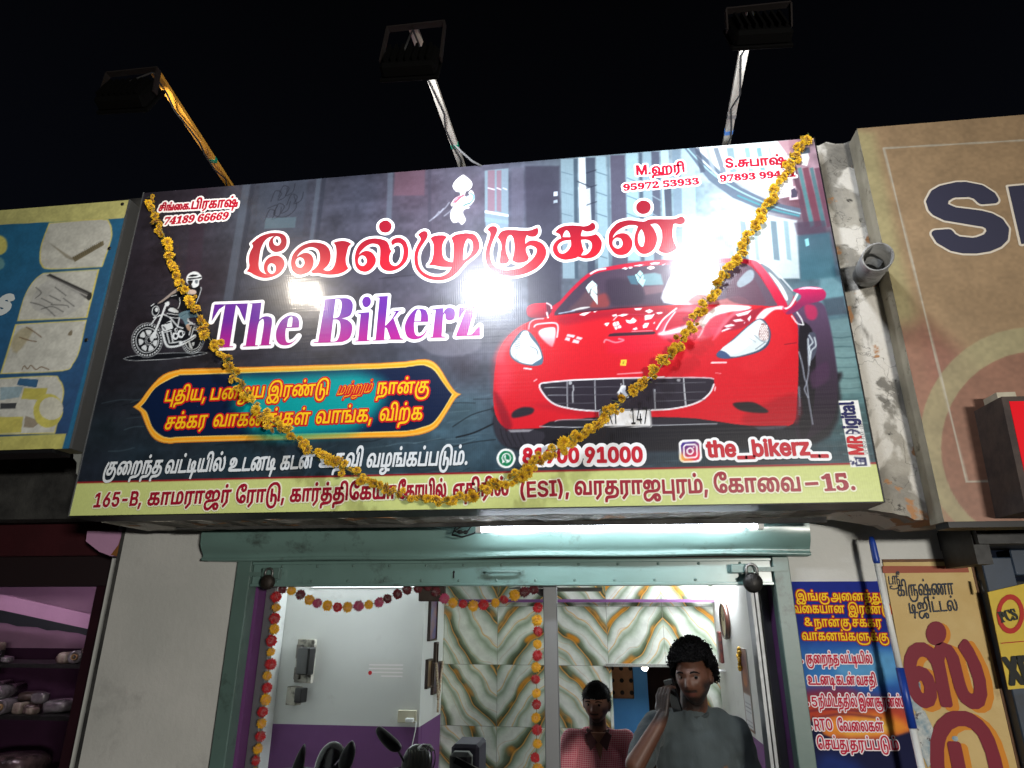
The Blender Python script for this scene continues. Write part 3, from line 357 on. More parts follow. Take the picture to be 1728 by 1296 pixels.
105:(1648,[(249,-12,-97,26,-50,49,-34,75,-11,105,5,63,38,108,33,45,90,67,117,36,115,2,87,-15,120,-54,92,-92,57,-110,9,-165,-38,-90,-32,-28,-87,-22,-95,26,-31,31,-36,87,7,155,58,130,127,109,111,36,144,-4,104,-40,78,-61,58,-75,38,-90,14,-103,-5,-61,-38,-90,-33,-28,-87,-22,-93,26,-32,31,-36,87,-1,104,21,92,84,130,76,54,116,34,419,8,0,-72,-170,0,0,-482,-86,0,0,482,-206,-16,-73,-36,-55,-58,-33,-85,-10,-140,19,-59,57,-32,28,5,36,35,17,86,-15,106,-65,119,-71,54,-90,29,-100,0,-96,-30,-46,-31,-53,-67,-36,-129,7,-120,28,-43,42,-14,48,19,30,77,-12,129,-40,84,-65,68,-49,28,-174,31,-90,-12,-88,-47,-38,-42,-43,-108,1,-109,30,-78,52,-36,78,8,30,33,10,54,-26,77,-30,19,-76,2,-100,-69,-15,64,75,58,93,22,84,-20,57,-57,20,-86,-21,-95,-59,-61)]),
106:(1285,[(249,-12,-51,6,-73,41,-43,61,-22,90,0,108,21,90,29,56,82,81,108,40,108,1,120,-55,59,-77,-29,3,12,34,72,81,77,18,94,-25,63,-89,15,-248,18,-80,37,-43,69,-19,61,16,24,22,28,61,7,76,-36,176,-90,134,78,53,56,-81,63,-145,16,-130,-24,-142,-72,-86,-73,-25,-85,0,-99,47,-36,50,-23,72,-27,289,-28,35,-41,10,-51,-19,-33,-57,-7,-418,-86,0,0,293,-17,101,-71,78,-94,20,-83,-15,-65,-44,-45,-67,-20,-62,-2,-130,30,-78,24,-23,59,-17,63,26,24,73,-26,77,-30,19,-76,2,-100,-69,-15,64,75,58,93,22,84,-20,57,-57,20,-86,-21,-95,-59,-61)]),
607:(622,[(23,0,0,26,70,21,18,73,-2,473,-17,38,-68,22,0,25,404,-6,72,-17,46,-27,34,-36,26,-62,-1,-76,-31,-69,-63,-50,-43,-16,-197,-13,8,-242,26,-28,55,-10,0,-26),(271,342,92,8,41,26,17,28,14,86,-11,86,-36,50,-29,12,-62,1,-23,-23)]),
608:(697,[(382,-16,-123,20,-55,26,-88,76,-57,106,-15,61,0,133,15,61,58,105,89,76,55,25,125,20,191,-45,22,5,25,40,26,0,0,-234,-25,0,-26,58,-69,89,-87,48,-103,-3,-46,-27,-60,-108,-15,-80,1,-191,44,-135,39,-41,50,-26,121,0,115,62,49,53,28,-26,-77,-82,-45,-29)]),
609:(581,[(64,-16,0,251,29,0,50,-131,79,-69,71,-13,65,14,43,40,14,57,-5,31,-40,53,-181,96,-75,63,-36,74,-4,44,26,106,72,69,48,19,87,4,139,-30,31,32,28,0,0,-219,-25,0,-18,53,-56,82,-76,46,-100,-6,-39,-35,-13,-49,6,-36,52,-54,195,-99,71,-62,33,-117,-31,-112,-52,-54,-74,-35,-117,-11,-135,32,-23,-8,-12,-26)])})
def catmull(pts, k=4):
    """smooth a closed outline; points with a third value are corners"""
    n = len(pts); out = []
    for i in range(n):
        p1 = pts[i]; p2 = pts[(i + 1) % n]
        p0 = pts[i - 1] if len(p1) < 3 else p1; p3 = pts[(i + 2) % n] if len(p2) < 3 else p2
        if len(p1) > 2 and len(p2) > 2: out.append((p1[0], p1[1])); continue
        for j in range(k):
            t = j / k
            out.append(tuple(.5 * (2 * p1[a] + (p2[a] - p0[a]) * t + (2 * p0[a] - 5 * p1[a] + 4 * p2[a] - p3[a]) * t * t + (3 * p1[a] - p0[a] - 3 * p2[a] + p3[a]) * t ** 3) for a in (0, 1)))
    return out
def sdf_grid(loops, step, pad, rule='nz'):
    A = np.concatenate(loops); x0, y0 = A.min(0) - pad; x1, y1 = A.max(0) + pad
    xs = np.arange(x0, x1 + step, step); ys = np.arange(y0, y1 + step, step)
    X, Y = np.meshgrid(xs, ys); P = np.stack([X.ravel(), Y.ravel()], 1)
    d2 = np.full(len(P), 1e18); wn_ = np.zeros(len(P), int)
    a = np.concatenate(loops); b = np.concatenate([np.roll(q, -1, 0) for q in loops])
    for i in range(len(a)):
        e_ = b[i] - a[i]; L = e_ @ e_
        if L < 1e-12: continue
        w = P - a[i]; t = np.clip((w @ e_) / L, 0, 1)
        q = w - t[:, None] * e_; np.minimum(d2, (q * q).sum(1), out=d2)
        up = (a[i][1] <= P[:, 1]) & (b[i][1] > P[:, 1]); dn = (a[i][1] > P[:, 1]) & (b[i][1] <= P[:, 1])
        cr = e_[0] * w[:, 1] - e_[1] * w[:, 0]
        wn_ += (up & (cr > 0)).astype(int); wn_ -= (dn & (cr < 0)).astype(int)
    ins = (wn_ != 0) if rule == 'nz' else (wn_ % 2 != 0)
    d = np.sqrt(d2); d[ins] *= -1
    return xs, ys, d.reshape(X.shape)
def contour(xs, ys, D, iso):
    """closed outlines of D<iso by marching squares"""
    D = D - iso; D = np.where(np.abs(D) < 1e-6, 1e-6, D); S_ = D < 0
    ny, nx = D.shape; seg = {}
    cell = S_[:-1, :-1].astype(int) + 2 * S_[:-1, 1:] + 4 * S_[1:, 1:] + 8 * S_[1:, :-1]
    T = {1: [(3, 0)], 2: [(0, 1)], 3: [(3, 1)], 4: [(1, 2)], 5: [(3, 0), (1, 2)], 6: [(0, 2)], 7: [(3, 2)], 8: [(2, 3)], 9: [(2, 0)], 10: [(0, 1), (2, 3)], 11: [(2, 1)], 12: [(1, 3)], 13: [(1, 0)], 14: [(0, 3)]}
    jj, ii = np.nonzero((cell > 0) & (cell < 15))
    def key(j, i, e_): return ((0, j, i), (1, j, i + 1), (0, j + 1, i), (1, j, i))[e_]
    for j, i in zip(jj.tolist(), ii.tolist()):
        for p, q in T[int(cell[j, i])]: seg[key(j, i, p)] = key(j, i, q)
    def pt(k):
        h, j, i = k
        if h == 0: t = D[j, i] / (D[j, i] - D[j, i + 1]); return (xs[i] + t * (xs[i + 1] - xs[i]), ys[j])
        t = D[j, i] / (D[j, i] - D[j + 1, i]); return (xs[i], ys[j] + t * (ys[j + 1] - ys[j]))
    loops = []
    while seg:
        k0 = next(iter(seg)); k = k0; lp = []
        while k in seg:
            nk = seg.pop(k); lp.append(pt(k)); k = nk
        if len(lp) > 3: loops.append(np.array(lp))
    return loops
def thin(lp, tol):
    """drop points that lie on a straight run"""
    keep = [0]; n = len(lp)
    i = 0
    while i < n - 1:
        j = i + 1; best = j
        while j < n and j - i <= 10:
            a, b = lp[i], lp[j]; e_ = b - a; L = math.hypot(*e_)
            if j - i > 1 and L > 0:
                q = lp[i + 1:j] - a
                if np.abs(e_[0] * q[:, 1] - e_[1] * q[:, 0]).max() / L > tol: break
            best = j; j += 1
        keep.append(best); i = best
    return lp[keep[:-1]] if keep[-1] == n - 1 and len(keep) > 4 and np.hypot(*(lp[keep[-1]] - lp[0])) < tol else lp[keep]
def fill_loops(mb, loops, place, colf, inside):
    """flat filled outlines; place(x,y)->world, colf(x,y)->linear rgb"""
    vv = []; ee = []
    for lp in loops:
        o = len(vv); n = len(lp); vv += [Vector((float(p[0]), float(p[1]))) for p in lp]; ee += [(o + i, o + (i + 1) % n) for i in range(n)]
    V, _, F, *_r = geometry.delaunay_2d_cdt(vv, ee, [], 1, 1e-5)
    o = len(mb.v); mb.v += [tuple(place(p.x, p.y)) for p in V]; mb.c += [colf(p.x, p.y) for p in V]
    for t in F:
        c = sum((V[i] for i in t), Vector((0, 0))) / 3
        if inside(c.x, c.y): mb.f.append(tuple(o + i for i in t)); mb.sm.append(False)
def sampler(xs, ys, D, iso):
    def f(x, y):
        i = min(max((x - xs[0]) / (xs[1] - xs[0]), 0), len(xs) - 1.001); j = min(max((y - ys[0]) / (ys[1] - ys[0]), 0), len(ys) - 1.001)
        i0, j0 = int(i), int(j); a, c = i - i0, j - j0
        return (D[j0, i0] * (1 - a) + D[j0, i0 + 1] * a) * (1 - c) + (D[j0 + 1, i0] * (1 - a) + D[j0 + 1, i0 + 1] * a) * c < iso
    return f
def glyph_mesh(mb_fill, mb_halo, loops, place, fill, halo, halo_mm, bold, rule, alt=0, step=None, thin_tol=.12):
    A = np.concatenate(loops); h = float((A.max(0) - A.min(0)).max())
    step = step or min(2.2, max(.55, h / 46)); pad = max(halo_mm + bold, bold, 0) + 3 * step
    xs, ys, D = sdf_grid(loops, step, pad, rule)
    if halo is not None:
        lp = [thin(q, thin_tol) for q in contour(xs, ys, D, bold + halo_mm)]
        if lp: fill_loops(mb_halo, lp, lambda x, y: place(x, y, 1 + .12 * alt), halo, sampler(xs, ys, D, bold + halo_mm))
    lp = [thin(q, thin_tol) for q in contour(xs, ys, D, bold)]
    if lp: fill_loops(mb_fill, lp, lambda x, y: place(x, y, 2), fill, sampler(xs, ys, D, bold))
def run_loops(txt_keys, a, b, h, slant=0.0, lat_h=None):
    """glyph outlines of one run set along a baseline from a to b (mm); h is the height of the letter body"""
    adv = 0; items = []
    tam = any(0 <= k < 500 for k in txt_keys)
    for k in txt_keys:
        if k < 0: adv += 260; continue
        w, cs = GLYPHS[k]
        if cs: items.append((adv, cs))
        adv += w
    lo = min(o + min(c[0::2]) for o, cs in items for c in cs); hi = max(o + max(c[0::2]) for o, cs in items for c in cs)
    body = 554.0 if tam else 728.0
    ux, uy = b[0] - a[0], b[1] - a[1]; L = math.hypot(ux, uy); ux /= L; uy /= L
    sx = L / (hi - lo); sy = h / body; out = []
    for o, cs in items:
        g = []
        for c in cs:
            x = (np.array(c[0::2], float) + o - lo) * sx; y = np.array(c[1::2], float) * sy; x = x + y * slant
            g.append(np.stack([a[0] + x * ux - y * uy, a[1] + x * uy + y * ux], 1))
        out.append(g)
    return out
def lettering(name, runs, fill, halo, halo_mm, bold, slant, place, parent, m, grad=None):
    """runs: (glyph keys, u0, v0, u1, v1, h)"""
    mf, mh = MB(), MB(); fl = lin(fill); hl = lin(halo) if halo is not None else None
    ff = (lambda x, y: fl) if grad is None else grad
    i = 0
    for keys, u0, v0, u1, v1, h in runs:
        for g in run_loops(keys, (u0, v0), (u1, v1), h, slant):
            glyph_mesh(mf, mh, g, place, ff, (lambda x, y: hl) if hl is not None else None, halo_mm, bold, 'nz', i % 3); i += 1
    o = mf.build(name, m, parent)
    if mh.v: mh.build('letter_outline', m, o)
    return o

# ------------------------------------------------------------------ painted sheets: a dense grid whose vertices carry the printed colours
class Sheet:
    def __init__(s, w, h, step, base=(128,128,128)):
        s.w, s.h, s.step = w, h, step
        s.xs = np.linspace(0, w, int(round(w / step)) + 1); s.ys = np.linspace(0, h, int(round(h / step)) + 1)
        s.X, s.Y = np.meshgrid(s.xs, s.ys); s.img = np.zeros(s.X.shape + (3,)) + np.asarray(base, float)
    def idw(s, pts, power=2.6):
        st = 12; X = s.X[::st, ::st]; Y = s.Y[::st, ::st]; acc = np.zeros(X.shape + (3,)); ws = np.zeros(X.shape)
        for u, v, r, g, b in pts:
            w = 1.0 / (((X - u) ** 2 + (Y - v) ** 2) + 400.0) ** (power / 2); ws += w; acc += w[..., None] * np.array([r, g, b], float)
        acc /= ws[..., None]
        # bilinear up
        yi = np.clip(np.arange(len(s.ys)) / st, 0, X.shape[0] - 1.001); xi = np.clip(np.arange(len(s.xs)) / st, 0, X.shape[1] - 1.001)
        y0 = yi.astype(int); x0 = xi.astype(int); fy = (yi - y0)[:, None, None]; fx = (xi - x0)[None, :, None]
        y1 = np.minimum(y0 + 1, X.shape[0] - 1); x1 = np.minimum(x0 + 1, X.shape[1] - 1)
        g = lambda a, b: acc[a][:, b]
        s.img = (g(y0, x0) * (1 - fx) + g(y0, x1) * fx) * (1 - fy) + (g(y1, x0) * (1 - fx) + g(y1, x1) * fx) * fy
    def noise(s, amp, size, seed, aniso=1.0):
        rs = np.random.RandomState(seed); ny = int(s.h / size) + 3; nx = int(s.w / (size * aniso)) + 3
        N = rs.rand(ny, nx) - .5
        yi = s.ys / size; xi = s.xs / (size * aniso); y0 = yi.astype(int); x0 = xi.astype(int)
        fy = (yi - y0); fx = (xi - x0); fy = (fy * fy * (3 - 2 * fy))[:, None]; fx = (fx * fx * (3 - 2 * fx))[None]
        v = (N[y0][:, x0] * (1 - fx) + N[y0][:, x0 + 1] * fx) * (1 - fy) + (N[y0 + 1][:, x0] * (1 - fx) + N[y0 + 1][:, x0 + 1] * fx) * fy
        s.img *= (1 + amp * 2 * v)[..., None]
    def _win(s, A, pad):
        x0, y0 = A.min(0) - pad; x1, y1 = A.max(0) + pad
        i0, i1 = np.searchsorted(s.xs, [x0, x1]); j0, j1 = np.searchsorted(s.ys, [y0, y1])
        return slice(max(0, j0 - 1), j1 + 1), slice(max(0, i0 - 1), i1 + 1)
    def _dist(s, a, b, sl):
        X = s.X[sl]; Y = s.Y[sl]; d2 = np.full(X.shape, 1e18); ins = np.zeros(X.shape, bool)
        for p, q in zip(a, b):
            ex, ey = q - p; L = ex * ex + ey * ey
            if L < 1e-9: continue
            wx = X - p[0]; wy = Y - p[1]; t = np.clip((wx * ex + wy * ey) / L, 0, 1)
            np.minimum(d2, (wx - t * ex) ** 2 + (wy - t * ey) ** 2, out=d2)
            c = ((p[1] <= Y) & (q[1] > Y)) | ((q[1] <= Y) & (p[1] > Y))
            if ey: ins ^= c & (X < p[0] + (Y - p[1]) * ex / ey)
        return np.sqrt(d2), ins
    def op(s, o):
        if o[0] == 'p':
            _, pts, col, f, al, sm, col2, g = o
            A = np.array(catmull(pts, 3) if sm else [p[:2] for p in pts], float); sl = s._win(A, f)
            if s.X[sl].size == 0: return
            d, ins = s._dist(A, np.roll(A, -1, 0), sl); d[ins] *= -1
            k = np.clip(.5 - d / max(f, 1e-3), 0, 1); k = k * k * (3 - 2 * k) * al
            c = np.array(col, float)
            if col2:
                (ax, ay), (bx, by) = g[0][:2], g[1][:2]; ex, ey = bx - ax, by - ay
                t = np.clip(((s.X[sl] - ax) * ex + (s.Y[sl] - ay) * ey) / (ex * ex + ey * ey + 1e-9), 0, 1)[..., None]
                c = c * (1 - t) + np.array(col2, float) * t
        else:
            _, pts, col, w, f, al, sm = o
            P_ = [p[:2] for p in pts]
            if sm and len(P_) > 2:
                q = [P_[0] + (1,)] + [tuple(p) for p in P_[1:-1]] + [P_[-1] + (1,)]
                sm_ = catmull(q, 4); cut = max(range(len(sm_)), key=lambda i: i if sm_[i] == tuple(P_[-1]) else -1)
                P_ = sm_[:cut + 1]
            A = np.array(P_, float); sl = s._win(A, w + f)
            if s.X[sl].size == 0: return
            d, _ = s._dist(A[:-1], A[1:], sl); k = np.clip(.5 - (d - w / 2) / max(f, 1e-3), 0, 1) * al; c = np.array(col, float)
        s.img[sl] = s.img[sl] * (1 - k[..., None]) + c * k[..., None]
    def build(s, name, m, place, parent=None):
        ny, nx = s.X.shape
        O = np.array(place(0, 0)); ex = (np.array(place(s.w, 0)) - O) / s.w; ey = (np.array(place(0, s.h)) - O) / s.h
        V = O + s.X.ravel()[:, None] * ex + s.Y.ravel()[:, None] * ey
        me = bpy.data.meshes.new(name); nf = (ny - 1) * (nx - 1)
        me.vertices.add(len(V)); me.vertices.foreach_set('co', V.astype(np.float32).ravel())
        i = (np.arange(ny - 1)[:, None] * nx + np.arange(nx - 1)[None]).ravel()
        F = np.stack([i, i + 1, i + nx + 1, i + nx], 1).astype(np.int32)
        me.loops.add(nf * 4); me.loops.foreach_set('vertex_index', F.ravel())
        me.polygons.add(nf); me.polygons.foreach_set('loop_start', np.arange(nf, dtype=np.int32) * 4)
        me.update(calc_edges=True)
        a = me.color_attributes.new('Col', 'FLOAT_COLOR', 'POINT')
        col = np.concatenate([lin(np.clip(s.img, 0, 255)).reshape(-1, 3), np.ones((len(V), 1))], 1)
        a.data.foreach_set('color', col.astype(np.float32).ravel())
        return link(name, me, m, parent)
# ================================================================== setting
ASPH = mat('asphalt', (64,64,66), .9, rgb2=(44,44,46), vscale=6, bump=.5, bscale=90)
FLOOR = mat('shop_floor_tile', (150,146,138), .35, var=.15, vscale=3)
def plane(name, x0, x1, y0, y1, z, m, kind='structure', flip=False):
    b = MB(); b.add([(x0,y0,z),(x1,y0,z),(x1,y1,z),(x0,y1,z)], [(0,1,2,3) if not flip else (3,2,1,0)])
    return tag(b.build(name, m), kind=kind)
plane('road', -90, 90, -90, .62, -.32, ASPH)
PAVE = MB().box(-12, 12, -1.1, .60, -.32, -.17).build('pavement', mat('pavement_concrete', (112,108,102), .85, var=.3, vscale=5, bump=.4, bscale=50)); tag(PAVE, kind='structure')
plane('floor', -2.7, 1.95, .60, 8.2, 0.0, FLOOR)
tag(MB().box(-2.7, 1.95, .58, .62, -.32, -.004).build('doorstep', mat('pavement_concrete')), kind='structure')

GREEN = mat('grey_green_enamel', (102,130,124), .34, spec=.5, coat=.25, coat_rough=.2, var=.10, vscale=5, bump=.05, bscale=9, dirt=(62,70,66), dscale=7, dlo=.56, dhi=.72)
GREEN_D = mat('grey_green_enamel_flat', (88,112,106), .42, var=.14, vscale=4, bump=.08, bscale=30, dirt=(54,64,58), dscale=6, dlo=.58, dhi=.72)
WHITEWASH = mat('whitewashed_plaster', (200,200,196), .82, rgb2=(186,187,183), vscale=2.2, bump=.25, bscale=40, dirt=(140,140,138), dscale=2.6, dlo=.58, dhi=.84)
ROOMWHITE = mat('room_white_paint', (206,208,204), .65, var=.05, vscale=2, bump=.08, bscale=60, dirt=(168,168,160), dscale=2.6, dlo=.62, dhi=.85)
PURPLE = mat('purple_wall_paint', (104,58,112), .6, var=.10, vscale=3, bump=.08, bscale=60)
CONC = mat('weathered_concrete', (150,148,140), .92, rgb2=(104,102,97), vscale=7, bump=.9, bscale=26, dirt=(52,50,46), dscale=13, dlo=.60, dhi=.70)
SOFFIT = mat('dark_concrete', (70,70,68), .9, rgb2=(38,38,38), vscale=6, bump=.7, bscale=30)  # dark grey concrete, mottled in tone
BLACKM = mat('black_metal', (16,16,18), .5, spec=.4)
STEEL = mat('dull_steel', (118,118,116), .42, metal=.85, rvar=.12, vscale=14)
ALU = mat('aluminium_section', (128,130,132), .5, metal=.75, rvar=.1, vscale=20)
DARKSTEEL = mat('dark_steel', (52,52,52), .5, metal=.6, var=.4, vscale=30)
MAROON = mat('maroon_paint', (64,20,26), .6, var=.3, vscale=4, bump=.15, bscale=40)
PINK = mat('pink_plaster', (196,150,186), .8, var=.10, vscale=3, bump=.2, bscale=30)

# ---- peeling parapet that carries the boards
def ragged(x0, z0, x1, z1, n, amp, seed):
    rs = random.Random(seed); return [(x0 + (x1 - x0) * i / n, z0 + (z1 - z0) * i / n + rs.uniform(-amp, amp)) for i in range(n + 1)]
par = empty('concrete_parapet', (0, .3, 2.2), 'weathered concrete parapet behind the signboards with peeling plaster and a broken lower edge', 'parapet')
poly = [(-1.765, 3.832), (-1.765, 2.60), (-1.74, 2.592), (-1.72, 2.56), (-1.698, 2.55), (-1.69, 2.51), (-1.668, 2.49), (-1.66, 2.44), (-1.645, 2.425), (-1.63, 2.37), (-1.60, 2.33), (-1.54, 2.255)]
poly += ragged(-1.50, 2.240, 1.50, 2.243, 60, .004, 3) + ragged(1.54, 2.236, 1.75, 2.190, 9, .006, 5) + ragged(1.78, 2.19, 2.9, 2.195, 30, .012, 5) + [(2.9, 3.86)] + ragged(1.85, 3.86, 1.53, 3.85, 9, .010, 8)
def parapet_mat():
    m = mat('peeling_plaster', (168,163,152), .93, rgb2=(118,115,108), vscale=5, bump=1.0, bscale=34, dirt=(60,57,52), dscale=16, dlo=.60, dhi=.68)
    n = m.node_tree.nodes; l = m.node_tree.links; b = n['Principled BSDF']
    src = b.inputs['Base Color'].links[0].from_socket
    tcn = n.new('ShaderNodeTexCoord')
    def mask(scale, lo, hi, det=6, dist=.0):
        t = n.new('ShaderNodeTexNoise'); t.inputs['Scale'].default_value = scale; t.inputs['Detail'].default_value = det; t.inputs['Distortion'].default_value = dist
        l.new(tcn.outputs['Object'], t.inputs['Vector']); r = n.new('ShaderNodeMapRange'); r.inputs['From Min'].default_value = lo; r.inputs['From Max'].default_value = hi
        l.new(t.outputs['Fac'], r.inputs['Value']); return r.outputs[0]
    def mix(fac, a, col):
        mx = n.new('ShaderNodeMix'); mx.data_type = 'RGBA'; l.new(fac, mx.inputs[0]); l.new(a, mx.inputs[6]); mx.inputs[7].default_value = L4(col); return mx.outputs[2]
    src = mix(mask(4.2, .50, .54, 8, .6), src, (206,202,194))          # remaining limewash
    src = mix(mask(6.5, .60, .63, 5, .3), src, (170,126,88))           # bared brick-coloured coat
    vo = n.new('ShaderNodeTexVoronoi'); vo.feature = 'DISTANCE_TO_EDGE'; vo.inputs['Scale'].default_value = 3.6
    nzv = n.new('ShaderNodeTexNoise'); nzv.inputs['Scale'].default_value = 9; nzv.inputs['Detail'].default_value = 5
    l.new(tcn.outputs['Object'], nzv.inputs['Vector'])
    ad = n.new('ShaderNodeMix'); ad.data_type = 'VECTOR'; ad.inputs[0].default_value = .18; l.new(tcn.outputs['Object'], ad.inputs[4]); l.new(nzv.outputs['Color'], ad.inputs[5]); l.new(ad.outputs[1], vo.inputs['Vector'])
    r = n.new('ShaderNodeMapRange'); r.inputs['From Min'].default_value = .006; r.inputs['From Max'].default_value = -.004; l.new(vo.outputs['Distance'], r.inputs['Value'])
    src = mix(r.outputs[0], src, (46,43,38))                            # cracks
    l.new(src, b.inputs['Base Color']); return m
PLAST = parapet_mat()
MB().prism(poly, .15, .45).build('parapet_face', PLAST, par)
STRIPM = mat('painted_concrete_strip', (150,154,150), .8, rgb2=(120,124,120), vscale=5, bump=.3, bscale=26, dirt=(92,84,70), dscale=5, dlo=.58, dhi=.72, stretch=(3,1,.7))
sp_ = [(-1.768, 3.74), (-1.768, 2.60), (-1.742, 2.596), (-1.722, 2.565), (-1.70, 2.555), (-1.692, 2.515), (-1.67, 2.495), (-1.662, 2.45), (-1.647, 2.43), (-1.632, 2.38), (-1.60, 2.34), (-1.535, 2.27), (-1.535, 3.74)]
MB().prism(sp_, .138, .149).build('painted_strip', STRIPM, par)
MB().box(-1.775, -1.535, .130, .149, 3.742, 3.846).build('coping', mat('dark_concrete'), par)
b = MB(); b.add([(-1.3,.352,2.2425),(1.45,.352,2.2425),(1.45,.352,2.2215),(-1.3,.352,2.231),(-1.3,.370,2.2425),(1.45,.370,2.2425),(1.45,.370,2.2215),(-1.3,.370,2.231)], [(0,1,2,3),(7,6,5,4),(3,2,6,7),(0,3,7,4),(1,5,6,2)]); b.build('tube_hiding_lip', SOFFIT, par)  # lip added in front of the lit tube to hide its upper part
b = MB(); b.box(-1.62, 2.0, .451, .66, 2.335, 2.44); b.build('soffit', SOFFIT, par)

# ---- shop front walls
fw = MB(); fw.box(-1.752, -1.124, .625, .80, 0, 2.334); lw = fw.build('front_wall', WHITEWASH); tag(lw, 'whitewashed wall left of the rolling shutter, beside the dark shop', 'wall')
MB().box(-1.775, -1.7525, .63, .80, 0, 2.333).build('wall_edge', mat('dark_concrete'), lw)
fw = MB(); fw.box(1.351, 2.03, .625, .80, 0, 2.334); tag(fw.build('front_wall', WHITEWASH), 'whitewashed wall right of the rolling shutter, behind the blue poster', 'wall')

# ---- rolling shutter: hood, rolled-up bottom bar, guide posts
sh = empty('rolling_shutter', (.11, .6, 0), 'grey-green rolling shutter, rolled up into its dented hood over the doorway', 'shutter')
rs = random.Random(11)
prof = [(.60,2.335),(.553,2.33),(.532,2.31),(.521,2.28),(.517,2.25),(.517,2.215),(.521,2.19),(.531,2.168),(.546,2.15),(.556,2.141),(.557,2.128),(.548,2.126),(.548,2.116),(.61,2.114)]
hb = MB(); nx = 70
xs_ = [-1.28 + 2.712 * i / nx for i in range(nx + 1)]
vs = []
for x in xs_:
    for k, (y, z) in enumerate(prof):
        d = .0035 * math.sin(x * 9.3 + k * .55) * math.sin(x * 3.1 + 1) + .0022 * math.sin(x * 21 + k) if 1 < k < 9 else 0
        zz = z + (.004 * math.sin(x * 2.3) + .003 * math.sin(x * 7) if k > 8 else 0)
        vs.append((x, y + d, zz))
n_ = len(prof)
hb.add(vs, [(i * n_ + k, i * n_ + k + 1, (i + 1) * n_ + k + 1, (i + 1) * n_ + k) for i in range(nx) for k in range(n_ - 1)], True)
hb.add([(-1.28, y, z) for y, z in prof], [tuple(range(n_))]); hb.add([(1.432, y, z) for y, z in prof], [tuple(range(n_))[::-1]])
hb.build('hood', GREEN, sh)
bb = MB(); bb.box(-1.052, 1.282, .612, .655, 1.998, 2.112, bev=.004); bb.box(-1.052, 1.282, .598, .6115, 1.998, 2.010, bev=.002); bb.box(-1.052, 1.282, .600, .6115, 2.096, 2.108, bev=.002)
bar_ = bb.build('bottom_bar', GREEN, sh)
rvm = None
for i in range(13):
    for z in (2.022, 2.088):
        p_ = Vector((-.93 + i * .172 + (.02 if z > 2.05 else 0), .611, z))
        if rvm is None: rvm = MB().ball((0, 0, 0), (.0065, .004, .0065), 8, 6).build('rivet', GREEN_D, bar_, at=p_); rv = rvm
        else: rv = rvm.copy(); C.objects.link(rv); rv.location = p_
h = MB(); h.tube([(.05,.611,2.056),(.052,.590,2.056),(.07,.585,2.056),(.19,.585,2.056),(.207,.590,2.056),(.209,.611,2.056)], .006, 8); h.box(.032,.066,.607,.6115,2.046,2.066); h.box(.194,.228,.607,.6115,2.046,2.066)
h.build('handle', GREEN_D, bar_)
h = MB(); h.box(-.096,-.090,.6085,.6119,2.032,2.062); h.ball((-.093,.611,2.058),(.006,.003,.006),10,6); h.build('keyhole', BLACKM, bar_)
for x0, x1 in ((-1.123, -1.053), (1.283, 1.350)):
    g = MB(); g.box(x0, x1, .59, .665, 0, 2.112, bev=.003); g.build('guide_post', GREEN_D, sh)
bolt = MB(); bolt.box(-1.112, -.935, .585, .5975, 2.044, 2.062); bolt.box(-.985, -.90, .570, .5985, 2.030, 2.080, bev=.003); bolt.build('slide_bolt', GREEN_D, sh)
bolt = MB(); bolt.box(1.150, 1.338, .585, .5975, 2.052, 2.070); bolt.box(1.108, 1.20, .570, .5985, 2.045, 2.082, bev=.003); bolt.build('slide_bolt', GREEN_D, sh)
def padlock(x, y, z, s, label, c):
    t = empty('padlock', (x, y, z), label, 'padlock', 'padlocks on the shutter')
    b = MB(); b.lathe([(0,-.016),(.020,-.015),(.0245,-.008),(.025,0),(.0245,.008),(.020,.015),(0,.016)], Matrix.Translation((x,y,z)) @ Matrix.Rotation(R(90),4,'X') @ Matrix.Diagonal((s,s*1.05,s,1)), 24); b.box(x-.003,x+.003,y-.0175*s,y-.0155*s,z-.010,z+.002)
    b.build('lock_body', c, t)
    b = MB(); b.tube([(x-.014*s, y, z+.012*s)] + [(x-.014*s*math.cos(PI*k/8), y, z+.034*s+.014*s*math.sin(PI*k/8)) for k in range(9)] + [(x+.014*s, y, z+.012*s)], .0042*s, 8); b.build('shackle', STEEL, t)
padlock(1.186, .556, 2.005, 1.55, 'round dark padlock on the right end of the shutter bar', mat('tarnished_iron', (44,42,40), .5, metal=.6, var=.4, vscale=60))
padlock(-.945, .560, 2.016, 1.25, 'rusty padlock on the left end of the shutter bar, above the pompom garland', mat('rusty_iron', (58,50,44), .6, metal=.5, var=.5, vscale=50))

# ---- tube light under the parapet
tl_ = empty('tube_light', (.63, .39, 2.24), 'lit white tube light fixed under the parapet above the shutter hood', 'tube light', 'tube lights')
MB().box(.05, 1.21, .372, .408, 2.2372, 2.2398).build('batten', mat('white_enamel', (200,200,198), .5), tl_)
MB().tube([(.07,.39,2.2205),(1.19,.39,2.2235)], .0125, 12).build('tube', lamp_mat('tube_glow_canopy', (236,244,255), P_CANOPY_TUBE), tl_)
for x_ in (.045, 1.191): MB().box(x_, x_ + .024, .376, .404, 2.203, 2.2370).build('end_holder', mat('white_enamel'), tl_)
wl = MB(); wl.tube([(-.03,.44,2.236),(-.06,.43,2.215),(-.065,.42,2.200),(-.02,.415,2.190),(.03,.42,2.205),(.055,.45,2.236)], .0035, 8); wl.tube([(-.05,.42,2.235),(-.055,.41,2.216),(-.03,.41,2.205),(.0,.41,2.209),(.02,.42,2.236)], .003, 8)
wl.ball((-.03,.415,2.212),(.014,.008,.009),10,6); wl.ball((-.005,.415,2.210),(.012,.008,.009),10,6)
tag(wl.build('loose_wire', BLACKM), 'loop of black wire hanging under the sign beside the end of the lit tube', 'wire')

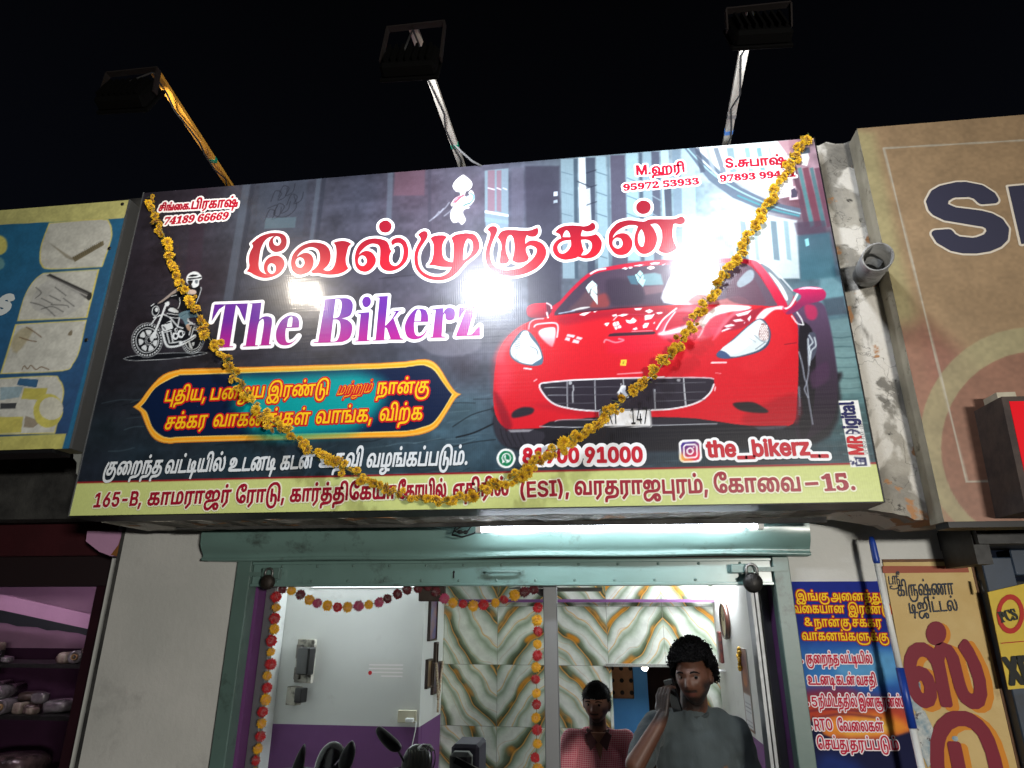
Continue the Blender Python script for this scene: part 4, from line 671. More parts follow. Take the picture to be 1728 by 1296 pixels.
# ================================================================== the big signboard
KS = 3.048 / 2440.0; ZB = 2.245
def sign_place(u, v, layer=0): return (-1.524 + u * KS, -.0012 * layer, ZB + v * KS)
sg = empty('shop_signboard', (0, .08, ZB), 'wide printed shop signboard with a red sports car, Tamil lettering and The Bikerz in purple', 'signboard')
b = MB(); b.box(-1.524, 1.524, .004, .149, ZB - .001, ZB + 1.525)
b.build('box_frame', mat('black_sheet', (14,14,15), .55), sg)
ed = MB(); ed.box(1.5245, 1.5285, -.003, .1485, ZB - .003, ZB + 1.527); ed.box(-1.524, 1.5285, -.003, .1485, ZB - .0045, ZB - .0015)
ed.build('edge_trim', BLACKM, sg)
ed = MB(); ed.box(-1.5285, -1.5245, -.003, .1485, ZB - .003, ZB + 1.527); ed.build('edge_trim', ALU, sg)
sheet = Sheet(2440, 1220, 2.5)
sheet.idw([(25,1180,40,36,44),(225,1136,42,37,46),(108,893,40,35,43),(307,807,44,38,47),(93,635,34,30,36),(65,459,30,30,36),(60,292,32,42,50),(39,114,30,36,46),(215,168,32,44,54),(443,1091,58,62,74),(548,1159,55,60,74),(690,923,58,60,74),(846,1133,60,62,76),(790,798,58,58,72),(506,817,50,52,64),(1067,1113,66,58,70),(1118,938,70,64,76),(962,763,60,58,70),(1091,666,66,62,74),(1282,1094,86,80,94),(1288,832,84,82,96),(1215,573,70,66,78),(1258,447,58,54,66),(810,595,52,50,62),(520,567,44,42,52),(821,488,46,46,54),(333,533,36,34,40),(1449,1079,72,72,88),(1552,1069,60,60,74),(1488,817,80,84,100),(1468,686,84,90,104),(1371,523,80,80,92),(1429,867,78,82,98),(1613,1064,120,140,152),(1697,1129,130,150,160),(1791,1001,112,132,146),(1724,823,96,112,124),(1897,1111,116,136,150),(1989,1030,120,146,156),(2032,866,150,176,186),(2157,1158,190,205,210),(2268,1123,200,212,216),(2166,900,190,210,214),(2247,806,160,188,194),(2384,1136,150,120,132),(2364,997,112,70,82),(2369,840,84,66,80),(2345,734,60,78,92),(2381,628,92,130,142),(2380,509,70,96,108),(2376,432,96,130,134),(2386,339,84,118,120),(2388,248,58,88,92),(2396,110,40,62,72),(1262,309,66,90,102),(1189,254,58,82,96),(1006,165,42,58,68),(1302,175,54,76,90),(1121,107,36,52,64),(855,151,32,48,58),(538,178,30,46,56),(1340,102,34,52,64),(1656,94,34,52,66),(1991,86,32,50,62),(2234,80,34,58,70),(1658,165,34,32,42),(2167,185,26,26,34),(90,353,34,38,46),(1221,389,70,78,92)])
sheet.noise(.10, 60, 1); sheet.noise(.08, 14, 2); sheet.noise(.10, 26, 3, 5)
for o_ in ops([(0,78,88,104,80,55,0,400,1252,29,-3,7,-633,-35,2),
(0,40,44,56,80,50,0,431,1249,17,-2,10,-632,-18,1),
(0,64,72,88,140,45,0,467,1246,188,-18,7,-254,-181,14),
(0,88,100,116,80,50,0,689,1251,19,-2,-3,-327,-15,1),
(0,40,44,56,80,50,0,710,1249,16,-2,-1,-327,-13,1),
(0,92,104,118,80,50,0,959,1251,20,-2,13,-349,-19,2),
(0,104,72,84,100,55,0,986,1254,113,-11,3,-133,-114,10),
(0,50,38,50,140,50,0,201,1271,54,-5,62,-644,-66,4),
(0,56,54,66,80,50,0,1108,1247,13,-1,16,-357,-12,1),
(2,30,32,42,30,30,75,1,522,1136,12,45,25,-12,-10,-30,26,13,4,36),
(2,30,32,42,30,30,75,1,549,1154,13,46,24,-13,-10,-30,26,13,5,36),
(2,30,32,42,30,30,75,1,586,1115,13,45,24,-13,-10,-29,26,13,5,35),
(2,30,32,42,30,30,75,1,541,1078,12,45,25,-13,-10,-29,25,13,5,35),
(2,30,32,42,30,30,75,1,510,1055,12,45,24,-12,-9,-30,25,13,5,35),
(2,30,32,42,30,30,70,1,514,1106,35,12,-8,-40,47,-14,36,37,-15,53),
(0,84,110,122,60,50,0,511,1065,118,-5,1,-45,-118,5),
(2,26,24,30,30,50,55,0,109,773,181,2),
(2,26,24,30,30,50,55,0,93,635,222,1),
(2,26,24,30,30,50,55,0,864,680,144,4),
(2,26,24,30,30,50,55,0,490,776,108,7),
(2,26,24,30,30,50,55,0,265,550,258,0),
(2,26,24,30,30,50,55,0,960,786,124,6),
(2,170,176,190,40,50,60,1,1126,1002,20,18,12,18),
(2,170,176,190,40,50,60,1,1140,1013,21,18,12,18),
(2,170,176,190,40,50,60,1,1161,1035,20,18,12,19),
(2,170,176,190,40,50,60,1,1178,1019,21,18,12,19),
(0,130,128,142,140,45,1,1097,558,79,13,117,-2,25,-53,-61,-28,-98,9),
(0,120,140,152,50,90,0,1318,1196,85,2,1,-231,-82,16),
(0,126,98,112,40,85,0,1329,1195,25,0,2,-176,-25,7),
(0,206,212,222,30,80,0,1330,1124,25,-10,0,-5,-25,10),
(0,126,98,112,40,85,0,1361,1192,17,0,1,-175,-16,6),
(0,206,212,222,30,80,0,1362,1121,16,-9,0,-5,-16,9),
(0,118,132,146,40,85,0,1382,1190,17,0,1,-175,-17,6),
(0,206,212,222,30,80,0,1383,1119,16,-9,0,-5,-16,9),
(0,210,222,230,30,90,0,1321,1029,83,-24,0,-9,-83,23),
(0,124,148,162,60,80,0,1321,1003,83,-22,0,-47,-78,20),
(0,92,90,106,80,60,0,1414,1197,44,0,-1,-239,-43,-6),
(0,56,54,68,120,75,0,1462,1202,122,-12,-7,-637,-106,6),
(0,200,216,226,20,90,0,1561,1083,14,1,0,-17,-14,-1),
(0,170,186,198,20,80,0,1560,1049,14,2,0,-12,-14,-2),
(0,128,152,164,50,85,0,1589,1220,45,-5,-10,-474,-39,3),
(0,62,78,92,50,85,0,1634,1215,13,-1,-12,-473,-11,0),
(0,214,224,228,50,85,0,1651,1219,25,-3,-6,-275,-24,2),
(0,58,64,80,50,85,0,1676,1216,33,-3,-20,-476,-23,1),
(0,196,206,212,50,85,0,1647,1095,40,-4,-1,-198,-38,3),
(2,52,60,74,50,30,90,0,1644,1120,47,-29),
(2,40,44,58,40,30,80,1,1677,1151,38,11),
(2,40,44,58,40,30,80,1,1675,1088,37,11),
(2,40,44,58,40,30,80,1,1673,1020,36,12),
(0,140,168,180,50,85,0,1713,1218,33,-4,-11,-480,-35,2),
(0,96,116,130,50,85,0,1750,1214,8,-1,-16,-480,-7,1),
(0,76,72,90,50,85,0,1762,1218,49,-5,-16,-483,-49,3),
(2,60,80,96,30,30,80,0,1710,1153,36,-18),
(2,70,90,104,30,30,70,0,1591,1164,37,-16),
(2,60,80,96,30,30,80,0,1707,1070,35,-18),
(2,70,90,104,30,30,70,0,1589,1081,37,-16),
(2,60,80,96,30,30,80,0,1703,985,35,-17),
(2,70,90,104,30,30,70,0,1587,994,36,-14),
(2,60,80,96,30,30,80,0,1700,901,34,-16),
(2,70,90,104,30,30,70,0,1585,910,36,-14),
(2,60,80,96,30,30,80,0,1696,825,35,-16),
(2,70,90,104,30,30,70,0,1583,833,35,-14),
(0,150,182,192,50,85,0,1816,1222,40,-4,-19,-426,-38,3),
(0,70,84,100,50,85,0,1860,1218,10,-1,-18,-426,-11,1),
(0,134,160,172,50,85,0,1874,1221,27,-2,-19,-430,-30,2),
(0,74,78,96,50,85,0,1903,1219,26,-3,-24,-429,-23,2),
(2,66,88,104,30,30,80,0,1814,1118,38,-23),
(2,160,186,196,30,30,70,0,1897,1111,26,-22),
(2,66,88,104,30,30,80,0,1810,1046,38,-22),
(2,160,186,196,30,30,70,0,1892,1039,26,-21),
(2,66,88,104,30,30,80,0,1806,976,37,-22),
(2,160,186,196,30,30,70,0,1887,969,26,-21),
(0,168,192,202,50,85,0,1935,1225,26,-2,-19,-438,-30,2),
(0,54,58,74,50,85,0,1935,1095,24,-2,-14,-265,-18,2),
(0,110,130,146,50,85,0,1973,1221,28,-3,-26,-436,-26,2),
(0,160,190,200,50,70,0,2005,1223,44,-4,-33,-440,-44,3),
(0,86,100,118,50,90,0,2007,1238,36,1,82,-126,58,-67,86,-64,92,-35,-9,-35,-106,36,-94,59,-69,76),
(2,170,214,220,40,40,90,1,2018,1232,69,-110,76,-79,105,-74,87,-40),
(2,236,246,250,50,40,90,1,2054,1188,65,-94),
(2,70,160,166,50,40,80,1,2170,1014,96,-59,84,-34),
(0,232,238,240,60,85,0,2046,1229,312,-8,-12,-223,-76,-11,-86,73,-65,68),
(0,70,78,94,50,80,0,2049,1219,16,0,10,-101,-16,-3),
(0,150,162,172,50,80,0,2084,1215,12,1,13,-101,-12,-4),
(0,96,108,122,50,80,0,2110,1212,17,1,17,-102,-18,-3),
(0,110,140,150,50,80,0,2154,1208,24,0,0,-100,-23,-3),
(0,120,172,178,50,80,0,2212,1202,16,1,3,-100,-15,-3),
(0,96,150,158,50,80,0,2251,1198,15,1,3,-100,-15,-3),
(0,150,164,174,50,80,0,2289,1194,6,2,6,-100,-6,-4),
(0,176,130,142,60,80,0,2323,1220,77,-1,-2,-65,-49,4),
(0,214,228,232,80,75,0,2145,979,117,-51,80,-24,-21,-210,-195,13),
(0,120,140,154,50,85,0,2165,918,17,-6,-5,-144,-18,5),
(0,150,170,180,50,85,0,2205,915,11,-5,-7,-145,-10,5),
(0,100,122,136,50,85,0,2260,910,18,-5,-8,-144,-18,5),
(0,130,160,170,50,85,0,2300,907,14,-5,-9,-144,-13,6),
(0,220,200,208,30,90,0,2334,1032,21,3,12,-20,-5,-32,-33,-1),
(0,66,62,80,20,95,0,2340,1022,12,6,7,-17,-5,-20,-18,-1),
(0,236,240,240,30,90,0,2392,1164,20,7,3,-29,-12,-32,-16,6),
(0,60,70,84,30,90,0,2386,1179,36,6,-2,-24,-33,-4),
(0,84,60,74,50,80,0,2353,1105,16,4,8,-226,-16,-8),
(0,70,128,132,50,80,0,2372,1104,12,3,7,-225,-12,-8),
(0,104,56,70,50,80,0,2387,1102,19,3,7,-225,-19,-7),
(0,66,110,116,50,80,0,2409,1100,12,3,6,-224,-12,-8),
(0,96,60,76,50,80,0,2424,1098,19,3,5,-224,-19,-7),
(0,74,62,78,80,70,0,2332,896,94,1,-2,-62,-90,16),
(0,60,104,118,140,70,0,2334,847,100,5,-5,-165,-106,-1),
(0,150,220,228,30,80,0,2355,832,12,4,-1,-26,-11,-4),
(0,108,150,160,140,60,0,2380,690,60,4,-10,-129,-60,-8),
(0,54,60,74,120,70,0,2376,619,63,6,1,-60,-62,-5),
(0,118,150,152,140,60,0,2383,548,62,5,-10,-235,-56,-5),
(2,120,156,156,23,40,50,1,2381,509,25,-1,26,0),
(2,40,70,76,36,40,50,1,2377,493,29,-5,31,3),
(2,120,156,156,26,40,50,1,2388,475,23,-1,23,1),
(2,40,70,76,39,40,50,1,2377,459,28,1,28,-2),
(2,120,156,156,24,40,50,1,2387,442,28,-3,29,2),
(2,40,70,76,37,40,50,1,2377,427,32,-4,33,2),
(2,120,156,156,33,40,50,1,2386,410,23,-2,24,2),
(2,40,70,76,22,40,50,1,2379,394,28,-1,27,0),
(2,120,156,156,26,40,50,1,2385,378,30,-2,31,1),
(2,40,70,76,37,40,50,1,2384,362,28,-4,29,3),
(2,120,156,156,29,40,50,1,2377,346,30,-2,32,2),
(2,40,70,76,21,40,50,1,2370,331,33,-4,34,3),
(2,120,156,156,31,40,50,1,2367,315,38,0,37,-1),
(2,40,70,76,24,40,50,1,2373,299,32,-4,33,4),
(2,120,156,156,26,40,50,1,2372,284,31,-2,33,1),
(2,40,70,76,31,40,50,1,2370,269,37,-1,37,0),
(2,120,156,156,25,40,50,1,2378,253,29,2,27,-2),
(2,40,70,76,27,40,50,1,2375,238,34,0,34,-1),
(2,120,156,156,34,40,50,1,2365,223,38,2,37,-3),
(2,40,70,76,39,40,50,1,2375,208,36,-3,37,2),
(2,120,156,156,36,40,50,1,2361,193,38,-4,39,3),
(2,40,70,76,36,40,50,1,2366,178,41,-2,41,1),
(2,120,156,156,23,40,50,1,2363,163,37,-1,36,1),
(2,40,70,76,20,40,50,1,2364,148,42,0,43,0),
(2,120,156,156,27,40,50,1,2358,134,39,-3,39,2),
(2,40,70,76,28,40,50,1,2361,119,37,-4,37,4),
(2,16,22,28,18,30,32,1,85,363,25,1,21,16),
(2,66,84,94,30,30,46,1,369,269,72,-1,70,11),
(2,66,84,94,23,30,40,1,695,121,31,4,31,-1),
(2,16,22,28,20,30,38,1,1136,136,41,-1,41,7),
(2,96,120,132,26,30,70,1,1175,315,25,-1,25,21),
(2,96,120,132,25,30,34,1,1216,265,49,8,48,7),
(2,16,22,28,28,30,62,1,1180,320,61,9,61,-3),
(2,96,120,132,20,30,67,1,1112,203,43,6,43,8),
(2,66,84,94,16,30,66,1,156,143,69,9,70,4),
(2,16,22,28,28,30,53,1,1297,339,50,-1,49,4),
(2,66,84,94,15,30,65,1,1251,171,29,-1,27,20),
(2,96,120,132,33,30,38,1,1098,350,56,9,56,2),
(2,16,22,28,26,30,31,1,489,214,64,7,64,2),
(2,66,84,94,18,30,45,1,816,386,44,8,43,4),
(2,66,84,94,17,30,52,1,746,179,19,10,19,9),
(2,16,22,28,34,30,34,1,1074,276,33,2,34,9),
(2,96,120,132,32,30,61,1,853,361,63,3,63,4),
(2,96,120,132,23,30,62,1,1187,361,29,2,28,16),
(2,16,22,28,22,30,52,1,1180,333,27,0,27,11),
(2,66,84,94,25,30,59,1,987,136,19,3,18,10),
(2,66,84,94,30,30,69,1,127,279,33,9,34,0),
(2,16,22,28,24,30,66,1,939,213,48,2,47,16),
(2,96,120,132,18,30,61,1,1173,294,56,5,55,3),
(2,96,120,132,31,30,37,1,913,287,26,0,26,5),
(2,16,22,28,17,30,46,1,554,148,48,2,46,11),
(2,66,84,94,15,30,31,1,299,145,53,2,53,5),
(2,66,84,94,18,30,53,1,1135,120,55,7,54,11),
(2,16,22,28,17,30,56,1,803,254,65,6,64,12),
(2,96,120,132,34,30,46,1,1026,197,47,8,48,-2),
(2,96,120,132,22,30,55,1,1213,212,51,2,50,3),
(2,16,22,28,21,30,46,1,1219,106,36,3,36,13),
(2,66,84,94,22,30,68,1,251,416,49,6,49,7),
(2,66,84,94,33,30,54,1,249,235,22,11,22,11),
(2,16,22,28,33,30,61,1,138,330,35,1,31,20),
(2,66,84,94,31,30,57,1,336,371,35,10,37,-5),
(2,96,120,132,17,30,31,1,1288,223,31,5,30,0),
(2,16,22,28,33,30,58,1,182,327,22,11,25,-3),
(2,66,84,94,26,30,58,1,914,185,64,8,63,5),
(2,66,84,94,25,30,33,1,782,191,44,0,42,17),
(2,16,22,28,32,30,43,1,1180,332,31,4,31,11),
(2,66,84,94,34,30,36,1,600,291,21,10,22,-7),
(2,96,120,132,25,30,59,1,1147,337,58,0,58,10),
(2,16,22,28,34,30,45,1,1119,330,66,6,66,11),
(2,66,84,94,33,30,42,1,1138,147,46,0,45,13),
(2,96,120,132,20,30,64,1,1213,199,47,-1,45,13),
(2,16,22,28,32,30,66,1,457,217,65,6,65,1),
(2,66,84,94,26,30,69,1,1199,133,48,7,48,5),
(2,66,84,94,27,30,40,1,127,318,58,4,58,7),
(2,16,22,28,17,30,69,1,102,365,62,8,62,5),
(2,66,84,94,27,30,31,1,730,164,18,9,19,5),
(2,66,84,94,33,30,60,1,86,208,46,0,44,9),
(2,16,22,28,23,30,69,1,452,174,39,6,40,-3),
(2,66,84,94,29,30,47,1,1173,171,32,7,31,10),
(2,66,84,94,30,30,46,1,23,375,68,10,71,-5),
(2,16,22,28,25,30,31,1,1145,206,34,6,33,1),
(2,66,84,94,17,30,69,1,410,334,68,-1,65,16),
(2,66,84,94,33,30,50,1,130,374,30,10,32,6),
(2,16,22,28,20,30,64,1,476,376,43,10,45,-6),
(2,96,120,132,33,30,33,1,1300,343,33,5,32,9),
(2,66,84,94,19,30,38,1,293,170,58,-1,54,17),
(2,16,22,28,22,30,70,1,450,401,36,10,37,3),
(2,66,84,94,35,30,32,1,304,365,70,9,70,4),
(2,66,84,94,19,30,36,1,979,136,50,8,50,-5),
(2,16,22,28,32,30,60,1,766,259,46,3,45,13),
(2,66,84,94,19,30,55,1,208,410,33,1,31,12),
(2,66,84,94,22,30,69,1,518,307,55,9,57,-6),
(2,16,22,28,34,30,50,1,39,363,30,10,30,8),
(2,66,84,94,23,30,49,1,425,400,58,2,58,0),
(2,66,84,94,30,30,47,1,630,299,27,0,25,18),
(2,16,22,28,34,30,51,1,414,378,48,9,50,1),
(2,14,18,24,50,30,90,1,1246,218,55,13,58,26),
(2,18,24,30,30,30,80,1,1234,252,58,36,63,17),
(2,20,26,32,30,30,80,1,1228,187,73,14,66,6),
(2,18,28,36,26,30,26,1,1830,122,60,1),
(2,84,112,124,18,30,35,1,2098,98,31,-2),
(2,84,112,124,20,30,49,1,1369,117,66,-2),
(2,18,28,36,20,30,44,1,2319,86,75,-2),
(2,84,112,124,22,30,29,1,1450,108,79,-3),
(2,84,112,124,26,30,46,1,1798,77,83,-2),
(2,18,28,36,29,30,52,1,2129,122,73,-3),
(2,84,112,124,22,30,55,1,1722,97,40,-2),
(2,84,112,124,29,30,56,1,1615,126,42,2),
(2,18,28,36,28,30,55,1,1529,123,25,1),
(2,84,112,124,29,30,35,1,1555,136,30,1),
(2,84,112,124,29,30,57,1,2312,68,68,-2),
(2,18,28,36,23,30,40,1,879,91,26,0),
(2,84,112,124,23,30,44,1,1868,127,64,0),
(2,84,112,124,17,30,52,1,966,110,56,-2),
(2,18,28,36,17,30,47,1,1408,123,43,2),
(2,84,112,124,23,30,40,1,2319,116,32,2),
(2,84,112,124,23,30,34,1,1440,124,73,0),
(2,18,28,36,23,30,45,1,1140,110,57,2),
(2,84,112,124,26,30,58,1,1177,113,89,1),
(2,84,112,124,20,30,36,1,1398,115,44,0),
(2,18,28,36,25,30,36,1,1632,125,43,0),
(2,84,112,124,18,30,28,1,2091,72,42,3),
(2,84,112,124,15,30,48,1,916,90,26,4),
(2,18,28,36,21,30,33,1,1224,113,41,4),
(2,84,112,124,27,30,28,1,2000,101,40,-2),
(2,84,112,124,26,30,45,1,862,156,95,-1),
(2,18,28,36,15,30,38,1,1415,80,46,2),
(2,84,112,124,21,30,51,1,1765,86,53,4),
(2,84,112,124,15,30,35,1,1001,129,52,-1),
(2,18,28,36,28,30,36,1,1591,132,70,1),
(2,84,112,124,17,30,57,1,2222,81,45,3),
(2,84,112,124,22,30,50,1,2345,65,69,1),
(2,18,28,36,19,30,37,1,1769,78,61,4),
(2,84,112,124,19,30,31,1,2211,121,59,1),
(2,84,112,124,21,30,55,1,2206,93,43,0),
(2,18,28,36,26,30,41,1,2193,116,24,2),
(2,84,112,124,19,30,50,1,1316,98,34,0),
(2,84,112,124,27,30,59,1,1895,95,82,2),
(2,18,28,36,26,30,53,1,2011,70,43,0),
(2,84,112,124,24,30,32,1,2012,71,62,-1),
(2,84,112,124,28,30,36,1,1149,108,26,5),
(2,18,28,36,27,30,54,1,2127,123,67,-3),
(2,84,112,124,22,30,50,1,1305,109,29,-2),
(2,84,112,124,24,30,31,1,1227,107,78,-3),
(2,18,28,36,15,30,42,1,1175,151,79,-2),
(2,84,112,124,29,30,37,1,1768,113,59,1),
(2,84,112,124,28,30,37,1,1055,111,43,-2),
(2,18,28,36,19,30,42,1,2205,79,44,-2),
(2,84,112,124,28,30,55,1,974,130,83,1),
(2,84,112,124,27,30,57,1,2129,80,64,-1),
(2,18,28,36,28,30,43,1,1095,146,37,1),
(2,84,112,124,25,30,34,1,1451,87,60,-1),
(2,84,112,124,19,30,57,1,1501,142,60,3),
(2,18,28,36,29,30,49,1,1119,98,77,3),
(2,84,112,124,18,30,56,1,1722,111,64,1),
(2,84,112,124,22,30,28,1,977,120,47,-3),
(2,18,28,36,18,30,53,1,1313,112,78,2),
(2,84,112,124,21,30,46,1,1299,109,84,-4),
(2,84,112,124,26,30,32,1,1644,128,79,-2),
(0,24,22,30,160,95,1,1363,287,12,-77,59,-39,158,-12,549,-1,188,29,51,158,-75,33,-856,-56),
(1,86,66,92,80,100,1,36,26,40,2389,568,2326,268,2259,593,66,20,48,-7,10,-53,1,-102,-7,-106,-26,-102,-46,-41,-67,-12,39,282),
(0,190,40,84,100,80,1,2322,603,29,-6,3,-28,-13,-18,-19,8),
(0,24,20,28,50,100,1,2295,526,23,15,15,-41,-12,-123,-26,-117,-19,-57,-26,-20,13,137),
(0,70,74,90,40,100,1,2317,502,11,9,11,-7,-3,-45,-13,-30,-15,-10,-1,37),
(2,196,206,214,40,30,90,1,2320,501,7,-23,-12,-14,0,-23,-8,-33),
(2,196,206,214,40,30,90,1,2334,493,0,-27,-14,-14,-9,-26),
(2,196,206,214,40,30,90,1,2315,490,-5,-49,-4,-37),
(2,150,156,170,40,30,80,1,2283,449,4,-42,0,-40,4,-22,-2,-44,0,-35,0,-42),
(2,150,156,170,40,30,80,1,2307,432,-5,-44,-12,-40,-8,-18,6,-25),
(2,150,156,170,40,30,80,1,2267,338,-5,-57),
(0,70,44,72,140,80,1,2306,380,51,35,-2,-55,-43,-27,-9,7),
(0,44,42,52,60,100,1,1362,284,4,-53,13,-29,22,-17,41,-4,53,4,19,41,-113,23),
(2,24,22,28,30,20,80,1,1382,240,6,-26,13,-26),
(2,24,22,28,30,20,80,1,1398,240,6,-26,13,-26),
(2,24,22,28,30,20,80,1,1414,239,6,-26,12,-26),
(2,24,22,28,30,20,80,1,1429,239,7,-26,12,-26),
(2,24,22,28,30,20,80,1,1445,238,6,-26,13,-26),
(0,176,24,52,40,100,1,1542,611,33,53,56,62,48,37,71,17,109,10,106,-1,105,-5,96,-9,35,-17,32,-38,36,-53,30,-40,-12,-36,-22,-8,-362,-10),
(1,60,48,66,40,100,1,92,74,90,1586,788,2142,685,1554,613,30,45,55,59,48,36,70,13,101,6,136,-1,134,-7,43,-10,25,-31,23,-53,22,-65,-115,12,-219,9,-180,-1,-107,-9),
(0,92,66,74,160,80,1,1599,626,34,36,28,32,33,9,9,-30,-8,-29,-37,-16),
(0,140,58,58,140,80,1,1696,673,24,8,15,-21,-8,-26,-29,-3,-29,7),
(0,52,42,58,200,80,1,1725,727,53,4,54,-30,10,-45,-21,-20,-74,-3,-21,38),
(0,62,104,122,50,90,0,1792,739,26,1,8,-35,-23,4),
(0,110,150,158,80,90,0,1844,742,36,3,19,-7,6,-38,-64,1),
(0,120,88,98,100,80,0,1841,697,64,1,-2,-24,-57,-7),
(0,210,216,226,80,90,1,1901,636,12,63,42,53,113,12,0,-76,-43,-63),
(0,190,110,112,80,90,1,1985,625,13,30,30,2,35,-23,66,12,26,-30),
(0,96,66,82,80,85,1,2093,645,24,57,38,41,26,-28,21,-69,2,-35,-71,6),
(0,170,200,208,60,70,1,2131,693,37,40,18,-5,-7,-30,-39,-23),
(0,206,236,236,20,100,0,1680,730,14,-16,-20,-11,-11,11),
(0,206,236,236,20,100,0,1695,713,-2,-32,-18,21),
(0,206,236,236,20,100,0,1658,705,5,8,11,-11,-7,-18),
(0,206,236,236,20,100,0,1676,700,17,-25,0,-33,-21,36),
(0,170,226,226,20,100,0,1834,757,9,-12,-9,-12,-9,12),
(0,170,226,226,20,100,0,1818,743,5,0,9,-13,-7,-13),
(0,170,226,226,20,100,0,1844,743,1,-11,-6,-16,-4,14),
(0,170,226,226,20,100,0,1833,728,17,-6,-10,-25,-14,18),
(0,40,32,44,30,100,0,1546,609,26,6,60,6,65,4,66,4,137,-1,0,-4,-138,0,-98,-8,-98,-8),
(0,206,206,206,30,90,1,1606,625,33,11,31,0,-18,-6),
(2,150,180,200,40,20,90,0,1569,618,50,7),
(0,120,130,140,40,100,1,2209,753,19,-5,22,-35,29,-47,15,-29,-17,-31,-9,4,-18,50,-21,50),
(0,230,238,240,40,90,1,2230,723,19,-22,19,-38,8,-33,-7,-8,-17,50),
(1,196,30,64,40,100,1,220,90,110,2225,638,2196,766,2187,774,22,-21,23,-43,22,-51,17,-49,-8,-8,-20,6,-18,49,-20,59,-20,39),
(2,224,228,232,40,30,90,1,2183,774,27,-14,35,-30,27,-39,22,-38),
(2,230,236,240,70,40,95,1,2305,640,-14,-23,-15,-19,-14,-5),
(0,200,18,34,30,100,1,1543,610,-66,-13,-58,-35,-35,-44,-19,-65,-6,-96,7,-70,31,-44,52,-5,73,3,73,18,86,8,156,-5,111,-8,74,-12,74,-14,86,-5,54,4,19,64,19,104,10,76,7,71,-19,44,-47,17,-99,13,-108,6,-111,4,-150,-3,-129,-7),
(0,150,14,40,260,80,1,1566,608,131,12,203,4,-4,-50,-135,22,-98,-9,-78,-10),
(0,226,96,104,260,70,1,1365,465,8,45,36,41,47,34,-13,-39,-43,-48,-10,-37),
(0,214,52,72,500,60,1,1364,468,36,5,20,-77,-45,-60),
(0,206,18,50,300,70,1,1770,580,192,-2,-19,-57,-76,-44,-147,-1),
(0,206,34,44,300,60,1,2179,581,85,-5,6,-104,-101,-88,-65,34,90,58),
(0,120,10,30,160,70,1,1359,357,23,-17,37,-90,-29,-4),
(0,150,12,28,220,60,1,2106,259,143,61,-3,-91,-130,-3),
(0,158,14,34,260,50,1,1479,313,131,-35,71,-9,2,44,-101,4),
(0,236,160,176,220,55,1,1879,541,55,69,69,12,85,-29,-34,-61,-52,-29,-62,11,-46,-1),
(0,250,236,240,100,95,1,1888,525,-10,8,43,10,55,17,31,-2,-33,-22),
(0,176,18,44,120,90,1,1896,540,10,32,34,30,46,-11,-21,-31,-43,-13),
(0,210,60,84,100,90,1,2011,518,17,39,31,26,33,8,-22,-37,-25,-38),
(0,224,120,140,120,70,1,2037,501,33,53,39,38,47,13,-27,-22,-38,-30,-35,-37),
(0,252,248,248,80,95,1,2001,566,46,38,30,14,80,-9,-5,-12,-64,-6,-51,-19,-41,-61,17,27),
(0,150,16,44,80,95,1,2068,531,16,22,23,23,30,14,35,6,29,6,-25,-30,-23,-22,-37,-18),
(0,250,236,240,30,95,0,2115,583,51,13,-16,-15,-29,-6),
(0,250,236,240,30,95,0,2103,564,24,3,10,-7,-25,-3),
(0,250,236,240,30,95,0,2076,546,22,5,13,-5,-28,-6),
(0,250,236,240,30,95,0,2148,566,10,11,1,-8,-7,-12),
(0,250,236,240,30,95,0,2136,554,4,2,-2,-6),
(0,250,236,240,30,95,0,2068,531,18,7,14,-1,-33,-11),
(0,244,226,232,60,95,1,2172,564,28,30,29,7,27,2,2,-12,-24,1,-22,-14,-20,-17),
(0,196,30,66,50,90,1,2256,599,9,-9,19,11,23,19,-33,-38,-17,-1),
(2,250,240,244,50,30,95,1,1872,546,24,34,42,34),
(2,250,236,240,40,30,90,1,1890,531,15,33,28,38),
(2,240,240,244,40,30,90,1,2279,568,13,-26,15,-5),
(2,240,240,244,40,30,90,1,2296,579,9,-22,4,-20),
(2,120,14,34,30,20,80,1,2246,475,34,4),
(0,250,244,246,25,100,0,1737,574,9,5,5,-14,-10,-3),
(0,250,244,246,25,100,0,1749,579,7,0,3,-11,-7,-3),
(0,250,244,246,25,100,0,1742,560,9,3,1,-9,-6,-3),
(0,250,244,246,25,100,0,1753,564,8,2,4,-8,-10,-3),
(0,250,244,246,25,100,0,1779,584,13,-4,10,10,11,-11,-9,-8,-13,-1,-9,5),
(0,250,244,246,25,100,0,1839,595,31,4,-11,-16,-21,-4),
(0,250,244,246,25,100,0,1830,560,8,9,13,0,-8,-15,-11,-2),
(0,250,244,246,25,100,0,1797,551,13,5,4,-6,-8,-3),
(0,250,244,246,25,100,0,1711,574,10,3,7,-1,-9,-12),
(0,250,244,246,25,100,0,1840,611,15,5,12,-7,-14,-7),
(0,250,244,246,25,100,0,1755,600,19,5,16,-3,-20,-6),
(0,250,244,246,25,100,0,1736,602,14,3,3,-5,-11,-3),
(0,250,244,246,25,100,0,1807,622,26,0,-7,-7,-13,0),
(0,250,244,246,25,100,0,1873,602,16,3,8,-4,-15,-4),
(0,250,244,246,25,100,0,1633,609,12,6,26,3,-20,-12),
(0,250,244,246,25,100,0,1679,618,12,2,-7,-5),
(0,250,244,246,25,100,0,1863,567,6,5,-2,-8),
(2,240,220,226,30,20,90,0,1753,598,-12,-13),
(2,190,40,70,30,20,80,1,1790,602,73,-5),
(0,240,196,204,30,100,0,1594,545,25,-6,-5,-8,-23,6),
(0,240,196,204,30,100,0,1590,534,13,-3,-3,-11,-15,5),
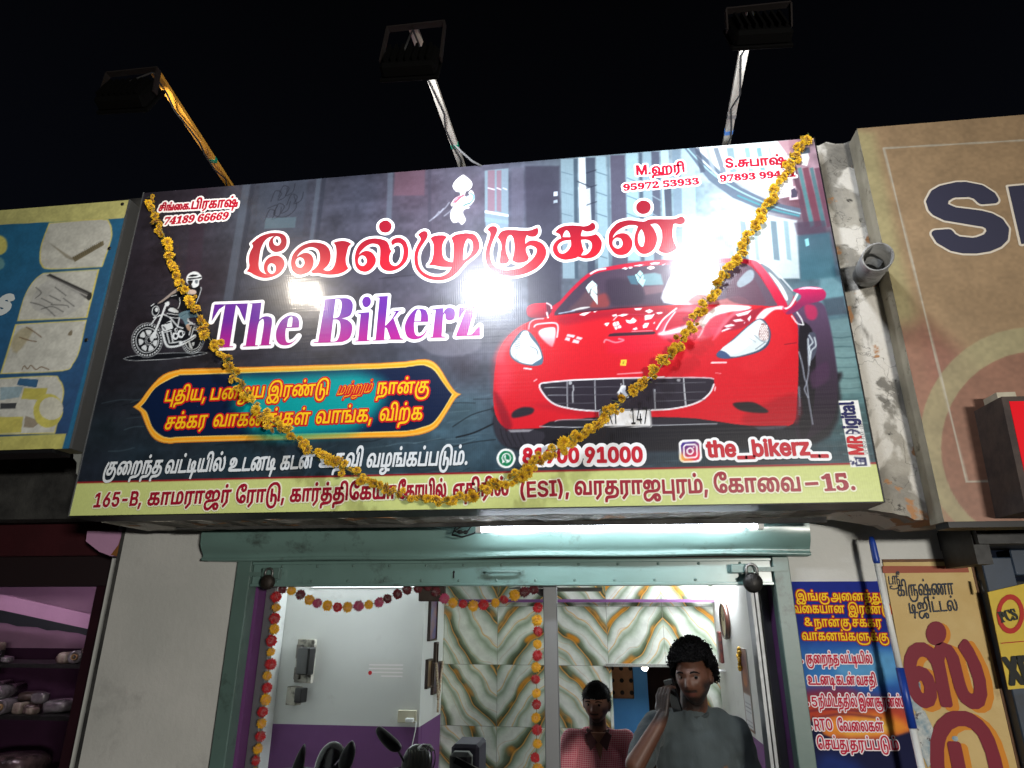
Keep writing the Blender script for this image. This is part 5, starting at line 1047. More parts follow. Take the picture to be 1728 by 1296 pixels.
(0,240,196,204,30,100,0,1625,535,17,-6,-6,-7,-16,5),
(0,240,196,204,30,100,0,1614,526,18,-7,-4,-9,-20,5),
(1,252,250,250,80,100,1,226,130,140,1543,565,1533,511,1502,553,12,14,31,4,11,-6,0,-29,-7,-28,-8,-3,-23,22),
(2,246,214,220,50,30,95,1,1489,576,7,7,23,3,33,0,11,-7,2,-15,-4,-28),
(2,236,196,204,40,30,90,1,1471,569,5,22,17,11,26,1),
(0,58,30,44,30,100,0,1727,538,12,2,126,-1,3,-7,-10,-3,-133,0,-4,2),
(2,230,150,164,30,20,80,0,1796,543,63,-1),
(2,226,150,164,50,30,80,1,1708,510,7,9,28,-11,26,6,-15,6),
(0,70,96,114,30,100,1,1409,492,4,23,16,28,20,22,20,-2,20,-23,19,-37,9,-35,0,-3,-6,-18,-20,-6,-19,2,-33,10,-24,19),
(0,226,232,236,40,100,1,1413,494,6,21,24,31,10,15,15,0,8,-21,26,-37,9,-30,-3,-9,-20,-16,-23,1,-26,10,-19,16),
(0,90,110,124,20,90,0,1423,499,20,6,0,3,-18,-6),
(0,90,110,124,20,90,0,1424,506,19,6,0,3,-17,-5),
(0,90,110,124,20,90,0,1425,514,18,5,0,3,-16,-4),
(0,90,110,124,20,90,0,1426,522,17,4,0,3,-15,-4),
(0,90,110,124,20,90,0,1427,530,16,3,0,3,-14,-3),
(0,90,110,124,20,90,0,1428,538,15,2,0,3,-13,-2),
(0,90,110,124,20,90,0,1429,545,14,3,0,2,-12,-1),
(0,250,252,252,120,90,1,1436,493,16,13,30,-2,16,-18,-7,-28,-49,3),
(2,110,130,144,40,20,90,1,1475,508,20,-11,5,-18),
(2,120,140,150,30,20,80,1,1433,486,-4,-14,10,-11),
(0,74,104,128,30,95,1,1481,444,10,10,23,10,-2,-18,-18,-4),
(0,62,74,96,30,100,1,2043,453,18,16,38,33,46,40,30,20,19,0,14,-27,2,-28,-11,-30,-26,-21,-46,-13,-48,-6,-28,3),
(0,206,218,222,40,100,1,2056,465,43,33,46,40,30,21,15,-1,13,-23,2,-27,-10,-25,-25,-21,-43,-14,-41,-5),
(0,240,246,248,120,80,1,2061,465,59,39,38,30,17,22,9,-8,-15,-38,-39,-41,-40,-17),
(0,60,80,120,30,100,1,2045,452,11,13,18,-8,9,-17,-25,0),
(0,150,120,120,30,95,1,2185,544,11,3,9,-24,-4,-27,-17,-5,-10,18),
(0,248,240,238,20,100,0,2186,540,0,-1,-1,0,0,-1,-1,0,-1,0,0,0,-1,0,0,1,-1,0,0,1,1,1,0,0,1,1,0,0,1,0,1,0,0,0,1,-1,0,0),
(0,248,240,238,20,100,0,2192,540,-1,-1,0,-1,0,0,-1,0,-1,-1,-1,1,0,0,-1,0,0,1,0,1,0,0,1,1,0,0,1,1,1,0,0,0,1,-1,0,0,1,-1),
(0,248,240,238,20,100,0,2197,539,0,0,0,-1,-1,-1,0,0,-1,0,-1,0,0,1,-1,0,0,1,0,0,0,1,1,1,0,0,1,0,0,1,1,-1,1,0,0,0,0,-1),
(0,248,240,238,20,100,0,2203,539,0,-1,0,0,-1,-1,-1,0,0,0,-1,0,-1,0,0,1,0,0,0,1,0,1,0,0,1,1,1,0,0,0,1,0,1,0,0,-1,0,0),
(0,248,240,238,20,100,0,2187,534,0,0,0,-1,-1,0,-1,-1,0,0,-1,0,-1,1,0,0,0,1,0,1,0,0,0,1,1,0,1,1,0,0,1,-1,1,0,0,0,0,-1),
(0,248,240,238,20,100,0,2193,534,0,-1,-1,0,0,-1,-1,0,0,0,-1,0,-1,0,0,1,0,1,0,0,0,1,0,0,1,1,0,0,1,0,1,0,0,0,1,-1,0,0),
(0,248,240,238,20,100,0,2199,534,0,-1,-1,-1,0,0,-1,0,-1,0,0,0,-1,0,0,1,-1,0,0,1,1,1,0,0,0,1,1,0,1,0,1,0,0,-1,1,0,0,-1),
(0,248,240,238,20,100,0,2205,533,-1,0,0,-1,-1,0,0,-1,-1,0,-1,0,0,1,-1,0,0,1,0,1,0,0,1,1,0,0,1,1,1,0,0,-1,1,0,0,0,1,-1),
(0,248,240,238,20,100,0,2185,529,-1,-1,0,0,-1,-1,0,0,-1,0,-1,0,0,0,-1,1,0,1,0,0,0,1,1,0,0,1,1,0,1,0,0,0,1,0,0,-1,0,0),
(0,248,240,238,20,100,0,2190,529,0,-1,0,-1,-1,0,-1,0,0,0,-1,0,0,0,-1,1,0,0,0,1,0,1,0,0,1,1,1,0,0,0,1,0,1,-1,0,0,0,-1),
(0,248,240,238,20,100,0,2196,528,0,0,-1,-1,0,0,-1,-1,0,0,-1,0,-1,1,0,0,0,1,0,1,0,0,0,1,1,0,0,1,1,0,1,-1,0,0,1,0,0,-1),
(0,248,240,238,20,100,0,2202,528,0,-1,-1,0,0,-1,-1,0,-1,0,0,0,-1,0,0,1,-1,1,0,0,1,1,0,1,1,0,0,0,1,0,1,0,0,0,1,-1,0,0),
(0,248,240,238,20,100,0,2186,523,0,0,-1,-1,0,0,-1,-1,-1,0,0,1,-1,0,0,0,-1,1,0,1,1,0,0,1,1,0,0,1,1,0,1,0,0,-1,1,0,0,-1),
(0,248,240,238,20,100,0,2192,523,-1,-1,0,0,0,-1,-1,0,-1,0,-1,0,0,1,-1,0,0,1,0,0,0,1,1,1,0,0,1,0,1,0,0,0,1,0,0,-1,1,0),
(0,248,240,238,20,100,0,2197,523,0,-1,0,0,-1,-1,0,0,-1,0,-1,0,0,0,-1,1,0,0,0,1,0,1,1,0,0,1,1,0,0,0,1,0,1,0,0,-1,0,-1),
(0,248,240,238,20,100,0,2203,523,0,-1,0,-1,-1,0,-1,0,0,-1,-1,1,-1,0,0,0,0,1,0,1,0,0,0,1,1,0,1,1,0,0,1,0,1,-1,0,0,0,-1),
(0,248,240,238,20,100,0,2183,518,0,0,0,-1,-1,-1,-1,0,0,0,-1,0,-1,1,0,0,0,1,0,0,0,1,0,1,1,0,0,0,1,0,1,0,0,0,1,-1,0,0),
(0,248,240,238,20,100,0,2189,518,0,-1,-1,0,0,-1,-1,0,-1,0,0,0,-1,0,0,1,-1,0,0,1,1,1,0,0,1,1,0,0,1,0,1,0,0,0,1,-1,0,0),
(0,248,240,238,20,100,0,2195,518,0,-1,-1,-1,0,0,-1,0,-1,-1,0,1,-1,0,0,0,-1,1,0,1,0,0,1,1,0,0,1,1,1,0,0,0,1,-1,0,0,1,-1),
(0,248,240,238,20,100,0,2200,517,0,0,0,-1,-1,0,0,-1,-1,0,-1,0,0,1,-1,0,0,1,0,0,0,1,1,1,0,0,1,0,1,0,0,0,1,0,0,0,0,-1),
(0,248,240,238,20,100,0,2185,513,-1,-1,0,-1,-1,0,0,0,-1,0,-1,0,0,0,-1,1,0,0,0,1,0,1,1,0,0,1,1,0,1,0,0,0,1,-1,0,0,1,-1),
(0,248,240,238,20,100,0,2190,512,0,0,0,-1,-1,0,0,-1,-1,0,-1,0,0,1,-1,0,0,1,0,1,0,0,0,1,1,0,1,1,0,0,1,-1,1,0,0,0,0,-1),
(0,248,240,238,20,100,0,2196,512,0,-1,-1,0,0,-1,-1,0,0,0,-1,0,-1,0,0,1,0,1,0,0,0,1,0,1,1,0,0,0,1,0,1,0,0,0,1,-1,0,0),
(0,248,240,238,20,100,0,2202,512,0,-1,-1,-1,0,0,-1,0,-1,0,0,0,-1,0,0,1,-1,0,0,1,1,1,0,0,1,1,0,0,1,0,1,0,0,0,1,-1,0,-1),
(0,248,240,238,20,100,0,2182,507,0,0,-1,-1,0,0,-1,-1,-1,0,0,0,-1,1,0,0,-1,1,0,1,1,0,0,1,0,0,1,1,1,0,1,0,0,-1,1,0,0,-1),
(0,248,240,238,20,100,0,2188,507,-1,-1,0,0,-1,-1,0,0,-1,0,-1,0,0,1,-1,0,0,1,0,0,0,1,1,1,0,0,1,0,1,0,0,0,1,0,0,-1,1,0),
(0,248,240,238,20,100,0,2193,507,0,-1,0,0,-1,-1,0,0,-1,0,-1,0,0,0,-1,1,0,0,0,1,0,1,0,0,1,1,1,0,0,0,1,0,1,0,0,-1,0,-1),
(0,248,240,238,20,100,0,2199,506,0,0,0,-1,-1,0,-1,-1,0,0,-1,1,-1,0,0,0,0,1,0,1,0,0,0,1,1,0,0,1,1,0,1,0,0,-1,1,0,0,-1),
(0,248,240,238,20,100,0,2183,502,0,-1,0,0,-1,-1,-1,0,0,0,-1,0,-1,0,0,1,0,0,0,1,0,1,0,0,1,1,1,0,0,0,1,0,0,0,1,-1,0,0),
(0,248,240,238,20,100,0,2189,502,0,-1,-1,-1,0,0,-1,0,-1,0,0,0,-1,0,0,1,0,0,-1,1,1,0,0,1,1,1,0,0,1,0,1,0,0,-1,1,0,0,-1),
(0,248,240,238,20,100,0,2195,501,0,0,-1,-1,0,0,-1,-1,-1,0,0,0,-1,1,0,0,-1,1,0,1,0,0,1,1,0,0,1,0,1,1,0,-1,1,0,0,0,1,-1),
(0,248,240,238,20,100,0,2200,501,0,-1,0,0,-1,-1,0,0,-1,0,-1,0,0,0,-1,1,0,1,0,0,0,1,1,0,0,1,1,0,1,0,0,0,1,0,0,-1,0,0),
(0,248,240,238,20,100,0,2181,497,-1,-1,0,-1,-1,0,0,0,-1,0,-1,0,0,0,-1,1,0,0,0,1,0,1,1,0,0,1,1,0,1,0,0,0,1,-1,0,0,0,-1),
(0,248,240,238,20,100,0,2186,496,0,0,0,-1,-1,0,-1,-1,0,0,-1,0,-1,1,0,0,0,1,0,1,0,0,0,1,1,0,1,1,0,0,1,-1,1,0,0,0,0,-1),
(0,248,240,238,20,100,0,2192,496,0,-1,-1,0,0,-1,-1,0,0,0,-1,0,-1,0,0,1,0,1,0,0,0,1,0,0,1,1,0,0,1,0,1,0,0,0,1,-1,0,0),
(0,248,240,238,20,100,0,2198,496,0,-1,-1,-1,0,0,-1,0,-1,0,0,0,-1,0,0,1,-1,0,0,1,0,1,1,0,0,1,1,0,1,0,0,0,1,-1,0,0,1,-1),
(2,130,140,150,40,20,80,1,2162,510,18,-20,15,-5),
(2,150,160,166,30,20,80,1,2144,503,19,-16),
(2,110,120,130,30,20,80,1,2160,464,30,21),
(2,244,220,224,50,20,95,0,1456,435,22,-4),
(2,244,220,224,50,20,95,0,2027,426,42,-1),
(2,240,150,160,40,20,90,1,1744,402,38,1,37,1),
(2,230,130,140,30,20,80,0,2035,393,15,-3),
(2,240,170,180,40,20,90,0,1487,391,8,5),
(2,240,190,196,40,20,90,0,2030,348,-3,-11),
(0,38,32,44,30,100,1,1506,377,10,6,77,5,79,1,87,-1,123,-2,68,-4,61,-4,16,-5,-1,-17,-13,-25,-26,-21,-45,-17,-52,-9,-51,-1,-64,3,-105,0,-64,8,-47,14,-28,19,-20,31),
(2,226,226,232,50,20,95,1,1683,286,-37,3,-40,6,-47,13,-28,19,-20,27,-7,16,2,10,17,4,70,4,79,1,87,-1,123,-2),
(2,230,230,234,50,20,95,1,1839,283,51,1,52,8,42,15,29,24,13,25),
(2,214,190,200,40,20,90,1,1846,385,104,-3,61,-4,16,-4),
(2,176,180,188,30,20,90,0,1589,386,-1,-84),
(2,176,180,188,30,20,90,0,1674,388,-2,-99),
(2,176,180,188,30,20,90,0,1760,387,1,-23),
(2,176,180,188,30,20,90,0,1852,347,-3,-60),
(2,190,194,200,40,20,90,1,1940,380,-1,-43,0,-44),
(2,130,134,142,30,20,80,0,1849,349,0,-63),
(2,150,154,162,25,20,90,0,1519,368,67,-2),
(2,150,154,162,25,20,90,0,1530,342,55,-1),
(2,78,76,86,25,20,90,0,1556,315,115,-3),
(2,78,76,86,25,20,90,0,1591,341,156,-5),
(2,78,76,86,25,20,90,0,1592,366,156,-5),
(2,92,92,100,25,20,80,0,1855,367,148,-3),
(2,92,92,100,25,20,80,0,1853,337,147,-3),
(2,92,92,100,25,20,80,0,1851,311,146,-2),
(2,190,194,200,40,30,80,1,1607,371,1,-14,-3,-10,0,-30),
(0,160,164,170,30,100,0,1604,380,0,-2,-1,-2,-1,-1,-2,-1,-1,0,-2,0,-2,1,-1,2,-1,2,0,2,1,1,0,2,2,1,1,1,2,1,2,-1,1,-1,1,-1,1,-2),
(0,150,150,158,30,100,0,1931,374,-1,-1,-1,-2,-1,-1,-2,0,-1,0,-2,0,-2,1,-1,1,0,1,-1,2,1,1,1,2,1,1,2,0,1,0,2,0,2,-1,1,-1,0,-1),
(0,214,218,226,20,100,0,1740,344,5,5,3,6,4,9,6,2,8,-3,1,-8,-3,-6,2,-8,5,-7,3,-10,-9,1,-7,9,-5,7,-4,4,-2,-7,3,-7,-3,-3,-3,7,-2,6,-2,-3),
(2,214,218,226,20,20,90,0,1754,364,-2,7),
(0,232,196,60,20,100,0,1757,449,18,-1,-4,-19,-18,1),
(0,150,130,40,20,80,0,1762,444,6,0,-2,-10,-6,1),
(0,36,32,42,80,100,1,1417,287,12,12,23,8,25,-2,9,-8,-9,-13,-32,-8,-25,-2),
(0,36,30,34,70,100,1,2075,295,35,3,26,-3,22,-14,14,-14,-14,-5,-45,5,-27,10),
(0,30,28,36,50,100,0,1505,244,28,14,38,4,80,0,34,-3,-1,-26,-65,3),
(0,40,36,46,60,100,0,1837,257,61,1,67,-6,46,-10,32,-10,-73,1,-134,3),
(2,176,180,188,30,20,90,1,1502,244,56,-4,92,-4,34,0),
(2,170,160,170,30,20,80,1,1549,258,22,4,104,-2),
(2,160,164,172,30,20,90,1,1836,236,84,-1,103,-1),
(0,150,148,158,50,90,0,1406,236,45,0,32,-1,-13,-7,-56,0),
(0,70,68,80,60,90,0,2127,221,91,1,-14,-11,-65,1),
(2,40,38,48,40,40,70,0,2185,217,1,-32),
(2,40,38,48,40,40,70,0,2193,216,1,-31),
(2,40,38,48,40,40,70,0,2201,216,1,-31),
(2,40,38,48,40,40,70,0,2208,216,1,-31),
(2,40,38,48,40,40,70,0,2216,216,1,-32),
(2,40,38,48,40,40,70,0,2224,215,1,-31),
(2,40,38,48,40,40,70,0,2231,215,1,-31),
(2,40,38,48,40,40,70,0,2239,215,1,-31),
(2,90,90,100,30,20,80,0,2266,335,5,-1),
(2,90,90,100,30,20,80,0,2265,329,5,-1),
(2,90,90,100,30,20,80,0,2264,323,5,-1),
(2,90,90,100,30,20,80,0,2263,317,5,-1),
(2,90,90,100,30,20,80,0,2262,312,6,-1),
(2,90,90,100,30,20,80,0,2262,306,5,-1),
(2,90,90,100,30,20,80,0,2261,300,5,-1),
(2,90,90,100,30,20,80,0,2260,295,5,-1),
(2,90,90,100,30,20,80,0,2259,289,5,-1),
(2,90,90,100,30,20,80,0,2258,283,6,-1),
(2,90,90,100,30,20,80,0,2258,278,5,-1),
(2,90,90,100,30,20,80,0,2257,272,5,-1),
(2,90,90,100,30,20,80,0,2256,266,5,-1),
(2,90,90,100,30,20,80,0,2255,261,5,-1),
(2,90,90,100,30,20,80,0,2254,255,5,-1),
(1,204,30,56,30,100,1,120,18,44,1487,653,1505,599,1465,630,2,17,16,10,27,2,24,-1,11,-9,1,-18,-10,-18,-23,-6,-33,2,-12,8),
(0,90,40,60,30,90,1,1528,656,14,-3,4,-15,-2,-14,-11,-11,-3,22),
(2,240,226,230,40,20,90,1,1530,658,13,-9,3,-11),
(2,240,236,240,50,20,90,0,1530,624,4,-18),
(0,190,24,50,30,100,0,1533,610,13,13,7,-7,-7,-9),
(1,196,34,88,40,100,1,130,40,84,2350,651,2351,600,2263,579,35,29,18,27,-22,18,15,7,28,4,34,-4,18,-17,-7,-24,-29,-10,-28,-6,-23,-15,-26,-14),
(0,244,214,228,30,90,1,2309,658,28,6,37,-6,5,-5,-39,3),
(0,250,246,248,25,100,0,1777,768,10,3,9,-3,-5,-5),
(0,250,246,248,25,100,0,1799,772,12,0,-1,-5,-9,-2),
(0,250,246,248,25,100,0,1816,775,19,3,15,-1,-15,-5),
(0,250,246,248,25,100,0,1869,781,15,2,16,-2,-7,-6,-22,1),
(0,250,246,248,25,100,0,1856,764,13,7,11,-4,2,-5,-14,-5),
(0,250,246,248,25,100,0,1903,771,14,5,-8,-6),
(2,240,226,232,60,30,95,1,1676,756,21,11,27,4),
(0,224,224,226,20,100,0,1682,288,3,3,147,-5,5,-3,0,-48,-4,-5,-146,6,-4,3),
(2,60,60,66,25,20,90,0,1685,285,3,3,143,-4,3,-3,0,-45,-3,-3,-143,5,-3,3,0,44),
(0,206,122,30,20,100,1,20141,358,21,19,25,45,40,47,57,16,58,1,641,-11,130,6,41,-5,30,-26,31,-51,24,-33,20019,-9,-18,-13,-25,-43,-30,-47,-37,-20,-52,-8,-95,-1,-613,4,-92,-2,-51,15,-34,35,-30,48,-12,16),
(0,232,180,76,30,100,1,20145,358,20,19,25,45,40,44,55,16,58,0,640,-10,130,6,40,-5,29,-24,30,-50,24,-33,20018,-8,-17,-13,-25,-44,-29,-45,-37,-19,-50,-8,-95,-1,-613,4,-93,-2,-49,15,-33,33,-28,46,-12,17),
(0,238,160,34,30,100,1,20152,358,18,19,25,45,40,39,51,15,58,1,639,-10,130,6,37,-5,28,-22,30,-47,24,-33,20014,-8,-14,-13,-25,-44,-28,-42,-36,-17,-47,-8,-95,-2,-614,5,-93,-2,-46,14,-32,32,-26,43,-12,17),
(0,236,206,110,20,100,1,20165,357,15,19,25,45,40,29,43,17,57,0,639,-9,130,6,31,-5,27,-18,27,-42,24,-32,20010,-9,-9,-13,-25,-44,-27,-37,-34,-13,-43,-8,-95,-2,-615,5,-93,-2,-40,14,-29,27,-23,39,-12,17),
(0,10,26,58,30,100,1,20169,357,14,19,25,45,40,26,40,16,58,1,638,-9,130,6,29,-5,26,-17,27,-39,24,-33,20008,-8,-7,-14,-25,-44,-27,-35,-33,-12,-41,-9,-95,-1,-616,5,-92,-2,-38,14,-29,25,-22,38,-12,17),
(0,0,150,150,700,95,1,498,440,103,4,224,3,101,-5,82,-44,-14,-79,-72,-64,-115,-15,-178,-3,-112,79),
(0,196,206,130,20,100,0,-20,-20,2480,0,0,125,-2480,0),
(2,140,24,34,60,20,100,0,-20,106,2480,0),
(0,16,18,24,30,100,1,67,535,41,10,121,3,91,2,49,-9,-28,-7,-77,-7,-91,-2,-77,2),
(2,206,214,222,22,20,70,1,67,535,41,9,122,3,139,-4,-28,-9,-77,-7,-91,-2,-77,2,-29,8),
(0,206,214,222,30,55,0,357,582,-3,-16,-6,-13,-10,-9,-13,-5,-13,1,-14,6,-12,11,-9,14,-6,16,-2,17,3,16,6,14,10,9,13,4,14,-1,13,-6,12,-11,10,-14,6,-16),
(0,16,18,24,20,100,0,354,583,-3,-15,-6,-12,-9,-9,-12,-4,-12,1,-12,5,-11,10,-9,13,-6,16,-1,15,2,15,6,13,10,9,11,4,13,-1,12,-6,11,-10,9,-13,5,-16),
(0,206,214,222,20,95,0,348,586,4,0,-1,-6,-3,2),
(0,206,214,222,20,95,0,347,578,4,-1,-1,-5,-3,2),
(0,206,214,222,20,95,0,346,571,3,-2,-2,-5,-3,4),
(0,206,214,222,20,95,0,343,565,3,-3,-2,-4,-3,4),
(0,206,214,222,20,95,0,339,559,3,-3,-3,-3,-2,4),
(0,206,214,222,20,95,0,335,555,2,-4,-4,-2,-1,4),
(0,206,214,222,20,95,0,329,552,2,-4,-4,-2,-1,5),
(0,206,214,222,20,95,0,323,550,2,-4,-5,-1,0,5),
(0,206,214,222,20,95,0,317,550,1,-5,-5,1,1,4),
(0,206,214,222,20,95,0,311,551,0,-4,-5,1,1,4),
(0,206,214,222,20,95,0,304,554,0,-5,-5,3,2,4),
(0,206,214,222,20,95,0,298,558,-1,-4,-4,3,2,3),
(0,206,214,222,20,95,0,293,563,-2,-4,-4,5,3,2),
(0,206,214,222,20,95,0,288,569,-2,-3,-3,5,3,2),
(0,206,214,222,20,95,0,284,576,-3,-2,-2,5,3,1),
(0,206,214,222,20,95,0,281,584,-3,-2,-2,6,4,0),
(0,206,214,222,20,95,0,279,592,-3,-1,-1,6,4,-1),
(0,206,214,222,20,95,0,278,600,-3,0,0,6,4,-2),
(0,206,214,222,20,95,0,279,608,-4,1,1,5,4,-2),
(0,206,214,222,20,95,0,281,615,-4,2,2,5,3,-3),
(0,206,214,222,20,95,0,283,622,-3,2,2,5,3,-4),
(0,206,214,222,20,95,0,287,627,-3,4,3,3,3,-4),
(0,206,214,222,20,95,0,292,632,-3,4,4,2,2,-4),
(0,206,214,222,20,95,0,297,635,-2,4,4,2,1,-5),
(0,206,214,222,20,95,0,303,637,-1,4,4,0,1,-4),
(0,206,214,222,20,95,0,310,637,-1,4,4,0,0,-5),
(0,206,214,222,20,95,0,316,635,0,5,4,-2,-1,-4),
(0,206,214,222,20,95,0,322,633,1,4,4,-3,-1,-3),
(0,206,214,222,20,95,0,328,629,2,4,4,-4,-3,-3),
(0,206,214,222,20,95,0,334,623,2,4,3,-5,-2,-2),
(0,206,214,222,20,95,0,339,617,2,3,3,-5,-3,-2),
(0,206,214,222,20,95,0,343,610,2,2,3,-5,-4,-1),
(0,206,214,222,20,95,0,346,602,3,2,1,-6,-3,0),
(0,206,214,222,20,95,0,347,594,4,1,0,-6,-3,1),
(2,206,214,222,30,20,95,1,343,585,-2,-11,-4,-9,-7,-6,-8,-3,-10,0,-9,5,-8,7,-6,10,-4,11,-2,12,2,11,5,9,6,6,9,3,9,0,10,-4,8,-8,6,-10,4,-11,1,-12),
(0,16,18,24,20,100,0,333,588,-1,-9,-3,-7,-5,-5,-5,-2,-6,0,-7,3,-5,5,-4,8,-3,8,-1,9,1,9,3,7,5,5,6,2,6,0,6,-3,6,-5,4,-8,3,-8),
(0,206,214,222,20,90,1,296,594,12,-16,10,-19,-13,7),
(0,206,214,222,20,90,1,311,581,9,2,-1,-15),
(0,206,214,222,30,55,0,204,583,-4,-20,-9,-15,-15,-10,-17,-4,-19,2,-20,9,-17,14,-13,18,-8,21,-3,21,4,19,9,16,15,11,18,4,20,-3,19,-9,17,-14,13,-19,8,-21),
(0,16,18,24,20,100,0,201,584,-4,-18,-9,-15,-14,-10,-16,-4,-18,2,-18,8,-16,14,-13,17,-8,20,-2,20,3,18,9,15,14,10,17,4,19,-2,18,-9,16,-13,12,-18,8,-20),
(0,206,214,222,20,95,0,193,589,5,-1,0,-7,-6,2),
(0,206,214,222,20,95,0,192,579,5,-2,-1,-6,-5,3),
(0,206,214,222,20,95,0,189,570,5,-3,-2,-5,-5,4),
(0,206,214,222,20,95,0,185,562,5,-3,-4,-5,-4,5),
(0,206,214,222,20,95,0,180,556,4,-4,-5,-4,-3,5),
(0,206,214,222,20,95,0,173,551,3,-5,-5,-3,-2,6),
(0,206,214,222,20,95,0,165,548,3,-6,-6,-1,-2,6),
(0,206,214,222,20,95,0,156,546,2,-6,-6,0,-1,6),
(0,206,214,222,20,95,0,147,546,1,-5,-6,1,0,5),
(0,206,214,222,20,95,0,138,549,0,-6,-7,2,2,5),
(0,206,214,222,20,95,0,129,552,-1,-5,-6,4,2,4),
(0,206,214,222,20,95,0,120,558,-2,-5,-6,5,4,4),
(0,206,214,222,20,95,0,112,565,-3,-4,-5,6,4,2),
(0,206,214,222,20,95,0,105,573,-3,-3,-5,6,5,2),
(0,206,214,222,20,95,0,99,582,-4,-2,-3,7,5,1),
(0,206,214,222,20,95,0,95,592,-5,-1,-2,7,5,0),
(0,206,214,222,20,95,0,92,602,-5,0,-1,7,5,-1),
(0,206,214,222,20,95,0,91,613,-5,0,0,7,5,-2),
(0,206,214,222,20,95,0,92,622,-6,2,2,7,5,-4),
(0,206,214,222,20,95,0,94,631,-5,3,3,6,4,-4),
(0,206,214,222,20,95,0,98,639,-5,4,4,5,4,-5),
(0,206,214,222,20,95,0,104,646,-4,4,4,4,4,-5),
(0,206,214,222,20,95,0,111,651,-4,5,6,3,2,-6),
(0,206,214,222,20,95,0,119,654,-3,6,6,1,2,-5),
(0,206,214,222,20,95,0,128,656,-2,6,6,0,1,-6),
(0,206,214,222,20,95,0,137,656,-1,5,7,-1,-1,-5),
(0,206,214,222,20,95,0,146,653,0,6,7,-3,-2,-5),
(0,206,214,222,20,95,0,156,649,1,6,6,-4,-2,-5),
(0,206,214,222,20,95,0,164,643,2,5,6,-5,-3,-3),
(0,206,214,222,20,95,0,172,636,3,5,5,-6,-4,-3),
(0,206,214,222,20,95,0,179,628,4,3,4,-6,-4,-2),
(0,206,214,222,20,95,0,185,619,4,2,4,-7,-5,-1),
(0,206,214,222,20,95,0,189,609,5,1,2,-7,-5,0),
(0,206,214,222,20,95,0,192,599,5,0,1,-7,-6,1),
(2,206,214,222,30,20,95,1,186,588,-3,-13,-7,-11,-10,-7,-12,-3,-14,1,-13,6,-12,10,-9,13,-6,14,-2,15,3,14,7,11,10,7,12,3,14,-2,13,-6,12,-10,10,-13,5,-14,2,-15),
(0,206,214,222,20,95,1,165,596,16,1,-2,-22,-14,12),
(0,206,214,222,20,95,1,160,580,14,-14,-18,-7,-3,18),
(0,206,214,222,20,95,1,144,578,2,-18,-21,13,11,10),
(0,206,214,222,20,95,1,129,592,-12,-9,-8,24,17,-6),
(0,206,214,222,20,95,1,127,611,-17,7,10,17,11,-17),
(0,206,214,222,20,95,1,138,621,-9,18,22,-3,-4,-16),
(0,206,214,222,20,95,1,155,614,6,15,16,-20,-15,-3),
(0,16,18,24,20,100,0,166,599,0,-6,-1,-6,-3,-4,-4,-2,-5,-1,-5,1,-5,3,-5,5,-4,6,-2,6,0,6,1,6,3,4,4,3,5,1,5,-2,5,-3,5,-5,4,-5),
(2,206,214,222,20,20,95,1,164,599,0,-5,-1,-5,-2,-4,-4,-2,-4,-1,-5,1,-5,3,-4,4,-3,5,-2,6,0,5,1,5,2,4,4,2,4,1,5,-1,5,-3,4,-4,3,-5,2,-6),
(2,206,214,222,20,20,95,1,158,600,1,-4,-1,-3,-2,-2,-2,-2,-3,0,-3,0,-3,2,-2,3,-2,3,-1,4,-1,3,1,3,2,3,2,1,3,1,3,-1,3,-2,2,-3,2,-3,1,-3),
(0,206,214,222,20,90,1,149,611,14,24,10,-7,-9,-27,-5,-6),
(0,16,18,24,30,100,1,178,682,10,12,45,-9,24,-27,45,-9,5,-31,-20,-24,-20,-20,-41,-7,-25,32,-20,51),
(0,206,214,222,20,95,0,183,656,34,17,14,-32,-30,-11,-11,7),
(2,16,18,24,50,20,100,0,186,659,28,5),
(2,16,18,24,40,20,100,0,192,649,10,-10),
(0,206,214,222,20,100,0,256,610,1,-4,-1,-4,-2,-3,-3,-2,-4,-1,-3,1,-4,2,-3,4,-3,4,-1,4,0,5,0,3,2,4,3,1,4,1,4,-1,3,-2,3,-4,3,-4),
(0,16,18,24,20,100,0,252,610,0,-2,-1,-2,-1,-2,-1,-1,-2,0,-2,1,-1,1,-2,1,-1,3,-1,2,0,2,0,2,1,2,2,1,1,0,2,-1,2,-1,2,-1,1,-3),
(0,206,214,222,20,100,0,276,617,0,-5,-1,-5,-2,-3,-3,-2,-4,0,-4,1,-4,2,-4,4,-2,4,-2,5,0,5,1,4,2,4,3,2,4,0,4,-1,4,-2,4,-4,3,-4),
(0,16,18,24,20,100,0,271,617,0,-3,0,-2,-2,-2,-1,-1,-2,0,-2,1,-2,1,-2,2,-1,2,-1,3,0,2,0,2,1,2,2,1,2,0,2,0,2,-1,2,-2,1,-3),
(0,206,214,222,20,100,0,249,634,1,-3,-1,-2,-1,-1,-2,-1,-1,-1,-2,1,-2,1,-2,2,-1,2,-1,2,0,3,0,2,1,1,2,1,2,1,2,-1,2,-1,1,-2,2,-2),
(0,16,18,24,20,100,0,248,634,0,-1,-1,-2,0,0,-1,-1,-1,0,-1,0,-1,1,-1,1,0,1,-1,1,0,1,0,1,1,1,1,1,1,0,1,0,1,-1,0,-1,1,-1),
(0,206,214,222,20,100,0,279,620,0,-3,0,-1,-1,-2,-2,-1,-1,0,-2,1,-2,1,-1,1,-1,2,-1,2,0,2,0,2,1,2,1,0,2,1,2,-1,2,-1,1,-1,1,-2),
(0,16,18,24,20,100,0,277,620,0,-1,0,-1,0,-1,-1,-1,-1,0,-1,1,0,0,-1,1,-1,1,0,1,0,1,0,1,0,1,1,0,1,0,1,0,1,0,0,-1,1,-1),
(2,206,214,222,50,20,90,0,211,623,17,-38),
(2,206,214,222,50,20,90,0,226,626,14,-38),
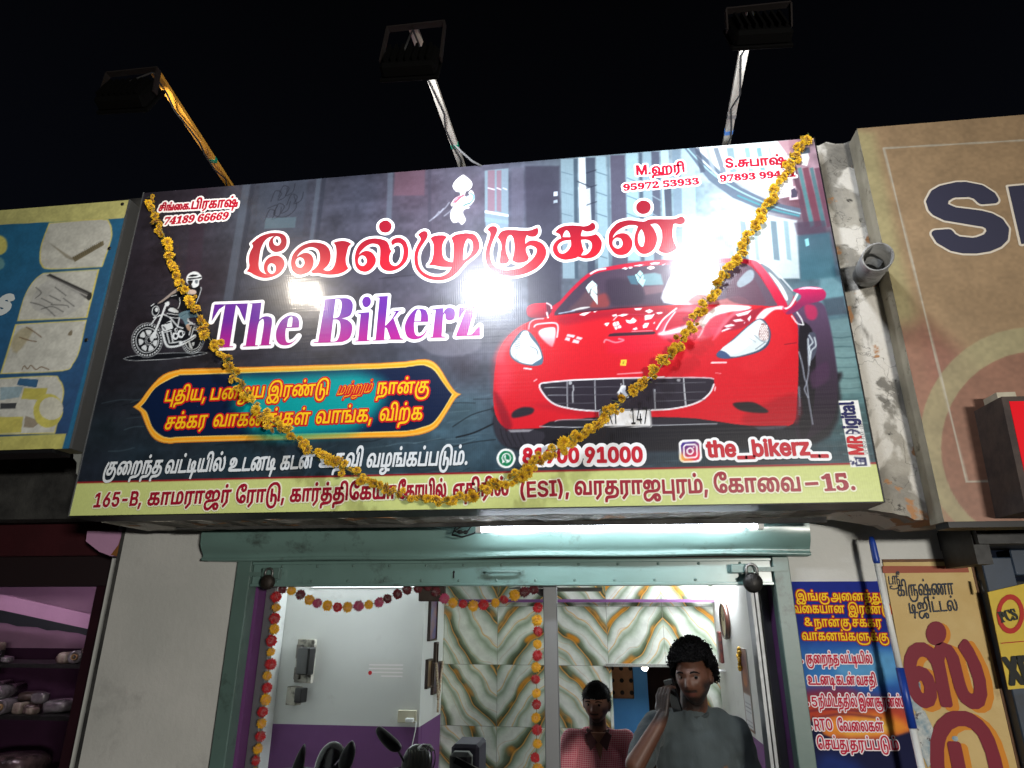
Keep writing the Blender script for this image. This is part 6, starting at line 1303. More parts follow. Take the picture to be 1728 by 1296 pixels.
(2,206,214,222,50,20,90,0,202,627,23,5),
(2,206,214,222,50,20,90,0,234,585,36,4),
(2,206,214,222,50,20,90,0,208,686,39,-40),
(2,206,214,222,50,20,90,0,181,698,34,-15),
(2,206,214,222,50,20,90,0,215,683,32,-2),
(2,206,214,222,50,20,90,0,247,646,20,-7),
(2,206,214,222,50,20,90,0,247,678,0,-32),
(2,206,214,222,80,30,100,1,192,631,21,-45,18,-15,36,3,25,12),
(0,206,214,222,30,100,1,264,586,26,8,24,19,9,-8,-11,-12,-28,-14,-15,-2),
(2,16,18,24,30,20,90,1,277,583,26,11,16,11),
(2,206,214,222,40,20,90,0,297,644,-1,-32),
(2,206,214,222,40,20,90,0,307,637,-3,-34),
(2,206,214,222,40,20,90,0,278,676,13,-20),
(2,206,214,222,40,20,90,0,273,670,27,-14),
(2,206,214,222,40,20,90,0,285,654,25,-2),
(0,16,18,24,20,100,1,188,710,7,12,18,4,25,-16,7,-13,-33,2),
(0,206,214,222,20,95,1,197,713,11,9,20,-8,12,-14,-26,4),
(0,16,18,24,20,100,1,196,700,49,-9,8,-10,-45,5),
(2,206,214,222,30,20,90,1,196,700,46,-9),
(2,206,214,222,80,20,100,1,186,739,-9,-51,-14,-68),
(2,206,214,222,60,20,90,0,157,686,-12,-24),
(2,206,214,222,60,20,100,0,149,687,27,8),
(0,16,18,24,20,100,0,169,708,0,-6,-3,-6,-3,-4,-5,-2,-6,1,-5,2,-5,4,-4,6,-3,6,-1,7,1,7,2,5,4,4,5,2,5,0,6,-2,5,-5,4,-5,2,-7),
(2,206,214,222,30,20,100,1,164,709,-1,-5,-2,-5,-2,-3,-4,-2,-4,0,-4,2,-4,3,-3,5,-2,6,-1,5,0,6,2,5,3,3,3,2,5,0,4,-2,4,-4,3,-5,2,-5,1,-6),
(0,206,214,222,30,100,0,159,717,0,-3,0,-3,-1,-2,-1,-1,-2,0,-2,1,-2,1,-2,2,-1,2,-1,3,0,3,0,2,1,2,1,1,2,1,2,-1,2,-1,2,-2,1,-3),
(0,206,214,222,30,100,0,198,738,0,-3,-1,-3,-1,-2,-3,-1,-2,0,-3,0,-3,2,-2,2,-2,3,-1,3,-1,4,1,2,2,3,2,1,3,0,3,0,2,-2,3,-2,2,-3),
(2,16,18,24,90,20,100,1,132,726,1,10,27,5,24,8,15,15),
(2,206,214,222,50,20,90,0,130,734,8,6),
(0,16,18,24,30,100,1,213,789,36,11,43,4,16,-11,1,-29,-10,-32,-8,-25,-43,-1,-12,30,-16,17,-19,5,-9,13),
(2,206,214,222,30,20,90,1,306,796,3,-10,-4,-29,-6,-25),
(2,206,214,222,30,20,90,1,232,759,6,-23,-3,-19),
(0,150,140,136,30,95,1,151,741,24,21,37,34,14,-7,-33,-24,-27,-21),
(0,16,18,24,20,100,1,198,771,12,6,17,5,8,-7,-16,-15,-16,1),
(2,206,214,222,30,20,90,0,199,767,18,3),
(0,206,186,176,20,90,1,255,787,31,-1,6,-15,-24,-5),
(2,16,18,24,30,20,80,0,264,768,25,0),
(0,96,124,140,30,100,1,242,697,37,11,33,-15,5,-13,-39,-4,8,-26,-9,-2,-16,23,-14,10),
(2,60,84,100,30,20,80,0,252,684,17,12),
(0,180,150,130,20,90,1,277,648,8,6,13,-20,-8,-6),
(0,206,214,222,30,100,1,244,830,2,20,17,11,20,-3,16,-15,5,-12,-9,-8,2,-19,-16,-9,-17,11,-15,11),
(0,16,18,24,20,100,1,251,843,14,7,23,-5,-21,-5),
(0,16,18,24,20,100,1,249,835,31,1,20,2,0,-6,-31,-2,-16,0),
(0,16,18,24,20,100,1,251,826,19,-1,-1,-16,5,-10,-18,14),
(0,90,100,110,20,90,1,279,825,11,0,0,-14,-9,4),
(0,246,246,246,30,100,1,21240,1186,13,-11,15,-17,6,-15,-2,-13,-10,-12,-11,-5,-4,-14,-13,1,-6,13,-11,4,-10,13,-3,13,6,16,14,16),
(0,246,246,246,50,100,1,1234,1098,14,-4,8,-9,-14,-24,25,-16,-17,-5,-7,-12,6,-17,5,-17,-12,-16,-12,12,-18,-2,-11,19,-1,23,8,20,16,17,10,12),
(0,244,232,236,30,100,1,1200,1067,14,22,18,9,16,3,-3,-15,-18,-19,-21,-11),
(0,236,244,246,30,100,1,1248,1086,18,11,-4,9,7,11,9,-8,6,-22,-3,-16,-14,-18,-11,-1,-14,1),
(2,206,70,90,80,30,90,1,1215,1072,15,16,14,11),
(2,200,90,110,50,30,90,1,1207,1069,11,18,14,7),
(2,206,120,130,40,30,90,1,1222,1067,7,6),
(2,80,130,170,60,30,90,1,1269,1105,10,-11,0,-15,-12,-16),
(2,70,110,110,70,30,90,1,1246,1055,10,5,11,3),
(2,110,170,180,40,30,90,1,1252,1088,18,4),
(2,110,116,120,40,30,90,1,1217,1149,5,7),
(2,120,126,130,40,30,90,1,1235,1150,5,0),
(2,90,120,110,30,30,90,1,1229,1113,3,-6),
(0,244,246,246,30,100,0,1429,147,-2,-9,-4,-8,-6,-7,-8,-4,-9,-1,-9,2,-8,4,-6,7,-4,8,-2,10,2,9,4,8,6,7,8,4,9,1,9,-2,8,-4,6,-7,4,-9),
(0,10,120,78,30,100,0,1422,147,-1,-7,-3,-6,-5,-6,-6,-3,-7,-1,-7,2,-6,3,-5,5,-3,7,-1,7,1,8,3,6,5,5,6,4,7,0,7,-1,6,-3,5,-6,3,-6),
(2,240,244,244,32,20,100,0,1395,138,-3,2,-2,3,-1,3,-1,3,1,4,1,3,2,3,3,2,3,1,3,1,3,-1,3,-1,3,-3,2,-3,1,-3,1,-3,-1,-4,-1,-3,-2,-3,-3,-2,-3,-1,-3,0),
(0,240,244,244,20,100,0,1388,133,3,12,6,-8),
(0,240,244,244,20,100,1,1395,157,3,1,2,-6,-2,-2,4,-7,4,1,3,-4,-4,-3,-6,5,-4,7),
(0,240,240,244,20,100,0,1960,189,4,0,4,-3,3,-3,2,-4,0,-5,-2,-38,-1,-4,-2,-4,-4,-4,-4,-2,-4,0,-36,-1,-4,1,-4,2,-3,3,-2,5,0,4,1,38,1,5,2,4,4,3,4,2,4,1),
(1,60,40,140,20,100,0,220,40,70,1927,178,1946,136,1956,183,3,-1,3,-2,3,-3,1,-3,1,-4,-2,-31,-1,-4,-2,-3,-2,-3,-4,-1,-3,-1,-29,-1,-4,1,-3,2,-3,3,-1,3,0,4,1,31,1,4,2,3,2,3,4,2,3,0),
(0,240,180,60,160,90,1,1911,129,3,19,16,-14,13,-6,-20,-1),
(2,246,240,244,40,20,100,0,1951,174,3,0,2,-2,2,-2,1,-2,0,-3,-1,-20,-1,-3,-1,-3,-2,-2,-2,-1,-3,0,-20,-1,-3,1,-2,1,-2,2,-1,3,0,3,1,20,0,3,2,2,2,2,2,2,3,0,20,0),
(2,246,240,244,40,20,100,0,1948,154,-1,-2,-2,-3,-2,-2,-2,-1,-3,0,-2,0,-2,1,-2,2,-1,3,0,3,0,3,2,2,2,2,2,1,3,1,3,-1,2,-1,1,-2,1,-3,1,-3),
(0,246,240,244,30,100,0,1952,166,0,-1,0,0,-1,-1,0,0,-1,0,-1,0,0,0,-1,1,0,0,0,1,0,1,0,1,1,0,1,0,0,1,1,-1,1,0,0,-1,0,0),
(0,232,232,230,20,100,0,2370,292,54,-1,1,-195,-53,0),
(0,24,26,80,20,100,1,2375,192,4,9,10,5,11,-2,10,-5,2,-8),
(0,232,232,230,20,100,0,2381,194,3,5,6,2,2,-4,-1,-4),
(0,232,232,230,20,100,0,2395,192,1,6,8,-1,3,-5),
(0,24,26,80,20,100,0,2384,125,32,-1,-1,-25,-29,-1,-2,10,5,4),
(0,226,228,230,20,100,0,2391,119,9,0,-1,-15,-9,0),
(0,226,228,230,20,100,0,2401,119,9,0,-1,-15,-9,-1),
(2,24,26,80,40,20,100,0,2397,112,15,0),
(2,24,26,80,30,20,100,0,2396,116,15,1),
(0,30,34,90,20,100,0,2374,118,4,-6,5,2,2,-6,-7,-7,-4,4,3,5,-5,2)]): sheet.op(o_)
sheet.noise(.02, 5, 4)
sheet.img = np.clip(sheet.img, 0, 255)
sheet.build('printed_sheet', PRINT, sign_place, sg)
def traced(name, glyphs, fillfn, halo, halo_mm, rule='eo'):
    mf, mh = MB(), MB(); hl = lin(halo)
    for i, g in enumerate(glyphs):
        loops = [np.array(catmull([tuple(p) for p in lp], 5), float) for lp in g]
        glyph_mesh(mf, mh, loops, sign_place, fillfn, lambda x, y: hl, halo_mm, 0, rule, i % 3, step=1.5, thin_tol=.15)
    o = mf.build(name, PRINT, sg); mh.build('letter_outline', PRINT, o)
def vgrad(v0, c0, v1, c1):
    a, b_ = lin(c0), lin(c1)
    return lambda x, y: a + (b_ - a) * min(1, max(0, (y - v0) / (v1 - v0)))
traced('title_lettering', outlines([[(20474,961,15,16,21,14,25,7,26,0,24,-6,16,-15,6,-20,-1,-18,-10,-15,-16,-6,-17,2,-14,11,-8,16,-1,16,5,13,20011,9,-16,-3,-13,-9,-9,-15,-6,-24,-1,-25,1,-25,2,-18,6,-16,12,-12,20018,-9,-10,11,-6,19,1,18,9,17,16,8,19,1,18,-10,11,-16,2,-18,-8,-20,-15,-14,-22,-8,-22,-1,-20,5,-21,10,-16,11,19985,5,7,11,0,14,-5,21,-1,25,5,18,4,12),(585,962,-1,-8,-3,-7,-6,-3,-7,1,-6,4,-5,7,-3,9,0,8,4,6,5,4,7,-1,7,-4,5,-7),(580,851,0,-9,-3,-7,-6,-4,-7,0,-7,5,-6,8,-2,9,0,9,3,7,6,4,7,-1,7,-4,6,-8)],
[(636,857,-3,19,3,24,11,20,18,16,22,9,22,2,23,-4,20,-9,16,-17,8,-22,2,-21,-5,-20,-10,-13,19993,-6,8,-5,11,-2,12,5,8,16,3,24,-1,27,-5,25,19991,15,15,5,20,0,17,-5,20014,-10,-10,-12,-3,-21,-2,-24,3,-21,20010,-20,-15,-12,-21,-7,-24,-1,-25,3,-23,7,-19,0,19992,9,14,11,9,14,4,21,-4,25,-9,15,-15,9,-17,2,-19,-7,-15,-14,19992,-16,12,10,16,6,17,-4,13,-13,7,-20,-1,-21,-9,-18,-17,-9,-17,-3,-17,7,-13,13),(684,867,-1,-8,-4,-7,-6,-4,-7,1,-8,4,-5,8,-3,9,1,9,4,7,6,3,7,0,8,-5,5,-7)],
[(867,864,-1,18,4,24,11,21,18,14,21,5,22,-1,23,-7,14,-10,8,-15,5,-16,20006,-7,-6,-11,-1,-21,6,-18,13,-9,12,2,11,13,6,21,0,24,-5,18,-11,11,-14,0,19990,-8,-6,12,4,12,14,6,16,-2,17,-14,11,-25,3,-24,-3,-23,-11,-20,-18,-15,-20,-7,-19,1,-15,7,-11,14,-4,18,0,24,-2,24,-5,15,-14,8,-17,1,-18,-11,-15,-17,19993,-15,10,12,16,5,17,-5,13,-13,8,-18,-1,-18,-10,-17,-15,-11,-16,0,-16,8,-12,16),(911,858,-1,-8,-4,-7,-6,-4,-7,1,-7,4,-5,8,-2,9,1,8,3,7,7,4,7,-1,6,-4,5,-8)],
[(991,989,-2,-11,-6,-8,-9,-4,-10,1,-10,5,-7,10,-3,11,1,11,6,8,9,4,11,0,9,-6,8,-10)],
[(21087,947,9,10,12,5,11,-5,4,-13,-4,-15,-10,-17,-12,-23,-5,-23,2,-27,8,-24,15,-18,22,-13,24,-5,20,2,18,11,20011,20,-14,1,-24,3,-24,7,19981,2,9,14,5,20,1,26,-3,25,19989,21,11,7,18,3,19,-2,20011,-8,-10,-15,-5,-21,1,-24,4,-18,8,-12,13,-7,20013,-3,1,26,0,29,-3,21,19993,20,14,10,21,4,21,0,24,-7,12,-17,7,-20,0,-19,-8,-18,-17,-17,-20,-16,-15,-19,-15,-19,-20,-16,-23,-8,-24,0,-26,6,-24,14,-20,22,-10,24,-4,27,2,26,8,24,9,20,-4,12),(1266,918,13,-10,4,-24,-6,-23,-13,-17,19986,-9,0,31,3,29,6,18)],
[(21330,948,11,12,13,2,10,-7,2,-14,-7,-19,-8,-20,-7,-26,-2,-23,4,-27,12,-21,18,-12,21,-6,25,1,25,5,20,13,18,16,12,19,3,18,-7,10,-12,6,-13,-3,-4,-8,2,-15,20008,-19,-6,-12,-16,-6,-20,1,19985,10,6,24,2,29,-3,29,-7,14,-6,2,-8,-8,-5,-23,0,-27,5,-20,20007,-17,-7,-11,-12,-3,-13,5,1,27,4,29,-3,24,19989,20,11,19,18,7,26,-2,31,-5,26,-1,15,5,20010,4,3,-13,-3,-14,-10,-8,-16,1,19989,7,-4,-15,19999,-19,11,10,18,2,18,-7,15,-14,8,-21,-2,-23,-12,-22,-20,-21,-26,-14,-30,-8,-30,-1,-31,7,-25,14,-20,22,-8,24,-1,26,4,26,8,29,3,21,-4,9)],
[(21563,921,15,15,21,7,23,0,20,-3,19,-4,17,4,8,7,8,-2,5,-12,-4,-12,-13,-6,-15,0,19988,7,-4,-12,19998,-11,20,-2,18,2,20012,4,10,-12,8,-21,-3,-23,-10,-19,-18,-13,-25,-3,-15,5,19991,4,-9,-5,-20,-3,-17,0,-18,8,-14,16,-5,20,5,20,13,14,20011,5,-5,15),(21588,900,5,16,9,9,9,-11,20003,-16),(1570,862,7,14,15,9,20023,1,0,-19,-9,-19,-15,-11,-15,4),(21649,884,17,0,14,-8,4,-18,-7,-19,-13,-12,19983,-2,20010,17,-5,19)],
[(1740,883,3,20,11,19,17,17,20,7,20,2,20,-4,17,-4,14,-1,14,6,22,0,29,-3,27,-2,12,2,13,6,9,-4,4,-12,-6,-11,-12,-3,-12,4,19992,-1,-5,-23,-2,-23,3,-23,20008,-22,-14,-11,-17,-6,-17,3,19988,10,8,18,7,25,1,26,-6,21,-11,11,19982,-2,11,-19,7,-27,-3,-25,-10,-22,-15,-13,-17,-4,-14,6,-11,18,-4,23,3,26,8,22,20004,11,-10,6,-18,1,-20,-6,-21,-14,-12,-15,19997,-10,12,12,18,5,17,-5,11,-15,5,-20,-6,-23,-14,-16,-20,-5,-19,8,-13,21,-5,18),(1785,861,-2,-9,-5,-6,-7,-4,-7,1,-6,4,-5,8,-1,9,2,9,5,6,7,4,8,-1,6,-4,4,-8),(21849,910,6,-16,2,-23,-5,-23,-6,-5,-7,6,-4,18,2,20,6,14)],
[(1885,992,-3,-11,-7,-9,-10,-4,-11,0,-9,6,-7,10,-1,12,3,11,7,9,10,5,11,-1,10,-6,6,-10)]]), vgrad(700, (214,28,44), 940, (140,22,40)), (240,240,244), 10)
traced('name_in_latin_lettering', outlines([[(20371,723,20124,-3,20000,-69,19987,21,19984,30,19986,16,20000,-78,20001,-79,20013,-1,20000,-3,19930,1,20000,2,20016,0,20000,82,20000,77,19979,-16,19980,-45)],
[(20502,719,20043,1,20001,-65,11,9,16,2,16,-7,5,-17,0,-23,20000,-58,20008,-1,20000,-3,19958,1,19999,2,20006,1,1,63,-2,23,-6,10,19989,-9,-3,-23,20001,-65,20010,-1,20000,-3,19947,1,20000,3,20009,0,20001,156,19991,1)],
[(20693,617,-1,20,-9,18,-16,8,-19,0,-21,-16,-11,-26,-2,-26,7,-24,14,-13,17,-4,18,3,17,14,20008,14,-11,-14,-15,-8,-13,3,-6,14,-3,19,20000,18),(20650,621,1,28,7,10,7,-3,2,-18,20000,-17)],
[(20756,718,73,1,29,-4,15,-16,3,-20,-4,-23,-11,-9,19978,-5,23,-7,17,-19,2,-26,-7,-22,-20,-11,-22,-1,19919,1,20000,3,20016,0,20004,75,20003,80,19982,1),(20812,716,17,-3,7,-18,-1,-27,-6,-19,19982,-5,0,32),(20811,640,16,-2,10,-13,3,-26,-3,-26,-8,-13,19981,-1)],
[(938,696,-2,-8,-5,-6,-6,-3,-7,1,-6,6,-3,7,-2,9,2,9,5,6,6,2,7,-1,6,-5,4,-8)],
[(20897,659,20039,1,20000,-102,20009,-1,20000,-3,19950,1,20000,3,20010,1,20001,95,19991,1)],
[(20954,717,20042,0,19998,-112,20021,25,20013,26,19990,1,20000,3,20030,0,20000,-2,19989,-2,19984,-24,20029,-73,20009,-3,20000,-3,19949,3,20000,2,20008,1,19984,39,19994,3,20000,-44,20011,-1,19999,-2,19951,1,20000,2,20010,1,20002,154,19988,2)],
[(21140,613,-2,23,-9,20,-19,6,-18,-2,-20,-24,-10,-28,1,-23,10,-23,22,-10,24,5,14,15,20006,19,-12,-20,-15,-8,-10,3,-7,14,-3,29,20000,5),(21093,617,2,25,6,16,8,-1,5,-16,20000,-24)],
[(21151,659,20038,1,20000,-21,6,15,13,6,16,-6,5,-17,-4,-19,-15,-5,-12,8,-2,16,-4,2,-3,-16,19998,-65,20013,-2,20000,-3,19949,1,20000,3,20008,1,20006,97,19988,1)],
[(21242,658,20053,1,19976,-102,20016,3,20017,21,20008,8,20002,-35,19920,2,20032,99,19987,-18,19988,-22)]]), vgrad(470, (200,16,120), 660, (92,34,140)), (238,238,244), 11)
for ln in [
('name_lettering',[([0,1,2,3,4,505],78,1132,204,1129,24),([6,1,7,4,8,9],210,1129,392,1124,32)],(176,20,48),(238,238,242),7,2,0),
('phone_number_lettering',[([510,511,512,513,514,-1,515,515,515,515,514],110,1069,362,1072,32)],(176,20,48),(238,238,242),7,1.5,0.12),
('name_lettering',[([516,505,17,7,1],1848,1126,2006,1124,29)],(176,20,48),(238,238,242),7,2,0),
('phone_number_lettering',[([514,518,514,510,519,-1,518,520,514,520,520],1800,1066,2050,1070,26)],(176,20,48),(238,238,242),7,1.5,0),
('name_lettering',[([521,505,22,6,8,9],2144,1127,2339,1123,28)],(176,20,48),(238,238,242),6,2,0),
('phone_number_lettering',[([514,510,513,514,520,-1,514,514,511,511,512],2120,1073,2361,1072,26)],(176,20,48),(238,238,242),6,1.5,0),
('plaque_lettering',[([23,24,1,25,526],254,372,395,372,38),([6,3,27,25],416,371,598,373,38),([28,7,29,30],613,372,818,373,38),([31,8,32,33],983,368,1152,366,38),([0,34,4,7],272,275,415,279,40),([35,8,4,36,2,4,37],440,279,766,275,40),([35,8,2,4,526],789,277,971,278,40),([35,1,38,4],999,279,1134,278,40)],(236,186,24),(190,26,34),5,0.9,0.06),
('plaque_lettering',[([39,38,40,41],850,370,962,375,30)],(236,170,24),(190,26,34),4,-0.5,0.35),
('offer_lettering',[([33,3,42,43,24],88,128,287,130,42),([35,44,45,25,1,46],301,129,501,133,42),([47,48,36,45],517,130,672,132,42),([4,48,32],689,131,795,135,42),([47,24,35,1],815,135,950,136,42),([35,27,2,4,49,6,30,41,505],968,132,1281,132,42)],(214,220,226),None,0,1.6,0.1),
('address_lettering',[([550,551,552,553,554,526],79,26,239,29,44),([4,8,39,7,8,55,56],263,29,538,33,38),([57,7,8,30,526],557,30,713,34,38),([4,8,56,58,24,1,57,4,25,8],734,31,1066,35,38),([57,4,8,25,1,46],1074,34,1220,36,38),([59,24,1,7,1,46],1243,36,1407,38,38),([560,561,521,562,563,526],1445,30,1584,34,44),([35,7,24,7,8,55,23,7,41,526],1604,35,1976,33,38),([57,4,8,3,35],1997,33,2228,33,38),([564],2245,32,2277,33,46),([512,518,565],2290,32,2372,34,46)],(150,20,44),(232,232,206),4,1.9,0),
('phone_number_lettering',[([566,550,567,568,568,-1,567,550,568,568,568],1452,133,1800,127,43)],(190,24,46),(236,238,242),11,3.2,0),
('social_handle_lettering',[([569,570,571],1987,136,2065,136,46),([572,572],2071,134,2116,134,46),([573,574,575,571,576,577],2115,135,2267,135,46),([572,572],2271,133,2315,132,46)],(186,26,46),(236,238,242),8,3,0),
('plate_lettering',[([578,579,580],1688,243,1738,243,52),([550,581,582],1776,241,1826,241,52)],(24,24,30),None,0,0,0),
('sticker_lettering',[([516,583],2411,132,2413,184,38)],(190,20,36),None,0,2,0),
('sticker_lettering',[([574,584,574,569,585,586],2408,209,2409,286,38)],(26,28,86),None,0,2,0),
('sticker_lettering',[([587,588,553,561,589,590,553,591,592,561,579,553,592,561,578],2422,132,2422,221,9)],(30,32,60),None,0,0,0)]:
    name, runs, fill, halo, hm, bold, sl = ln
    lettering(name, runs, fill, halo, hm, bold, sl, sign_place, sg, PRINT)

# ---- flower garland on the sign
YEL = mat('chrysanthemum_petal', attr='Col', rough=.6, spec=.3, sheen=.2)
def flower_mesh(seed):
    rs = random.Random(seed); b = MB()
    Y1, Y2, OR, GR = lin((214,166,14)), lin((234,192,26)), lin((150,100,8)), lin((60,74,26))
    tilt = Matrix.Rotation(rs.uniform(-.6, .6), 3, 'X') @ Matrix.Rotation(rs.uniform(-.6, .6), 3, 'Z'); sq = rs.uniform(.7, 1.0)
    for ring, (n, rad, el, L, w) in enumerate(((17, .008, -14, .0165, .0082), (17, .008, 8, .0175, .008), (15, .007, 28, .0165, .0075), (13, .006, 48, .0145, .007), (10, .004, 68, .012, .006), (5, .002, 84, .010, .005))):
        for k in range(n):
            a = 2 * PI * (k + rs.uniform(-.25, .25)) / n + ring * .4; e_ = R(el + rs.uniform(-9, 9)); l_ = L * rs.uniform(.8, 1.15)
            d = Vector((math.cos(a) * math.cos(e_), -math.sin(e_), math.sin(a) * math.cos(e_))); s_ = Vector((-math.sin(a), 0, math.cos(a)))
            p0 = d * rad * .5; p1 = d * (rad * .5 + l_ * .6) + s_ * w * .5; p2 = d * (rad * .5 + l_) + Vector((0, .0035, 0)); p3 = d * (rad * .5 + l_ * .6) - s_ * w * .5
            o = len(b.v)
            for p, c in ((p0, OR), (p1, Y1), (p2, Y2), (p3, Y1)): b.v.append(tuple(tilt @ p)); b.c.append(c * rs.uniform(.85, 1.1))
            b.f += [(o, o + 1, o + 2), (o, o + 2, o + 3)]; b.sm += [False, False]
    o = len(b.v); q = MB().ball((0, .004, 0), (.009, .006, .009), 8, 6); b.add([tilt @ Vector(v) for v in q.v], q.f, True); b.c += [GR] * len(q.v)
    return b
GPATH = [sign_place(u, v) for u, v in [(33,1197),(68,1110),(125,1016),(173,912),(211,837),(265,763),(318,679),(370,597),(431,529),(484,462),(523,408),(574,345),(632,292),(686,261),(741,220),(794,181),(854,160),(915,121),(974,92),(1032,64),(1107,36),(1189,20),(1243,24),(1305,39),(1358,69),(1393,74),(1418,87),(1446,108),(1478,129),(1521,147),(1550,170),(1587,187),(1613,208),(1633,226),(1667,239),(1692,264),(1718,282),(1744,305),(1791,349),(1820,369),(1866,409),(1905,456),(1944,503),(1974,541),(2007,600),(2048,654),(2080,700),(2123,761),(2156,812),(2190,865),(2236,940),(2269,982),(2299,1037),(2331,1093),(2367,1149),(2393,1195),(2419,1229)]]
gl_ = empty('flower_garland', (0, -.03, ZB), 'yellow chrysanthemum garland hung in a deep V across the shop signboard', 'garland')
rs = random.Random(5); pts = []
for i in range(len(GPATH) - 1):
    a, c = Vector(GPATH[i]), Vector(GPATH[i + 1])
    for k in range(4): pts.append(a.lerp(c, k / 4))
pts.append(Vector(GPATH[-1]))
for p in pts:   # it hangs free of the sheet towards the bottom of the V
    k_ = min(1, max(0, (3.70 - p.z) / 1.3)); y_ = -.020 - .046 * k_ ** 1.5; e_ = cam.matrix_world.translation; p += (p - e_) * (y_ / -e_.y)
cum = [0]
for i in range(1, len(pts)): cum.append(cum[-1] + (pts[i] - pts[i - 1]).length)
st = MB(); st.tube(pts, .0022, 6)
st.build('string', mat('garland_string', (120,110,60), .8), gl_)
lf = MB()
for i in range(330):
    p = pts[rs.randrange(len(pts))]; d = Vector((rs.uniform(-1, 1), rs.uniform(-.5, .15), rs.uniform(-.6, 1))).normalized(); L = rs.uniform(.015, .036)
    s_ = d.cross(Vector((0, 1, 0))).normalized() * rs.uniform(.0006, .0018)
    q = p + Vector((rs.uniform(-.012,.012), rs.uniform(-.012,.006), rs.uniform(-.012,.012)))
    lf.add([q - s_, q + s_, q + d * L], [(0, 1, 2)])
lf.build('stems_and_leaves', mat('dry_stem', (92,104,44), .8), gl_)
flower_tmpl = [flower_mesh(s) for s in range(5)]; protos = [q.build('flower', YEL, gl_, at=(0, 0, 0)) for q in flower_tmpl]
npts = 100; used = 0
for i in range(npts):
    s = cum[-1] * (i + .5 + rs.uniform(-.16, .16)) / npts
    j = max(k for k in range(len(cum)) if cum[k] <= s); j = min(j, len(pts) - 2); t = (s - cum[j]) / max(1e-6, cum[j + 1] - cum[j]); p = pts[j].lerp(pts[j + 1], t)
    o = protos[i] if i < 5 else protos[rs.randrange(5)].copy()
    if i >= 5: C.objects.link(o)
    off = Vector((rs.uniform(-.014, .014), rs.uniform(-.010, .004), rs.uniform(-.014, .014)))
    sc_ = rs.uniform(.85, 1.25)
    o.location = p + off - gl_.location; o.scale = (sc_, sc_ * rs.uniform(.7, 1.1), sc_ * rs.uniform(.75, 1.05)); o.rotation_euler = (rs.uniform(-.7, .7), rs.uniform(0, 6.28), rs.uniform(-.7, .7))

sb = MB()
for i in range(230):
    q_ = flower_tmpl[i % 5]; p = pts[int(len(pts) * (i + rs.random()) / 230) % len(pts)]; M = Matrix.Translation(p + Vector((rs.uniform(-.02,.02), rs.uniform(-.004,.008), rs.uniform(-.02,.02)))) @ Matrix.Rotation(rs.uniform(0,6), 4, 'Y') @ Matrix.Rotation(rs.uniform(-.8,.8), 4, 'X') @ Matrix.Scale(rs.uniform(.5,.85), 4)
    o_ = len(sb.v); sb.v += [tuple(M @ Vector(v)) for v in q_.v]; sb.c += q_.c; sb.f += [tuple(k + o_ for k in f) for f in q_.f]; sb.sm += q_.sm
tag(sb.build('small_blooms', YEL, gl_), kind='stuff')

# ---- three floodlights on arms over the sign
HOUS = mat('floodlight_housing', (4,4,4), .85, spec=.06)
def floodlight(lens, tip, base, power, armc, tapec, label, glow):
    t = empty('floodlight', base, label, 'floodlight', 'floodlights on arms above the signboard')
    a = MB(); a.bar(base, tip, .030, .016); am = a.build('arm', armc, t)
    B_ = Vector(base); T_ = Vector(tip)
    for f_, c in tapec:
        q = B_.lerp(T_, f_); d = (T_ - B_).normalized(); MB().bar(q - d * .012, q + d * .012, .0325, .0185).build('tape', c, am)
    n = Vector((-.05, 1, -.42)).normalized(); M = frame(lens, n); c_ = Vector(lens)
    b = MB(); b.box(-.088, .088, -.070, .070, -.052, -.004, M, bev=.010); b.box(-.094, .094, -.076, .076, -.010, .002, M, bev=.003)
    for k in range(7): b.box(-.07 + k * .0225, -.062 + k * .0225, -.055, .055, -.066, -.050, M)
    hs = b.build('housing', HOUS, t)
    w_ = .014 if glow == 'left' else .054
    q = MB(); q.add([M @ Vector(v) for v in ((-w_,-.066,.0026),(w_,-.066,.0026),(w_,.066,.0026),(-w_,.066,.0026))], [(0,1,2,3)])
    q.build('lens', lamp_mat('flood_glow_' + glow, {'left': (255,244,226), 'middle': (240,246,255), 'right': (240,246,255)}[glow], power), hs)
    cbp = [M @ Vector((.02, .03, -.055))] + [T_.lerp(B_, k / 8) + Vector((.012 * math.sin(k * 2.1), .0, -.012 - .018 * math.sin(k * 1.3) ** 2)) for k in range(9)]
    MB().tube(cbp, .0038, 6).build('lead', mat('black_rubber', (14,14,14), .7), t)
    br = MB(); l_ = M @ Vector((-.098, .0, -.03)); r_ = M @ Vector((.098, .0, -.03)); top = Vector(tip)
    tl2 = Vector((l_.x, top.y - .01, top.z - .012)); tr2 = Vector((r_.x, top.y - .01, top.z - .012))
    br.bar(tl2, tr2, .022, .005); br.bar(tl2, l_, .022, .005, up=(1, 0, 0)); br.bar(tr2, r_, .022, .005, up=(1, 0, 0))
    br.build('bracket', mat('bracket_steel', (30,26,25), .8, spec=.1), t)
ARMY = mat('yellow_painted_arm', (196,140,48), .55, var=.2, vscale=20); ARMW = mat('pale_painted_arm', (170,164,152), .5, var=.15, vscale=20)
TG = mat('green_tape', (0,120,90), .5); TB = mat('blue_tape', (40,110,190), .5); TS = mat('grey_tape', (110,108,104), .5)
floodlight((-1.015, -.72, 3.575), (-.945, -.74, 3.700), (-1.122, .06, 3.805), P_FLOOD['left'], ARMY, ((.30, TG),), 'floodlight on the mustard yellow arm, leftmost above the signboard', 'left')
floodlight((.018, -.775, 3.535), (.004, -.76, 3.746), (.012, .06, 3.800), P_FLOOD['middle'], ARMW, ((.22, TG),), 'floodlight on the pale arm with green tape, above the middle of the signboard', 'middle')
